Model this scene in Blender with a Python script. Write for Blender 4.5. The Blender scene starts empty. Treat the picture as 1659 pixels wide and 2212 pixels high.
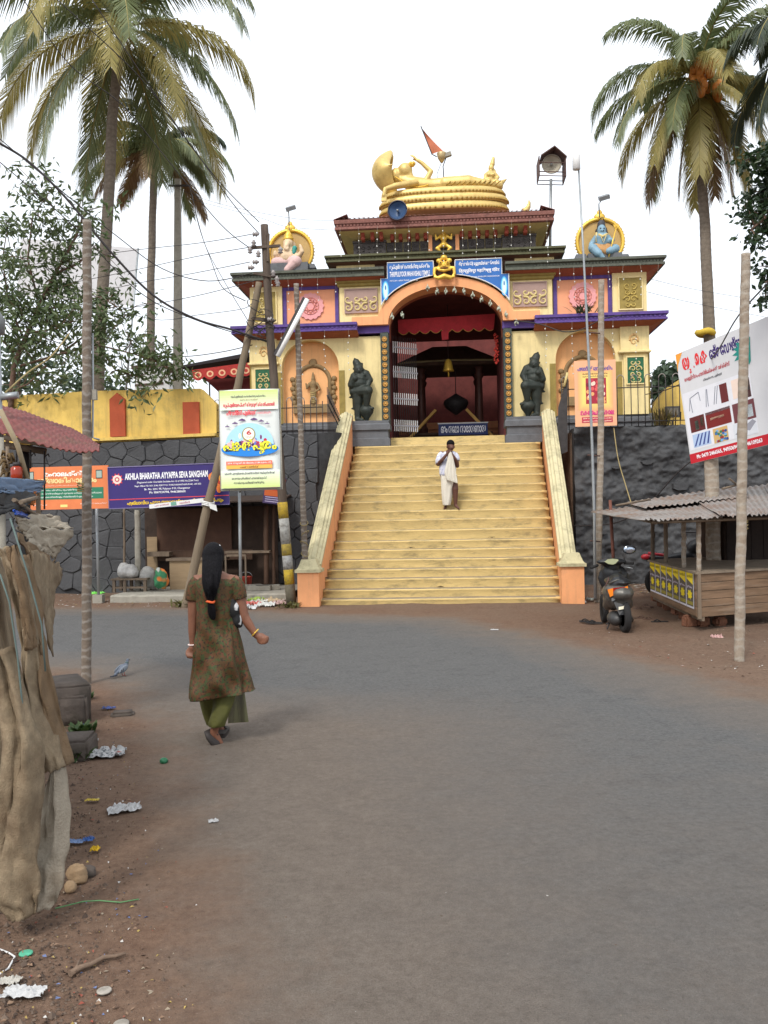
import bpy, bmesh, math, random
from mathutils import Vector, Matrix, noise
SC = bpy.context.scene
COL = SC.collection
PI = math.pi
V = Vector
# ---------------------------------------------------------------- camera
FPX, HC, ROLL = 1900.0, 1.8, 0.0195          # focal length in picture units (1659 wide), eye height, roll
cr = V((math.cos(ROLL), 0, -math.sin(ROLL))); cu = V((math.sin(ROLL), 0, math.cos(ROLL))); cf = V((0, 1, 0))
CAMP = V((0, 0, HC))
cd = bpy.data.cameras.new('camera'); cam = bpy.data.objects.new('camera', cd); COL.objects.link(cam)
cd.sensor_fit = 'HORIZONTAL'; cd.sensor_width = 36; cd.lens = 36*FPX/1659; cd.clip_end = 3000; cd.clip_start = .05
cam.matrix_world = Matrix(((cr.x, cu.x, -cf.x, 0), (cr.y, cu.y, -cf.y, 0), (cr.z, cu.z, -cf.z, HC), (0, 0, 0, 1)))
SC.camera = cam
# ---------------------------------------------------------------- light
SUN_EL, SUN_AZ = math.radians(48), math.radians(205)     # azimuth clockwise from +Y: behind the camera, a little left
w = bpy.data.worlds.new('World'); SC.world = w; w.use_nodes = True
nt = w.node_tree; bg = nt.nodes['Background']
sky = nt.nodes.new('ShaderNodeTexSky'); sky.sky_type = 'NISHITA'; sky.sun_disc = False
sky.sun_elevation = SUN_EL; sky.sun_rotation = SUN_AZ; sky.air_density = 1.0; sky.dust_density = 7.0; sky.ozone_density = 1.0
hs = nt.nodes.new('ShaderNodeHueSaturation'); hs.inputs['Saturation'].default_value = .30
hz_ = nt.nodes.new('ShaderNodeMixRGB'); hz_.inputs[0].default_value = .80; hz_.inputs[2].default_value = (6.9, 7.3, 7.8, 1)   # bright even haze over the sky
nt.links.new(sky.outputs[0], hs.inputs['Color']); nt.links.new(hs.outputs[0], hz_.inputs[1]); nt.links.new(hz_.outputs[0], bg.inputs[0])
bg.inputs[1].default_value = .15
sl = bpy.data.lights.new('sun', 'SUN'); sun = bpy.data.objects.new('sun', sl); COL.objects.link(sun)
sl.energy = 1.5; sl.angle = math.radians(10); sl.color = (1, .95, .87)
sdir = V((math.sin(SUN_AZ)*math.cos(SUN_EL), math.cos(SUN_AZ)*math.cos(SUN_EL), math.sin(SUN_EL)))
sun.rotation_euler = sdir.to_track_quat('Z', 'Y').to_euler(); sun.location = (0, -10, 30)
vs = SC.view_settings; vs.view_transform = 'Standard'; vs.look = 'None'; vs.gamma = 1; vs.use_curve_mapping = False
vs.exposure = 0.46
SC.render.resolution_x, SC.render.resolution_y = 768, 1024
SC.cycles.use_denoising = True
SC.cycles.max_bounces = 6; SC.cycles.diffuse_bounces = 3; SC.cycles.transparent_max_bounces = 12
# ---------------------------------------------------------------- picture -> place
def ray(u, v): return cr*((u-829.5)/FPX) - cu*((v-1106)/FPX) + cf
def G(u, v, z=0.0):
    d = ray(u, v); return CAMP + d*((z-HC)/d.z)
def Pd(u, v, d):
    q = ray(u, v); return CAMP + q*(d/q.y)
YAW = math.radians(4.5)
ex = V((math.cos(YAW), -math.sin(YAW), 0)); ey = V((math.sin(YAW), math.cos(YAW), 0)); ez = V((0, 0, 1))
T0 = G(952, 1305); T0.z = 0
XC, FD = .17, 5.2
TC = T0 + ex*XC + ey*FD                      # temple frame: x along the facade, y into it, z up; y = 0 is the facade
TM = Matrix.Translation(TC) @ Matrix.Rotation(-YAW, 4, 'Z')
def TL(u, v, y=0.0):
    q = ray(u, v); t = (y-(CAMP-TC).dot(ey))/q.dot(ey); p = CAMP+q*t-TC
    return p.dot(ex), p.z
def TP(x, y, z): return TC + ex*x + ey*y + ez*z
# ---------------------------------------------------------------- meshes
class MB:
    def __init__(s): s.v = []; s.f = []; s.sm = []
    def add(s, vs, fs, smooth=False):
        o = len(s.v); s.v += [tuple(p) for p in vs]; s.f += [tuple(i+o for i in f) for f in fs]; s.sm += [smooth]*len(fs); return s
    def box(s, x0, x1, y0, y1, z0, z1):
        return s.add([(x, y, z) for z in (z0, z1) for y in (y0, y1) for x in (x0, x1)],
                     [(0, 2, 3, 1), (4, 5, 7, 6), (0, 1, 5, 4), (2, 6, 7, 3), (0, 4, 6, 2), (1, 3, 7, 5)])
    def obox(s, c, size, rot=None):
        m = rot.to_matrix() if rot is not None and not isinstance(rot, Matrix) else (rot or Matrix.Identity(3))
        a, b, d = (q/2 for q in size)
        return s.add([V(c)+m@V((x, y, z)) for z in (-d, d) for y in (-b, b) for x in (-a, a)],
                     [(0, 2, 3, 1), (4, 5, 7, 6), (0, 1, 5, 4), (2, 6, 7, 3), (0, 4, 6, 2), (1, 3, 7, 5)])
    def prism(s, poly, y0, y1, ax='y'):
        n = len(poly)
        mk = {'y': lambda p, q: (p[0], q, p[1]), 'z': lambda p, q: (p[0], p[1], q), 'x': lambda p, q: (q, p[0], p[1])}[ax]
        vs = [mk(p, y0) for p in poly] + [mk(p, y1) for p in poly]
        fs = [tuple(range(n)), tuple(range(2*n-1, n-1, -1))] + [(i, i+n, (i+1) % n+n, (i+1) % n) for i in range(n)]
        return s.add(vs, fs)
    def tube(s, pts, r, n=8, smooth=True, flat=1.0):
        pts = [V(p) for p in pts]; k = len(pts)
        rs = r if isinstance(r, (list, tuple)) else [r]*k
        vs = []; ref = None
        for i, p in enumerate(pts):
            t = (pts[min(i+1, k-1)]-pts[max(i-1, 0)])
            t = t.normalized() if t.length > 1e-9 else V((0, 0, 1))
            if ref is None: ref = t.orthogonal().normalized()
            a = (ref - t*ref.dot(t)); a = a.normalized() if a.length > 1e-6 else t.orthogonal().normalized()
            ref = a; b = t.cross(a)
            for j in range(n):
                q = 2*PI*j/n; vs.append(p + a*(rs[i]*math.cos(q)) + b*(rs[i]*flat*math.sin(q)))
        fs = [(i*n+j, i*n+(j+1) % n, (i+1)*n+(j+1) % n, (i+1)*n+j) for i in range(k-1) for j in range(n)]
        s.add(vs, fs, smooth); o = len(s.v)-len(vs)
        s.f += [tuple(o+j for j in range(n-1, -1, -1)), tuple(o+(k-1)*n+j for j in range(n))]; s.sm += [False]*2
        return s
    def lathe(s, prof, c=(0, 0, 0), n=16, rot=None, smooth=True):
        m = rot or Matrix.Identity(3); vs = []
        for r, z in prof:
            for j in range(n): vs.append(V(c)+m@V((r*math.cos(2*PI*j/n), r*math.sin(2*PI*j/n), z)))
        k = len(prof)
        fs = [(i*n+j, i*n+(j+1) % n, (i+1)*n+(j+1) % n, (i+1)*n+j) for i in range(k-1) for j in range(n)]
        fs += [tuple(range(n-1, -1, -1)), tuple((k-1)*n+j for j in range(n))]
        return s.add(vs, fs, smooth)
    def ell(s, c, r, n=12, m=8, rot=None, smooth=True):
        if not isinstance(r, (tuple, list)): r = (r, r, r)
        M3 = rot or Matrix.Identity(3); vs = [V(c)+M3@V((0, 0, -r[2]))]
        for i in range(1, m):
            a = PI*i/m-PI/2
            for j in range(n):
                b = 2*PI*j/n; vs.append(V(c)+M3@V((r[0]*math.cos(a)*math.cos(b), r[1]*math.cos(a)*math.sin(b), r[2]*math.sin(a))))
        vs.append(V(c)+M3@V((0, 0, r[2]))); fs = [(0, 1+(j+1) % n, 1+j) for j in range(n)]
        for i in range(m-2): fs += [(1+i*n+j, 1+i*n+(j+1) % n, 1+(i+1)*n+(j+1) % n, 1+(i+1)*n+j) for j in range(n)]
        o = 1+(m-2)*n; fs += [(o+j, o+(j+1) % n, len(vs)-1) for j in range(n)]
        return s.add(vs, fs, smooth)
    def loft(s, rings, cap=True, closed=True, smooth=True):
        n = len(rings[0]); k = len(rings); vs = [p for r in rings for p in r]; m = n if closed else n-1
        fs = [(i*n+j, i*n+(j+1) % n, (i+1)*n+(j+1) % n, (i+1)*n+j) for i in range(k-1) for j in range(m)]
        s.add(vs, fs, smooth)
        if cap and closed:
            o = len(s.v)-len(vs); s.f += [tuple(o+j for j in range(n-1, -1, -1)), tuple(o+(k-1)*n+j for j in range(n))]; s.sm += [False]*2
        return s
    def mesh(s, name, mat=None):
        me = bpy.data.meshes.new(name); me.from_pydata(s.v, [], s.f); me.update()
        me.polygons.foreach_set('use_smooth', s.sm)
        if mat: me.materials.append(mat)
        return me
    def fix(s, me):
        bm = bmesh.new(); bm.from_mesh(me); bmesh.ops.recalc_face_normals(bm, faces=bm.faces); bm.to_mesh(me); bm.free()
    def build(s, name, mat, parent=None, kind=None, label=None):
        me = s.mesh(name, mat); s.fix(me)
        o = bpy.data.objects.new(name, me); COL.objects.link(o); o.parent = parent
        if kind: o['kind'] = kind
        if label: o['label'] = label
        return o
def put(name, me, parent=None, loc=None, M4=None):
    o = bpy.data.objects.new(name, me); COL.objects.link(o); o.parent = parent
    if M4 is not None: o.matrix_basis = M4
    elif loc is not None: o.location = loc
    return o
def tag(o, label, cat, group=None):
    o['label'] = label; o['category'] = cat
    if group: o['group'] = group
    return o
def thing(name, label, cat, M4=None, group=None):
    o = bpy.data.objects.new(name, None); COL.objects.link(o); o.empty_display_size = .2
    if M4 is not None: o.matrix_world = M4 if isinstance(M4, Matrix) else Matrix.Translation(V(M4))
    return tag(o, label, cat, group)
def copytree(o, parent=None):
    c = o.copy(); COL.objects.link(c); c.parent = parent
    for ch in [q for q in bpy.data.objects if q.parent == o]: copytree(ch, c)
    return c
def at(loc, rz=0.0): return Matrix.Translation(V(loc)) @ Matrix.Rotation(rz, 4, 'Z')
def tat(x, y, z=0.0): return TM @ Matrix.Translation((x, y, z))
# organic bodies: overlapping capsules and ellipsoids fused by a voxel remesh into one continuous skin
def fuse(mb, voxel, smooth=2):
    me = mb.mesh('tmp'); mb.fix(me); o = bpy.data.objects.new('tmp', me); COL.objects.link(o)
    r = o.modifiers.new('r', 'REMESH'); r.mode = 'VOXEL'; r.voxel_size = voxel; r.use_smooth_shade = True
    if smooth:
        q = o.modifiers.new('s', 'SMOOTH'); q.factor = .5; q.iterations = smooth
    dg = bpy.context.evaluated_depsgraph_get(); n = bpy.data.meshes.new_from_object(o.evaluated_get(dg))
    bpy.data.objects.remove(o); bpy.data.meshes.remove(me)
    for p in n.polygons: p.use_smooth = True
    return n
def skin(name, mb, mat, parent=None, voxel=.02, smooth=2, label=None):
    me = fuse(mb, voxel, smooth); me.name = name; me.materials.clear(); me.materials.append(mat)
    o = bpy.data.objects.new(name, me); COL.objects.link(o); o.parent = parent
    if label: o['label'] = label
    return o
def cap(mb, a, b, ra, rb, n=10):
    a, b = V(a), V(b); d = b-a; k = 6; pts = []; rs = []
    L = max(d.length, 1e-6); t = d/L
    for i in range(k): q = PI/2*(1-i/k); pts.append(a-t*ra*math.sin(q)); rs.append(max(ra*math.cos(q), ra*.02))
    for i in range(k+1): q = PI/2*i/k; pts.append(b+t*rb*math.sin(q)); rs.append(max(rb*math.cos(q), rb*.02))
    return mb.tube(pts, rs, n)
def limb(mb, pts, rs, n=10):
    for i in range(len(pts)-1): cap(mb, pts[i], pts[i+1], rs[i], rs[i+1], n)
    return mb
# ---------------------------------------------------------------- materials
def C8(r, g, b):
    f = lambda c: (c/255/12.92) if c/255 <= .04045 else ((c/255+.055)/1.055)**2.4
    return (f(r), f(g), f(b))
MATS = {}
def mat(name, col, rough=.75, var=.12, scale=6, bump=.15, bscale=None, metal=0, dirt=None, damt=0.0, dscale=1.5, dlo=.5, spec=.4, stretch=(1, 1, 1), alpha=None, trans=0, streak=None, samt=.4):
    if name in MATS: return MATS[name]
    m = bpy.data.materials.new(name); m.use_nodes = True; N = m.node_tree.nodes; L = m.node_tree.links; p = N['Principled BSDF']
    p.inputs['Roughness'].default_value = rough; p.inputs['Metallic'].default_value = metal; p.inputs['Specular IOR Level'].default_value = spec
    tc = N.new('ShaderNodeTexCoord'); mp = N.new('ShaderNodeMapping'); mp.inputs['Scale'].default_value = stretch
    L.new(tc.outputs['Object'], mp.inputs[0])
    n1 = N.new('ShaderNodeTexNoise'); n1.inputs['Scale'].default_value = scale; n1.inputs['Detail'].default_value = 6; n1.inputs['Roughness'].default_value = .65
    L.new(mp.outputs[0], n1.inputs[0])
    mx = N.new('ShaderNodeMixRGB'); mx.inputs[1].default_value = (*[c*(1-var) for c in col], 1); mx.inputs[2].default_value = (*[min(1, c*(1+var)) for c in col], 1)
    mr = N.new('ShaderNodeMapRange'); mr.inputs[1].default_value = .3; mr.inputs[2].default_value = .7
    L.new(n1.outputs[0], mr.inputs[0]); L.new(mr.outputs[0], mx.inputs[0]); out = mx.outputs[0]
    if dirt:
        n2 = N.new('ShaderNodeTexNoise'); n2.inputs['Scale'].default_value = dscale; n2.inputs['Detail'].default_value = 9; n2.inputs['Roughness'].default_value = .72
        L.new(mp.outputs[0], n2.inputs[0])
        r2 = N.new('ShaderNodeMapRange'); r2.inputs[1].default_value = dlo; r2.inputs[2].default_value = dlo+.2; r2.inputs[4].default_value = damt
        L.new(n2.outputs[0], r2.inputs[0])
        m2 = N.new('ShaderNodeMixRGB'); m2.inputs[2].default_value = (*dirt, 1); L.new(out, m2.inputs[1]); L.new(r2.outputs[0], m2.inputs[0]); out = m2.outputs[0]
    if streak:
        ms_ = N.new('ShaderNodeMapping'); ms_.inputs['Scale'].default_value = (5, 5, .45); L.new(tc.outputs['Object'], ms_.inputs[0])
        n3 = N.new('ShaderNodeTexNoise'); n3.inputs['Scale'].default_value = 1.6; n3.inputs['Detail'].default_value = 8; n3.inputs['Roughness'].default_value = .7; L.new(ms_.outputs[0], n3.inputs[0])
        r3 = N.new('ShaderNodeMapRange'); r3.inputs[1].default_value = .50; r3.inputs[2].default_value = .74; r3.inputs[4].default_value = samt; L.new(n3.outputs[0], r3.inputs[0])
        m3 = N.new('ShaderNodeMixRGB'); m3.inputs[2].default_value = (*streak, 1); L.new(out, m3.inputs[1]); L.new(r3.outputs[0], m3.inputs[0]); out = m3.outputs[0]
    L.new(out, p.inputs['Base Color'])
    if bump:
        nb = N.new('ShaderNodeTexNoise'); nb.inputs['Scale'].default_value = bscale or scale*4; nb.inputs['Detail'].default_value = 5
        L.new(mp.outputs[0], nb.inputs[0]); bp = N.new('ShaderNodeBump'); bp.inputs['Strength'].default_value = bump; bp.inputs['Distance'].default_value = .02
        L.new(nb.outputs[0], bp.inputs['Height']); L.new(bp.outputs[0], p.inputs['Normal'])
    if alpha is not None: p.inputs['Alpha'].default_value = alpha
    if trans: p.inputs['Transmission Weight'].default_value = trans
    MATS[name] = m; return m
def leafmat(name, col, col2, rough=.5):
    m = bpy.data.materials.new(name); m.use_nodes = True; N = m.node_tree.nodes; L = m.node_tree.links; p = N['Principled BSDF']
    g = N.new('ShaderNodeNewGeometry'); mx = N.new('ShaderNodeMixRGB'); mx.inputs[1].default_value = (*col, 1); mx.inputs[2].default_value = (*col2, 1)
    L.new(g.outputs['Random Per Island'], mx.inputs[0]); L.new(mx.outputs[0], p.inputs['Base Color']); p.inputs['Roughness'].default_value = rough
    t = N.new('ShaderNodeBsdfTranslucent'); L.new(mx.outputs[0], t.inputs[0]); ms = N.new('ShaderNodeMixShader'); ms.inputs[0].default_value = .3
    L.new(p.outputs[0], ms.inputs[1]); L.new(t.outputs[0], ms.inputs[2]); L.new(ms.outputs[0], N['Material Output'].inputs[0]); return m
D_ = (.05, .045, .03)
YEL = mat('wall_yellow', (.80, .65, .32), .8, .08, 3, .12, 40, dirt=(.46, .37, .19), damt=.5, dscale=2.2, dlo=.56, streak=(.34, .27, .14), samt=.5)
YEL2 = mat('parapet_yellow', (.72, .50, .13), .85, .1, 2, .15, 30, dirt=(.30, .24, .10), damt=.6, dscale=1.6, dlo=.52, streak=(.22, .17, .08), samt=.55)
STEP = mat('step_yellow', (.64, .475, .20), .85, .14, 2.5, .35, 25, dirt=(.22, .175, .095), damt=.85, dscale=3.2, dlo=.50, stretch=(.7, 1, 2.2))
ORA = mat('paint_orange', (.84, .38, .17), .75, .08, 3, .1, 30, dirt=(.48, .25, .13), damt=.5, dscale=3, dlo=.54, streak=(.42, .22, .12), samt=.5)
ORA2 = mat('niche_orange', (.84, .44, .19), .8, .06, 3, .1, 30, dirt=(.55, .3, .14), damt=.4, dscale=2, dlo=.55, streak=(.5, .27, .13), samt=.4)
ORAS = mat('salmon_orange', (.84, .37, .20), .8, .06, 3, .1, 30, dirt=(.55, .28, .16), damt=.4, dscale=2, dlo=.55, streak=(.5, .25, .15), samt=.4)
PUR = mat('paint_purple', (.10, .055, .24), .7, .2, 6, .2, 30, dirt=(.06, .05, .10), damt=.5, dscale=4)
GRN = mat('cornice_green', (.105, .112, .088), .85, .2, 8, .4, 40, dirt=(.05, .055, .045), damt=.7, dscale=5)
OLV = mat('cornice_olive', (.105, .105, .055), .85, .2, 8, .4, 40, dirt=(.05, .05, .03), damt=.6, dscale=5)
SOF = mat('soffit_red', (.34, .10, .05), .8, .12, 5, .2, 30)
TILE = mat('roof_tile', (.24, .105, .085), .85, .25, 10, .4, 40, dirt=(.10, .05, .045), damt=.6, dscale=6)
CREAM = mat('cream', (.62, .50, .22), .8, .1, 5, .2, 30)
COPE = mat('coping_cream', (.55, .49, .30), .85, .12, 3, .3, 30, dirt=(.22, .20, .12), damt=.75, dscale=3.5, dlo=.48)
BRZ = mat('bronze_green', (.026, .033, .027), .55, .3, 9, .25, 60, metal=.15, dirt=(.06, .058, .046), damt=.5, dscale=7)
DGRN = mat('column_green', (.07, .085, .07), .7, .2, 9, .3)
CARV = mat('carved_dark', (.060, .052, .050), .75, .25, 9, .5, 60, dirt=(.13, .115, .10), damt=.5, dscale=8)
GOLD = mat('gold_paint', (.66, .48, .17), .42, .12, 6, .15, 40, metal=.3, dirt=(.32, .21, .07), damt=.6, dscale=5, dlo=.52)
GOLD2 = mat('gold_bright', (.78, .50, .08), .35, .15, 9, .2, 40, metal=.4)
OLG = mat('olive_gold', (.30, .22, .055), .7, .2, 8, .2)
MAUV = mat('mauve', (.37, .25, .215), .8, .08, 6, .15)
PINK = mat('pink', (.80, .36, .35), .75, .06, 6, .15)
NGRN = mat('panel_green', (.022, .12, .055), .7, .15, 8, .15)
BRN = mat('relief_brown', (.27, .18, .085), .75, .15, 8, .25)
PLI = mat('plinth_grey', (.125, .13, .14), .8, .15, 4, .3, 30, dirt=(.06, .062, .065), damt=.6, dscale=3)
DST = mat('wall_stone', (.062, .063, .067), .7, .25, 4, .6, 26, dirt=(.028, .028, .03), damt=.7, dscale=2.5)
DMO = mat('wall_mortar', (.042, .042, .044), .9, .3, 8, .6, 40)
DWL = mat('wall_plaster_dark', (.056, .057, .06), .72, .3, 2.5, .9, 12, dirt=(.025, .025, .027), damt=.7, dscale=1.8)
IRON = mat('iron', (.035, .03, .03), .6, .3, 20, .1)
STEEL = mat('galvanised', (.32, .34, .35), .45, .1, 10, .05, metal=.5)
WHITE = mat('white_paint', (.72, .72, .71), .6, .05, 10, .05)
DARKW = mat('dark_wood', (.075, .040, .024), .75, .3, 6, .3, 40, stretch=(1, 1, .2))
RED = mat('red_cloth', (.34, .018, .025), .8, .2, 10, .2)
CONC = mat('concrete', (.30, .28, .235), .9, .12, 8, .4, 40, dirt=(.16, .14, .11), damt=.5, dscale=5)
# ================================================================ setting
R = random.Random(7)
def nz(x, y, z, s=1.0): return noise.noise(V((x*s, y*s, z*s)))
def ground_mat(name, road):
    m = bpy.data.materials.new(name); m.use_nodes = True; N = m.node_tree.nodes; L = m.node_tree.links; p = N['Principled BSDF']
    p.inputs['Roughness'].default_value = .9; p.inputs['Specular IOR Level'].default_value = .25
    tc = N.new('ShaderNodeTexCoord')
    def nse(s, det=6, ro=.6):
        n = N.new('ShaderNodeTexNoise'); n.inputs['Scale'].default_value = s; n.inputs['Detail'].default_value = det; n.inputs['Roughness'].default_value = ro
        L.new(tc.outputs['Object'], n.inputs[0]); return n.outputs[0]
    def rng(src, a, b, c=0., d=1.):
        r = N.new('ShaderNodeMapRange'); r.inputs[1].default_value = a; r.inputs[2].default_value = b; r.inputs[3].default_value = c; r.inputs[4].default_value = d
        L.new(src, r.inputs[0]); return r.outputs[0]
    def mix(f, a, b):
        x = N.new('ShaderNodeMixRGB')
        if isinstance(f, float): x.inputs[0].default_value = f
        else: L.new(f, x.inputs[0])
        for i, q in ((1, a), (2, b)):
            if isinstance(q, tuple): x.inputs[i].default_value = (*q, 1)
            else: L.new(q, x.inputs[i])
        return x.outputs[0]
    def math_(op, a, b):
        x = N.new('ShaderNodeMath'); x.operation = op
        for i, q in enumerate((a, b)):
            if isinstance(q, (int, float)): x.inputs[i].default_value = q
            else: L.new(q, x.inputs[i])
        return x.outputs[0]
    fine = nse(55, 4, .7); med = nse(6, 8, .7); big = nse(.55, 6, .6); peb = nse(160, 2, .6)
    def vor(s, lo, hi):
        x = N.new('ShaderNodeTexVoronoi'); x.inputs['Scale'].default_value = s; L.new(tc.outputs['Object'], x.inputs[0]); return rng(x.outputs['Distance'], lo, hi, 1, 0), x.outputs['Color']
    st1, sc1 = vor(34, .10, .22); st2, sc2 = vor(85, .14, .30)
    def bw(c):
        x = N.new('ShaderNodeRGBToBW'); L.new(c, x.inputs[0]); return x.outputs[0]
    s1 = math_('MULTIPLY', st1, rng(bw(sc1), .62, .66)); s2 = math_('MULTIPLY', st2, rng(bw(sc2), .50, .56))
    # red laterite dirt
    d = mix(rng(med, .3, .7), (.115, .062, .040), (.20, .122, .080))
    d = mix(rng(big, .38, .62), d, mix(.5, d, (.19, .145, .105)))
    d = mix(rng(nse(20, 6, .8), .36, .64), mix(.40, d, (.075, .040, .027)), mix(.35, d, (.27, .175, .12)))
    d = mix(rng(fine, .58, .74, 0, .7), d, (.055, .032, .024)); d = mix(rng(peb, .66, .74, 0, .8), d, (.24, .19, .15))
    d = mix(math_('MULTIPLY', s2, .55), d, mix(bw(sc2), (.05, .03, .022), (.26, .19, .14))); d = mix(math_('MULTIPLY', s1, .7), d, mix(bw(sc1), (.07, .045, .035), (.24, .17, .13)))
    col = d; hgt = math_('ADD', math_('MULTIPLY', fine, .6), med)
    if road:
        at_ = N.new('ShaderNodeAttribute'); at_.attribute_name = 'edge'
        a = mix(rng(nse(240, 3, .7), .35, .65), (.066, .065, .064), (.155, .152, .148))
        a = mix(rng(big, .35, .65, 0, .5), a, (.100, .100, .100)); a = mix(rng(nse(90, 3, .7), .62, .72, 0, .6), a, (.20, .195, .185))
        a = mix(math_('MULTIPLY', s2, .55), a, mix(bw(sc2), (.03, .03, .03), (.26, .255, .245))); a = mix(rng(nse(3.2, 9, .75), .52, .60, 0, .35), a, (.045, .045, .047)); a = mix(rng(nse(1.1, 8, .7), .55, .63, 0, .3), a, (.15, .145, .14))
        a = mix(rng(nse(26, 6, .8), .38, .62), mix(.35, a, (.058, .058, .059)), mix(.35, a, (.185, .183, .178)))
        dust = mix(rng(med, .3, .7), (.150, .120, .096), (.215, .175, .142)); dust = mix(math_('MULTIPLY', s2, .45), dust, mix(bw(sc2), (.05, .04, .03), (.30, .26, .22))); dust = mix(rng(nse(22, 6, .8), .38, .62), mix(.30, dust, (.09, .07, .056)), mix(.30, dust, (.24, .205, .175)))
        dust = mix(rng(nse(140, 3, .7), .4, .7, 0, .55), dust, (.07, .055, .045)); dust = mix(rng(peb, .64, .74, 0, .6), dust, (.26, .23, .20))
        # edge: signed distance to the worn edge, positive inside; dust thins out over the first metres
        at2 = N.new('ShaderNodeAttribute'); at2.attribute_name = 'dust'
        e = math_('ADD', at_.outputs['Fac'], math_('MULTIPLY', math_('SUBTRACT', nse(1.6, 7, .7), .5), 1.3))
        a2 = mix(rng(math_('ADD', at2.outputs['Fac'], math_('MULTIPLY', math_('SUBTRACT', nse(2.2, 8, .75), .5), .55)), .15, .85, 0, .92), a, dust)
        col = mix(rng(e, -.15, .45), d, mix(rng(e, .2, 1.5), dust, a2))
        hgt = math_('ADD', math_('ADD', nse(150, 4, .75), math_('MULTIPLY', s2, .6)), math_('MULTIPLY', nse(30, 3), .5))
    L.new(col, p.inputs['Base Color'])
    b = N.new('ShaderNodeBump'); b.inputs['Strength'].default_value = .8 if road else .9; b.inputs['Distance'].default_value = .012 if road else .035
    L.new(hgt, b.inputs['Height']); L.new(b.outputs[0], p.inputs['Normal']); return m
# ground: one sheet to the horizon, finer and gently uneven on the near verge
xs = [-900, -200, -60, -25, -14]+[-10+.25*i for i in range(89)]+[16, 25, 60, 200, 900]; ysg = [-300, -60, -20, -6]+[0+.25*i for i in range(90)]+[28, 40, 80, 200, 900]
ROADPX = [(-500, 1313), (100, 1312), (420, 1313), (650, 1322), (1000, 1334), (1250, 1385), (1500, 1450), (1659, 1500), (2300, 1640)]
ROADNEAR = [(430, 2212), (395, 2000), (335, 1750), (310, 1600), (250, 1510), (190, 1478), (90, 1452), (-500, 1435)]
RP = [(G(u, v).x, G(u, v).y) for u, v in ROADPX] + [(9.5, 3.0), (7.5, -14), (-1.2, -14), (-.62, 2.2)] + [(G(u, v).x, G(u, v).y) for u, v in ROADNEAR]
def sdist(x, y):
    ins = False; best = 1e9; n = len(RP)
    for i in range(n):
        ax, ay = RP[i]; bx, by = RP[(i+1) % n]
        if (ay > y) != (by > y) and x < (bx-ax)*(y-ay)/(by-ay)+ax: ins = not ins
        dx, dy = bx-ax, by-ay; t = max(0, min(1, ((x-ax)*dx+(y-ay)*dy)/(dx*dx+dy*dy+1e-9)))
        best = min(best, math.hypot(x-ax-t*dx, y-ay-t*dy))
    return best if ins else -best
gm = MB(); nx, ny = len(xs), len(ysg)
def gz(x, y):
    if not (-10 < x < 12.2 and 0 < y < 22.5): return 0.0
    s = sdist(x, y); 
    if s > -.35: return -.012
    k = min(1, (-s-.35)/1.2)
    return -.012+k*(.035*nz(x, y, 0, .9)+.018*nz(x, y, 3, 2.6)+.02)
gm.add([(x, y, gz(x, y)) for y in ysg for x in xs], [(j*nx+i, j*nx+i+1, (j+1)*nx+i+1, (j+1)*nx+i) for j in range(ny-1) for i in range(nx-1)], True)
DIRTM = ground_mat('laterite_dirt', False)
g = gm.build('ground', DIRTM, kind='structure')
# road: asphalt sheet whose worn, dusty edge fades into the dirt
rx = [-40, -25, -16]+[-11+.2*i for i in range(125)]+[18, 30]; ry = [-14, -8, -3]+[0+.2*i for i in range(100)]
vals = {}; vv = []; ed = []; du = []
for j, y in enumerate(ry):
    for i, x in enumerate(rx):
        s = sdist(x, y)
        if s > -.7:
            vals[(i, j)] = len(vv); vv.append((x, y, .006 if s > .1 else (.006-.014*min(1, (.1-s)/.5)))); ed.append(s)
            # dust lies thick on the junction apron by the stairs and on the near verge
            near = max(0, min(1, (8.5-y)/6.0))
            wv = max(0, min(1, 1-(x-(-.8+.10*max(0, 6-y)))/3.4)) *max(0, min(1, (9.6-y)/2.2))
            apr = max(0, min(1, (y-13.9)/1.8)) if x > -2.2 else max(0, min(.3, (y-16.3)/1.5))
            rt = max(0, min(1, (x-(2.6+.05*y))/2.2))*max(0, min(1, (y-7)/3))
            du.append(max(near*.60, wv*.95, apr*.75, rt*.7))
fs = []
for j in range(len(ry)-1):
    for i in range(len(rx)-1):
        q = [(i, j), (i+1, j), (i+1, j+1), (i, j+1)]
        if all(k in vals for k in q): fs.append(tuple(vals[k] for k in q))
rm = MB(); rm.add(vv, fs, True); road = rm.build('road', ground_mat('worn_asphalt', True), kind='structure')
for nme, dat in (('edge', ed), ('dust', du)):
    a_ = road.data.attributes.new(nme, 'FLOAT', 'POINT'); a_.data.foreach_set('value', dat)
# terrace behind the retaining walls, notched for the stair
ZT = 3.62
ter = MB(); ter.prism([(-45, -1.75), (-3.4, -1.75), (-2.9, -1.0), (-2.45, 1.0), (2.45, 1.0), (2.9, -1.0), (45, -1.0), (45, 60), (-45, 60)], -.2, ZT-.02, 'z')
o = ter.build('terrace', DIRTM, kind='structure'); o.matrix_world = TM
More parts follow.
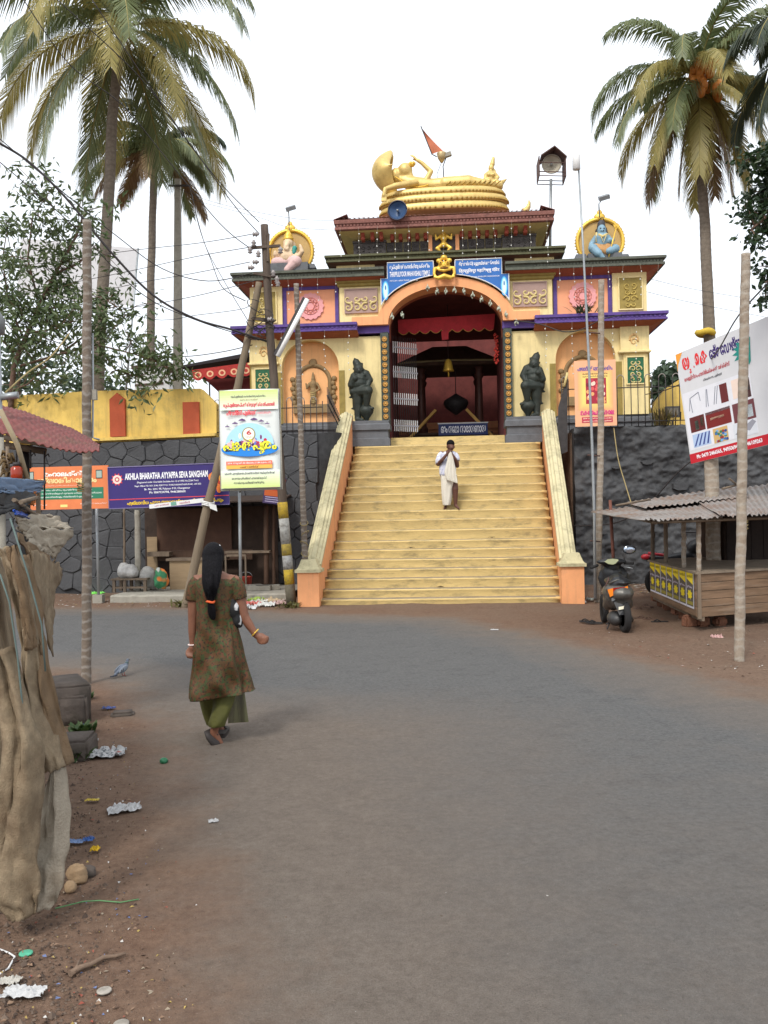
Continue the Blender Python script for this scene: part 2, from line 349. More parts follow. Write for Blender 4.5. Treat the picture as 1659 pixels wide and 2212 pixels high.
# ---------------------------------------------------------------- retaining wall of polygonal stones (left of the stair)
WY = -2.0
lw = thing('retaining_wall', 'dark grey retaining wall of many-sided stones under the yellow parapet', 'wall', tat(0, WY, 0))
XA, XB = -12.2, -3.05
def ztop(x):
    pts = [(-13, 3.36)]+[TL(u, v, WY) for u, v in ((0, 963), (220, 957), (465, 945), (610, 937), (690, 934))]+[(-2, 3.75)]
    for (x0, z0), (x1, z1) in zip(pts, pts[1:]):
        if x0 <= x <= x1: return z0+(z1-z0)*(x-x0)/(x1-x0)
    return 3.6
core = MB(); n = 24
front = [(XA+(XB-XA)*i/n, 0.05) for i in range(n+1)]
for k in range(1, 9): a_ = PI/2*k/8; front.append((XB+.55*math.sin(a_), .05+.55*(1-math.cos(a_))))
front.append((XB+.55, 1.9))
for (x0, y0), (x1, y1) in zip(front, front[1:]):
    core.add([(x0, y0, -.1), (x1, y1, -.1), (x1, y1, ztop(x1)-.01), (x0, y0, ztop(x0)-.01), (x0, y0+.5, ztop(x0)-.01), (x1, y1+.5, ztop(x1)-.01)], [(0, 1, 2, 3), (3, 2, 5, 4)])
core.build('wall_core', DMO, lw)
def vor(x0, x1, z0, z1fun, sp, rr):
    seeds = []; j = 0; z = z0-sp
    while z < 4.4:
        x = x0-sp+(sp/2 if j % 2 else 0)
        while x < x1+sp: seeds.append((x+rr.uniform(-.3, .3)*sp, z+rr.uniform(-.3, .3)*sp)); x += sp
        z += sp*.8; j += 1
    cells = []
    for i, (sx, sz) in enumerate(seeds):
        if not (x0-.05 < sx < x1+.05): continue
        zt = z1fun(sx)
        if not (z0-.05 < sz < zt+.05): continue
        poly = [(max(x0, sx-sp*1.5), z0), (min(x1, sx+sp*1.5), z0), (min(x1, sx+sp*1.5), z1fun(min(x1, sx+sp*1.5))), (max(x0, sx-sp*1.5), z1fun(max(x0, sx-sp*1.5)))]
        for k, (qx, qz) in enumerate(seeds):
            if k == i or abs(qx-sx) > 2.4*sp or abs(qz-sz) > 2.4*sp: continue
            mx, mz, nx_, nz_ = (sx+qx)/2, (sz+qz)/2, qx-sx, qz-sz; out = []
            for a, b in zip(poly, poly[1:]+poly[:1]):
                da = (a[0]-mx)*nx_+(a[1]-mz)*nz_; db = (b[0]-mx)*nx_+(b[1]-mz)*nz_
                if da <= 0: out.append(a)
                if da*db < 0: t = da/(da-db); out.append((a[0]+t*(b[0]-a[0]), a[1]+t*(b[1]-a[1])))
            poly = out
            if len(poly) < 3: break
        if len(poly) >= 3: cells.append(poly)
    return cells
for poly in vor(XA, XB+.05, 0.0, ztop, .43, R):
    cx = sum(p[0] for p in poly)/len(poly); cz = sum(p[1] for p in poly)/len(poly)
    if max(abs(p[0]-cx)+abs(p[1]-cz) for p in poly) < .08: continue
    def ins(k): 
        r = []
        for px, pz in poly:
            d = math.hypot(px-cx, pz-cz); r.append((cx+(px-cx)*(1-k/d), cz+(pz-cz)*(1-k/d)))
        return r
    pr = -.008-R.random()*.016; ti, tk = R.uniform(-.05, .05), R.uniform(-.05, .05)
    a_, b_, c_ = ins(.004), ins(.008), ins(.032); q = len(poly); s = MB()
    s.add([(x-cx, .06, z-cz) for x, z in a_]+[(x-cx, pr*.3, z-cz) for x, z in b_]+[(x-cx, pr+(x-cx)*ti+(z-cz)*tk+R.uniform(-.01, .01), z-cz) for x, z in c_],
          [(i, (i+1) % q, (i+1) % q+q, i+q) for i in range(q)]+[(i+q, (i+1) % q+q, (i+1) % q+2*q, i+2*q) for i in range(q)]+[tuple(range(2*q, 3*q))])
    o = s.build('stone', DST, lw); o.location = (cx, 0, cz)
# yellow parapet on that wall
par = thing('parapet_wall', 'yellow plastered parapet with red pilasters on the dark stone wall', 'wall', tat(0, WY, 0))
pts = [TL(u, v, WY) for u, v in ((0, 962), (220, 955), (465, 944), (465, 872), (430, 838), (200, 843), (0, 855))]
pts = [(-12.2, pts[0][1]-.05)]+pts[:6]+[pts[6], (-12.2, pts[6][1]-.05)]
MB().prism(pts, .10, .42).build('wall_panel', YEL2, par)
l0, l1, l2 = [TL(u, v, WY) for u, v in ((0, 950), (220, 946), (466, 936))]
MB().prism([(-12.2, l0[1]-.09), (l0[0], l0[1]-.09), (l1[0], l1[1]-.07), (l2[0], l2[1]-.06), (l2[0], l2[1]+.01), (l1[0], l1[1]), l0, (-12.2, l0[1])], -.03, .098).build('ledge', YEL2, par)
REDP = mat('pilaster_red', (.42, .085, .035), .85, .1, 4, .15, dirt=(.25, .06, .03), damt=.4)
for (ua, ub, vt, vp, vb) in ((237, 270, 862, 848, 946), (395, 430, 868, 868, 941), (-18, 2, 885, 872, 951)):
    (xa, zb), (xb, _) = TL(ua, vb, WY), TL(ub, vb, WY); zt = TL((ua+ub)/2, vt, WY)[1]; zp = TL((ua+ub)/2, vp, WY)[1]
    MB().prism([(xa, zb+.03), (xb, zb+.03), (xb, zt), ((xa+xb)/2, zp), (xa, zt)], .02, .097).build('pilaster', REDP, par)
# ---------------------------------------------------------------- dark plastered wall right of the stair
WR = -1.3
rw = thing('retaining_wall', 'rough black plastered retaining wall beside the kiosk and billboard', 'wall', tat(0, WR, 0))
xa, xb, zt = 2.95, 13.5, 3.72; nx, nz_ = 320, 110; m = MB()
def rwz(x): return TL(1210, 925, WR)[1]-.0*x
def rwy(x, z):
    y = .08*nz(x, 0, z, .8)+.08*nz(x, 2, z, 2.2)+.06*nz(x, 5, z, 5.5)+.035*nz(x, 8, z, 13)
    y += .09*abs(nz(x, 3, z, 1.7))+.07*abs(nz(x*1.0, 6, z*1.4, 3.6))+.03*abs(nz(x, 9, z, 9))-.08
    k = noise.noise(V((x*1.6, 11, z*2.6)))
    return y-(.06*max(0, k-.15))
m.add([(xa+(xb-xa)*i/nx, rwy(xa+(xb-xa)*i/nx, zt*j/nz_), -.05+(rwz(0)+.05)*j/nz_+(.03*nz(i*.3, 1, 1) if j == nz_ else 0)) for j in range(nz_+1) for i in range(nx+1)],
      [(j*(nx+1)+i, j*(nx+1)+i+1, (j+1)*(nx+1)+i+1, (j+1)*(nx+1)+i) for j in range(nz_) for i in range(nx)], True)
m.add([(xa, -.05, rwz(0)), (xb, -.05, rwz(0)), (xb, .8, rwz(0)), (xa, .8, rwz(0)), (xa, 0, -.05), (xa, .8, -.05)], [(0, 1, 2, 3), (0, 3, 5, 4)])
m.build('wall_face', DWL, rw)
for (u, v, sx, sz) in ((1467, 1050, .42, .28), (1432, 1128, .3, .07), (1400, 1200, .26, .2), (1440, 1195, .22, .24), (1500, 1190, .2, .2), (1395, 1000, .3, .12), (1330, 1010, .22, .1), (1360, 1100, .34, .16), (1300, 1150, .25, .14)):
    x, z = TL(u, v, WR); s = MB(); q = []
    for k in range(7):
        a_ = 2*PI*k/7+R.uniform(-.2, .2); q.append((sx/2*math.cos(a_)*R.uniform(.8, 1.15), sz/2*math.sin(a_)*R.uniform(.8, 1.15)))
    s.add([(a, .12, b) for a, b in q]+[(a*.85, -.10, b*.85) for a, b in q], [(i, (i+1) % 7, (i+1) % 7+7, i+7) for i in range(7)]+[tuple(range(7, 14))])
    o = s.build('stone', DWL, rw); o.location = (x, rwy(x, z)-.02, z)
# ---------------------------------------------------------------- staircase
YS = [970, 915, 855, 800, 745, 690, 640, 580, 520, 470, 415, 372, 328, 275, 232, 185, 143, 100]; TR = .27
TREAD = mat('tread_dusty', (.24, .19, .13), .9, .25, 4, .4, 40, dirt=(.36, .28, .14), damt=.6, dscale=3)
st = thing('staircase', 'broad flight of worn yellow steps climbing to the temple gate', 'staircase', tat(0, 0, 0))
ZS = [TL((670+800/2.514)*.96006, (960+y/2.514)*.96006, -5.2+TR*i)[1] for i, y in enumerate(YS)]
SCX = lambda y: .0365*y
for i, z in enumerate(ZS):
    y0 = -5.2+TR*i; hw = 2.34-.004*i; c = SCX(y0); zb = ZS[i-1]-.02 if i else -.1; yb = y0+TR+.05 if i < 17 else y0+.75
    ext = .07 if i == 0 else 0
    nseg = 40; rows = []
    prof = [(.010, zb), (.009, z-.050), (.002, z-.040), (.0, z-.025), (.008, z-.008), (.03, z), (yb-y0, z)]
    for k in range(nseg+1):
        x = -hw-ext+(2*hw+ext)*k/nseg; e = min(1, (hw-abs(x))/.06+.0); e = max(0, e); row = []
        for py, pz in prof:
            wob = .007*nz(x, i*3.1, 0, 1.3)+.004*nz(x, i*1.7, 5, 6); rd = (1-e)*.035
            row.append((c+x, y0+py+wob+rd*(1 if py < .02 else 0), pz+(.006*nz(x, i*2.3, 9, 1.7)+.003*nz(x, i, 4, 7)-(.03*(1-e) if py < .02 and pz > z-.05 else 0) if pz > zb else 0)))
        rows.append(row)
    s = MB(); s.loft(rows, cap=False, closed=False, smooth=True)
    nk = len(prof); o0 = 0
    s.f += [tuple(range(nk-1, -1, -1)), tuple(nseg*nk+j for j in range(nk))]; s.sm += [False]*2
    so_ = s.build('step', STEP, st); so_.data.materials.append(TREAD)
    for pg_ in so_.data.polygons:
        if abs(pg_.normal.z) > .8: pg_.material_index = 1
# sill in the doorway
MB().box(-1.42, 1.42, -.12, .4, 3.45, 3.66).build('step', STEP, st)
def zline(y): return .0+(y+5.2)*(3.43-.12)/(17*TR)
for sgn in (-1, 1):
    nm = 'stair_parapet'
    pp = thing(nm, 'orange stair side wall with moulded cream coping %s' % ('beside the polygonal stone wall' if sgn < 0 else 'beside the black plastered wall'), 'parapet', tat(0, 0, 0))
    xin = lambda y: SCX(y)+sgn*2.33; W_ = .27
    u0, v0, u1, v1 = (690, 1219, 752, 896) if sgn < 0 else (1226, 1206, 1172, 890)
    yA, yB = -5.12, -.55
    zA = TL(u0, v0, yA)[1]; zB = TL(u1, v1, yB)[1]
    # wall body: sheared prism following the stair
    b = MB(); q = []
    for y, z in ((yA, zA), (yB, zB)):
        for zz in (-.1 if y == yA else 2.6, z-.06):
            for dx in (0, sgn*W_): q.append((xin(y)+dx, y, zz))
    b.add(q, [(0, 1, 3, 2), (4, 6, 7, 5), (0, 2, 6, 4), (1, 5, 7, 3), (2, 3, 7, 6), (0, 4, 5, 1)]); b.build('side_wall', ORA, pp)
    # coping: moulded profile swept up the slope
    prof = [(-.03, -.06), (-.03, 0), (.03, .015), (.05, .045), (.12, .05), (.15, .085), (.27, .085), (.30, .05), (.37, .045), (.39, .015), (.45, 0), (.45, -.06)]
    nrm = V((0, -(zB-zA), yB-yA)).normalized(); rows = []
    for k in range(21):
        t = k/20; y = yA+(yB-yA)*t; z = zA+(zB-zA)*t; p0 = V((xin(y), y, z))
        if t < .08: p0.z -= .0; 
        rows.append([p0+V((sgn*px*W_/.40, 0, 0))+nrm*(pz+.006*nz(t*20, px*9, sgn)) for px, pz in prof])
    s = MB(); s.loft(rows, cap=True, closed=True, smooth=False); s.build('coping', COPE, pp)
    # flared foot of the coping and newel pillar
    xi = xin(-5.2); x0, x1 = sorted((xi-sgn*.02, xi+sgn*.40)); zn = zA-.02
    MB().box(x0, x1, -5.42, -5.02, -.1, zn-.12).build('newel', ORA, pp)
    s = MB(); cx, cy = (x0+x1)/2, -5.22
    for (h, z0, z1) in ((.25, zn-.12, zn-.06),): s.box(cx-h, cx+h, cy-.25, cy+.25, z0, z1)
    s.loft([[(cx+a*h, cy+b*h*.85, z) for a, b in ((-1, -1), (1, -1), (1, 1), (-1, 1))] for h, z in ((.23, zn-.06), (.20, zn-.02), (.17, zn+.05), (.14, zn+.13))], True, True, False); s.build('newel_cap', COPE, pp)
    # upright end post at the head of the stair
    xo = xin(-.6); a_, b_ = sorted((xo, xo+sgn*.14))
    MB().box(a_, b_, -.66, -.3, 3.2, zB-.05).build('end_post', ORA, pp)
# grey moulded plinth the gate stands on
# ================================================================ temple gate
tg = thing('temple_gate', 'yellow and orange temple gateway with arched entrance and tiered cornices', 'temple', TM)
def cornice(name, x0, x1, e0, e1, y0, y1, prof, mt, par=tg):
    s = MB(); s.loft([[(x0-e*e0, y0-e, z), (x1+e*e1, y0-e, z), (x1+e*e1, y1+e, z), (x0-e*e0, y1+e, z)] for e, z in prof], True, True, False)
    return s.build(name, mt, par)
def dentils(name, x0, x1, y, z0, z1, w_, gap, mt, par=tg):
    s = MB(); x = x0
    while x+w_ <= x1: s.box(x, x+w_, y-.018, y+.02, z0, z1); x += w_+gap
    o = s.build(name, mt, par); o['kind'] = 'stuff'; return o
def spiral(s, cx, cz, r0, turns, a0, y, th=.018, sg=1):
    pts = []; n = int(10*turns)+4
    for k in range(n):
        t = k/(n-1); a = a0+sg*turns*2*PI*t; r = r0*(1-t*.85); pts.append((cx+r*math.cos(a), y, cz+r*math.sin(a)))
    s.tube(pts, [th*(1.25-.8*k/(n-1)) for k in range(n)], 5)
def carved(parent, x0, x1, z0, z1, y, bgm, rm, seed, rr=.12, border=True, rel=None):
    rg = random.Random(seed); MB().box(x0, x1, y-.02, y+.03, z0, z1).build('carved_panel', bgm, parent)
    p = [q for q in bpy.data.objects if q.parent == parent][-1]; s = MB(); cx = (x0+x1)/2; k = 0
    z = z0+rr*.9
    while z < z1-rr*.5:
        x = cx+rr*.8
        while x < x1-rr*.4:
            a = rg.uniform(0, 6.28); t = rg.uniform(.8, 1.3); q = rr*rg.uniform(.7, 1.0); dz = rg.uniform(-.2, .2)*rr
            for sg in (-1, 1): spiral(s, cx+sg*(x-cx), z+dz, q, t, a if sg > 0 else PI-a, y-.025, th=rr*.20, sg=sg)
            x += rr*1.7
        z += rr*1.7
    o = s.build('relief', rm, p); o['kind'] = 'stuff'
    if border:
        b = MB(); t = .03
        for (a, c, d, e) in ((x0-t, x1+t, z0-t, z0), (x0-t, x1+t, z1, z1+t), (x0-t, x0, z0, z1), (x1, x1+t, z0, z1)): b.box(a, c, y-.035, y+.028, d, e)
        b.build('panel_border', bgm if border == 2 else YEL, p)
def arc(cx, cz, rx, rz, a0, a1, n): return [(cx+rx*math.cos(a0+(a1-a0)*k/n), cz+rz*math.sin(a0+(a1-a0)*k/n)) for k in range(n+1)]
HW, DEP = 4.95, 3.4
ZW0, ZW1 = 4.1, 6.26
for sg in (-1, 1):
    def mx(poly): return [(sg*x, z) for x, z in poly]
    side = 'left' if sg < 0 else 'right'
    nc, nr = 3.46, .735          # niche centre and half width
    # lower wall with arched niche
    poly = [(1.64, ZW0), (nc-nr, ZW0), (nc-nr, 5.52)]+arc(nc, 5.52, nr, .70, PI, 0, 18)+[(nc+nr, ZW0), (HW, ZW0), (HW, ZW1), (1.64, ZW1)]
    MB().prism(mx(poly), 0, .30).build('wall', YEL, tg)
    MB().prism(mx([(1.64, ZW0), (HW, ZW0), (HW, ZW1), (1.64, ZW1)]), .32, DEP).build('wall', YEL, tg)
    MB().prism(mx([(nc-nr-.05, ZW0), (nc+nr+.05, ZW0), (nc+nr+.05, 6.25), (nc-nr-.05, 6.25)]), .255, .295).build('niche_back', ORA2, tg)
    # jamb strips of the niche, olive brown, up to the springing ledge
    for xj in (nc-nr-.075, nc+nr+.075):
        MB().prism(mx([(xj-.075, ZW0), (xj+.075, ZW0), (xj+.075, 5.42), (xj-.075, 5.42)]), -.012, .05).build('niche_jamb', OLG, tg)
    # outer pilaster: ledge, green carved panel, upper block
    MB().prism(mx([(4.30, 5.66), (HW+.05, 5.66), (HW+.05, ZW1), (4.30, ZW1)]), -.10, .02).build('pilaster_block', YEL, tg)
    cornice('pilaster_ledge', *sorted((sg*4.28, sg*(HW+.06))), 1, 1, -.12, .02, [(0, 5.60), (.03, 5.62), (.03, 5.66), (0, 5.67)], YEL)
    MB().prism(mx([(4.38, ZW0), (HW+.02, ZW0), (HW+.02, 5.60), (4.38, 5.60)]), -.05, .02).build('pilaster', YEL, tg)
    xa, xb = sorted((sg*4.46, sg*4.86)); carved(tg, xa, xb, 4.86, 5.50, -.06, NGRN, CREAM, 5, .085, True)
    s = MB()
    for k in range(14): a = k*PI/13; s.ell((sg*4.63+.10*math.cos(a), -.105, 5.93+.13*math.sin(a)), .028, 6, 5)
    spiral(s, sg*4.63, 5.88, .1, 1.2, 0, -.105, .02); s.build('stucco_crest', mat('stucco_tan', (.70, .46, .2), .8), tg)
    # side strip
    MB().prism(mx([(HW-.08, ZW0), (HW+.10, ZW0), (HW+.10, ZW1), (HW-.08, ZW1)]), .12, DEP-.1).build('corner_strip', OLG, tg)
    # grey plinth
    x0, x1 = sorted((sg*2.40, sg*(HW+.12))); cornice('plinth', x0, x1, 1, 1, .04, DEP, [(.12, 3.5), (.12, 3.72), (.07, 3.74), (.07, 3.9), (.12, 3.92), (.12, 4.02), (.03, 4.06), (.03, 4.12)], PLI)
    # statue plinth standing forward
    x0, x1 = sorted((sg*1.46, sg*2.36)); cornice('statue_plinth', x0, x1, 1, 1, -.50, .02, [(.04, 3.44), (.04, 3.62), (0, 3.64), (0, 3.82), (.05, 3.84), (.05, 3.97), (.02, 4.0), (.02, 4.07)], PLI)
    # purple cornice over the wing
    x0, x1 = sorted((sg*2.20, sg*HW)); e = (1, 0) if sg < 0 else (0, 1)
    cornice('soffit', x0, x1, *e, 0, DEP, [(0, 6.24), (.10, 6.26), (.34, 6.34), (.40, 6.36), (0, 6.365)], SOF)
    cornice('cornice', x0, x1, *e, 0, DEP, [(.43, 6.352), (.43, 6.40), (.40, 6.41), (.40, 6.47), (.45, 6.48), (.45, 6.55), (0, 6.57)], PUR)
    # purple band nearer the arch, set back
    xa, xb = sorted((sg*1.42, sg*2.20)); MB().box(xa, xb, -.10, .1, 6.32, 6.52).build('cornice', PUR, tg)
    # rosette column beside the doorway
    xa, xb = sorted((sg*1.44, sg*1.64)); c = MB().box(xa, xb, -.10, .32, 4.0, 6.34).build('column', DGRN, tg)
    b = MB()
    for q in (xa, xb-.018): b.box(q, q+.018, -.125, -.098, 4.1, 6.3)
    b.build('bead', DGRN, c)
    for k in range(13):
        z = 4.20+k*.163; r = MB(); r.lathe([(.066, 0), (.07, .012), (.05, .022), (.045, .014), (.03, .016), (.022, .034), (.004, .036)], (0, 0, 0), 12, Matrix.Rotation(PI/2, 3, 'X'))
        for j in range(8): a = j*PI/4; r.ell((.055*math.cos(a), -.018, .055*math.sin(a)), (.014, .012, .014), 6, 4)
        me = bpy.data.meshes.get('rosette_mesh') or r.mesh('rosette_mesh', mat('rosette_gold', (.50, .27, .07), .5, .2, 20, .1, metal=.3)); put('rosette', me, c, (sg*1.54, -.102, z))
    # inner face of the passage
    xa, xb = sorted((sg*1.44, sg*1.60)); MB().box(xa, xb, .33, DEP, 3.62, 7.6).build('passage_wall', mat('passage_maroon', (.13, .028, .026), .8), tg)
    # upper storey
    MB().prism(mx([(1.50, 6.5), (HW, 6.5), (HW, 7.66), (1.50, 7.66)]), .06, DEP).build('wall', YEL, tg)
    MB().prism(mx([(4.14, 6.57), (HW+.02, 6.57), (HW+.02, 7.6), (4.14, 7.6)]), -.06, .055).build('pilaster', YEL, tg)
    xa, xb = sorted((sg*4.30, sg*4.84)); carved(tg, xa, xb, 6.70, 7.46, -.075, OLG, CREAM if sg < 0 else mat('gold_relief', (.45, .33, .08), .6), 9, .095, True)
    # purple frame and orange field with pink medallion
    f = MB(); xa, xb = 2.70, 4.14
    for (a, c_, d, e_) in ((xa, xb, 6.57, 6.64), (xa, xb, 7.50, 7.60), (xa, xa+.09, 6.64, 7.50), (xb-.10, xb, 6.64, 7.50)): f.prism(mx([(a, d), (c_, d), (c_, e_), (a, e_)]), .0, .055)
    f.build('panel_frame', PUR, tg)
    fo = MB().prism(mx([(xa+.09, 6.64), (xb-.10, 6.64), (xb-.10, 7.50), (xa+.09, 7.50)]), .03, .056).build('orange_panel', ORAS, tg)
    md = MB(); cx, cz = sg*3.42, 7.08; rim = [(cx+(.335+.014*math.cos(16*a))*math.cos(a), cz+(.335+.014*math.cos(16*a))*math.sin(a)) for a in [2*PI*k/96 for k in range(96)]]
    md.prism(rim, -.01, .028); me_ = md.build('medallion', PINK, tg)
    r = MB()
    for k in range(2):
        q = [(cx+.20*math.cos(PI/2+k*PI+2*PI*j/3), -.018, cz+.20*math.sin(PI/2+k*PI+2*PI*j/3)) for j in range(4)]; r.tube(q, .014, 5, False)
    for rad in (.21, .10): r.tube([(cx+rad*math.cos(2*PI*j/28), -.014, cz+rad*math.sin(2*PI*j/28)) for j in range(29)], .012, 5)
    for j in range(12): a = 2*PI*j/12; r.ell((cx+.16*math.cos(a), -.014, cz+.16*math.sin(a)), .022, 6, 4)
    r.build('star_relief', mat('pink_deep', (.62, .22, .17), .8), me_)
    # block beside the arch with mauve carved panel
    MB().prism(mx([(1.52, 6.57), (2.66, 6.57), (2.66, 7.50), (1.52, 7.50)]), -.10, .055).build('pilaster', YEL, tg)
    x0, x1 = sorted((sg*1.50, sg*2.68)); cornice('capital', x0, x1, 1, 1, -.12, .05, [(0, 7.50), (.03, 7.53), (.03, 7.58), (.07, 7.60), (.07, 7.66)], OLG)
    xa, xb = sorted((sg*1.72, sg*2.50)); carved(tg, xa, xb, 6.86, 7.42, -.115, MAUV, CREAM, 21, .13, 2)
    # green cornice
    x0, x1 = sorted((sg*1.50, sg*HW)); cornice('soffit', x0, x1, *e, 0, DEP, [(0, 7.58), (.12, 7.62), (.38, 7.70), (0, 7.71)], SOF)
    cornice('cornice', x0, x1, *e, 0, DEP, [(.40, 7.69), (.40, 7.75), (.36, 7.76), (.36, 7.82), (.43, 7.84), (.43, 7.90), (0, 7.93)], GRN)
    xa, xb = sorted((sg*2.2, sg*(HW+.38))); dentils('dentil_course', xa, xb, -.362, 7.765, 7.815, .045, .035, GRN)
    xa, xb = sorted((sg*2.2, sg*(HW+.42))); dentils('dentil_course', xa, xb, -.402, 6.415, 6.465, .05, .06, PUR)
    # step up to the raised centre
    xa, xb = sorted((sg*1.75, sg*2.72)); MB().box(xa, xb, -.12, DEP-.3, 7.94, 8.06).build('band', YEL, tg)
MB().box(-1.75, 1.75, -.08, DEP-.3, 7.66, 8.06).build('band', mat('brown_band', (.11, .055, .04), .8), tg)
cornice('soffit', -2.72, 2.72, 1, 1, -.10, DEP-.3, [(0, 8.04), (.22, 8.09), (0, 8.095)], mat('soffit_brown', (.16, .07, .045), .8))
cornice('cornice', -2.72, 2.72, 1, 1, -.10, DEP-.3, [(.24, 8.085), (.24, 8.13), (.20, 8.14), (.20, 8.18), (.27, 8.20), (.27, 8.25), (0, 8.28)], OLV)
dentils('dentil_course', -2.9, 2.9, -.302, 8.14, 8.18, .045, .04, OLV)
# attic: carved blocks, small square panels, cream sill, brackets, niche with gilded figure
MB().box(-2.2, 2.2, 0, DEP-.6, 8.26, 9.0).build('attic_wall', CREAM, tg)
for sg in (-1, 1):
    xa, xb = sorted((sg*1.46, sg*2.28)); cb = MB().box(xa, xb, -.10, .2, 8.26, 8.60).build('corner_block', CARV, tg)
    s = MB()
    for k in range(5):
        for j in range(2): spiral(s, xa+.12+.14*k, 8.35+.14*j, .06, 1.1, k*1.3+j, -.11, .012)
    s.build('relief', CARV, cb)['kind'] = 'stuff'
    cornice('block_cap', xa, xb, 1, 1, -.10, .2, [(0, 8.59), (.02, 8.60), (.02, 8.65), (0, 8.66)], CARV)
    for k in range(5):
        x0 = .40+k*.212; xa, xb = sorted((sg*x0, sg*(x0+.195))); p = MB().box(xa, xb, -.05, .02, 8.36, 8.60).build('attic_panel', CARV, tg)
        s = MB(); cx = (xa+xb)/2
        for (a, b_, c_, d) in ((xa+.02, xb-.02, 8.385, 8.40), (xa+.02, xb-.02, 8.575, 8.59), (xa+.02, xa+.035, 8.4, 8.575), (xb-.035, xb-.02, 8.4, 8.575)): s.box(a, b_, -.066, -.049, c_, d)
        s.tube([(cx+.045*math.cos(j*PI/6), -.055, 8.487+.045*math.sin(j*PI/6)) for j in range(13)], .010, 5); s.ell((cx, -.055, 8.487), .022, 8, 6); s.build('relief', CARV, p)
    xa, xb = sorted((sg*.40, sg*1.46)); MB().box(xa, xb, -.03, .02, 8.27, 8.35).build('sill', CREAM, tg)
    xa, xb = sorted((sg*.29, sg*.385)); MB().box(xa, xb, -.09, .02, 8.26, 8.90).build('niche_pilaster', ORA, tg)
    for k, x in enumerate((.45, .66, .87, 1.08, 1.29, 1.56, 1.78, 2.02)):
        b = MB(); b.add([(x_, y, z) for x_ in (-.045, .045) for y, z in ((.02, 8.58), (.0, 8.60), (-.16, 8.70), (-.24, 8.80), (.02, 8.80))], [(0, 1, 2, 3, 4), (9, 8, 7, 6, 5)]+[(i, (i+1) % 5, (i+1) % 5+5, i+5) for i in range(5)])
        b.ell((0, -.13, 8.67), (.06, .06, .06), 8, 6); o = b.build('bracket', mat('bracket_red', (.30, .06, .035), .75), tg); o.location = (sg*x, -.005 if x < 1.45 else -.10, 0)
MB().box(-.29, .29, -.02, .03, 8.27, 8.90).build('niche_back', mat('niche_grey', (.10, .085, .085), .8), tg)
cornice('eave_soffit', -2.2, 2.2, 1, 1, 0, DEP-.6, [(.02, 8.70), (.14, 8.74), (.36, 8.80), (.44, 8.83), (0, 8.835)], CREAM)
cornice('eave_board', -2.2, 2.2, 1, 1, 0, DEP-.6, [(.46, 8.82), (.50, 8.84), (.50, 8.90), (.46, 8.91), (.47, 8.97), (.51, 8.98), (.52, 9.06), (.49, 9.09)], TILE)
rt = thing('x', 'x', 'x') if False else None
# tiled eave: each tile its own rounded piece, in two courses
tile = MB(); tile.loft([[(.058*math.cos(a), -.02-.0*k+y, .026*math.sin(a)+z) for a in [PI*j/6 for j in range(7)]] for k, (y, z) in enumerate(((0, 0), (.16, .055), (.34, .12)))], False, False, True); tme = tile.mesh('roof_tile_mesh', TILE)
ev = cornice('eave_roof', -2.2, 2.2, 1, 1, 0, DEP-.6, [(.52, 9.085), (.28, 9.16), (0, 9.24)], TILE)
dentils('dentil_course', -2.65, 2.65, -.475, 8.915, 8.965, .045, .04, TILE)
x = -2.62
while x < 2.66: put('tile', tme, ev, (x, -.50, 9.085)); x += .118
for sg in (-1, 1):
    y = -.45
    while y < 2.8: put('tile', tme, ev, M4=Matrix.Translation((sg*2.70, y, 9.085)) @ Matrix.Rotation(sg*PI/2, 4, 'Z')); y += .118
MB().box(-2.0, 2.0, .1, DEP-.7, 9.2, 9.26).build('roof_deck', TILE, tg)
# ---- arch: orange band, deep soffit
AW, AZ0, AZ1 = 1.43, 6.50, 7.40
inn = arc(0, AZ0, AW, AZ1-AZ0, 0, PI, 32); out = arc(0, AZ0, 1.71, 1.13, .19, PI-.19, 32)
poly = [(AW, 6.50)]+inn[1:-1]+[(-AW, 6.50), (-2.34, 6.50), (-2.34, 6.71)]+out[::-1]+[(2.34, 6.71), (2.34, 6.50)]
MB().prism(poly, -.24, .34).build('arch_band', ORA, tg)
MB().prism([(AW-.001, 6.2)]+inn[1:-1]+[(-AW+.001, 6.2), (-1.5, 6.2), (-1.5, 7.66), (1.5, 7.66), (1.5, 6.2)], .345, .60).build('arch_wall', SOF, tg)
MB().box(-1.5, 1.5, .05, .34, 7.45, 7.66).build('wall', YEL, tg)
# hall behind: dark ceiling, floor, far wall
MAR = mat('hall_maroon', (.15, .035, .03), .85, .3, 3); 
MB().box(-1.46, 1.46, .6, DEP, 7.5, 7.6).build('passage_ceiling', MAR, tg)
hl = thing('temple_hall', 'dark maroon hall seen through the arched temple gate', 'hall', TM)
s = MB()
for (a, b_, c_, d, e_, f_) in ((-3.2, -3.0, DEP, 9, 3.6, 7.5), (3.0, 3.2, DEP, 9, 3.6, 7.5), (-3.0, 3.0, 9, 9.2, 3.6, 7.9), (-3.2, 3.2, DEP, 7.4, 7.5, 7.62)): s.box(a, b_, c_, d, e_, f_)  # ceiling stops short of the far wall: gap added to light the screen
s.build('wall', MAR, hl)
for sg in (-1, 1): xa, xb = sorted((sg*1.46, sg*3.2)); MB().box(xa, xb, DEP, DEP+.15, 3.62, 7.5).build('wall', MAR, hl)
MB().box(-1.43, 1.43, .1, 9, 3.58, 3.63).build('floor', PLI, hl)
# far orange screen wall of the inner court with brick joints
sw = MB().box(-2.9, 2.9, 8.7, 8.9, 3.62, 4.9).build('screen_wall', mat('screen_orange', (.62, .26, .12), .8), hl)
for k in range(6): MB().box(-2.9, 2.9, 8.685, 8.70, 3.75+k*.18, 3.765+k*.18).build('course_line', mat('line_brown', (.25, .09, .05), .8), sw)
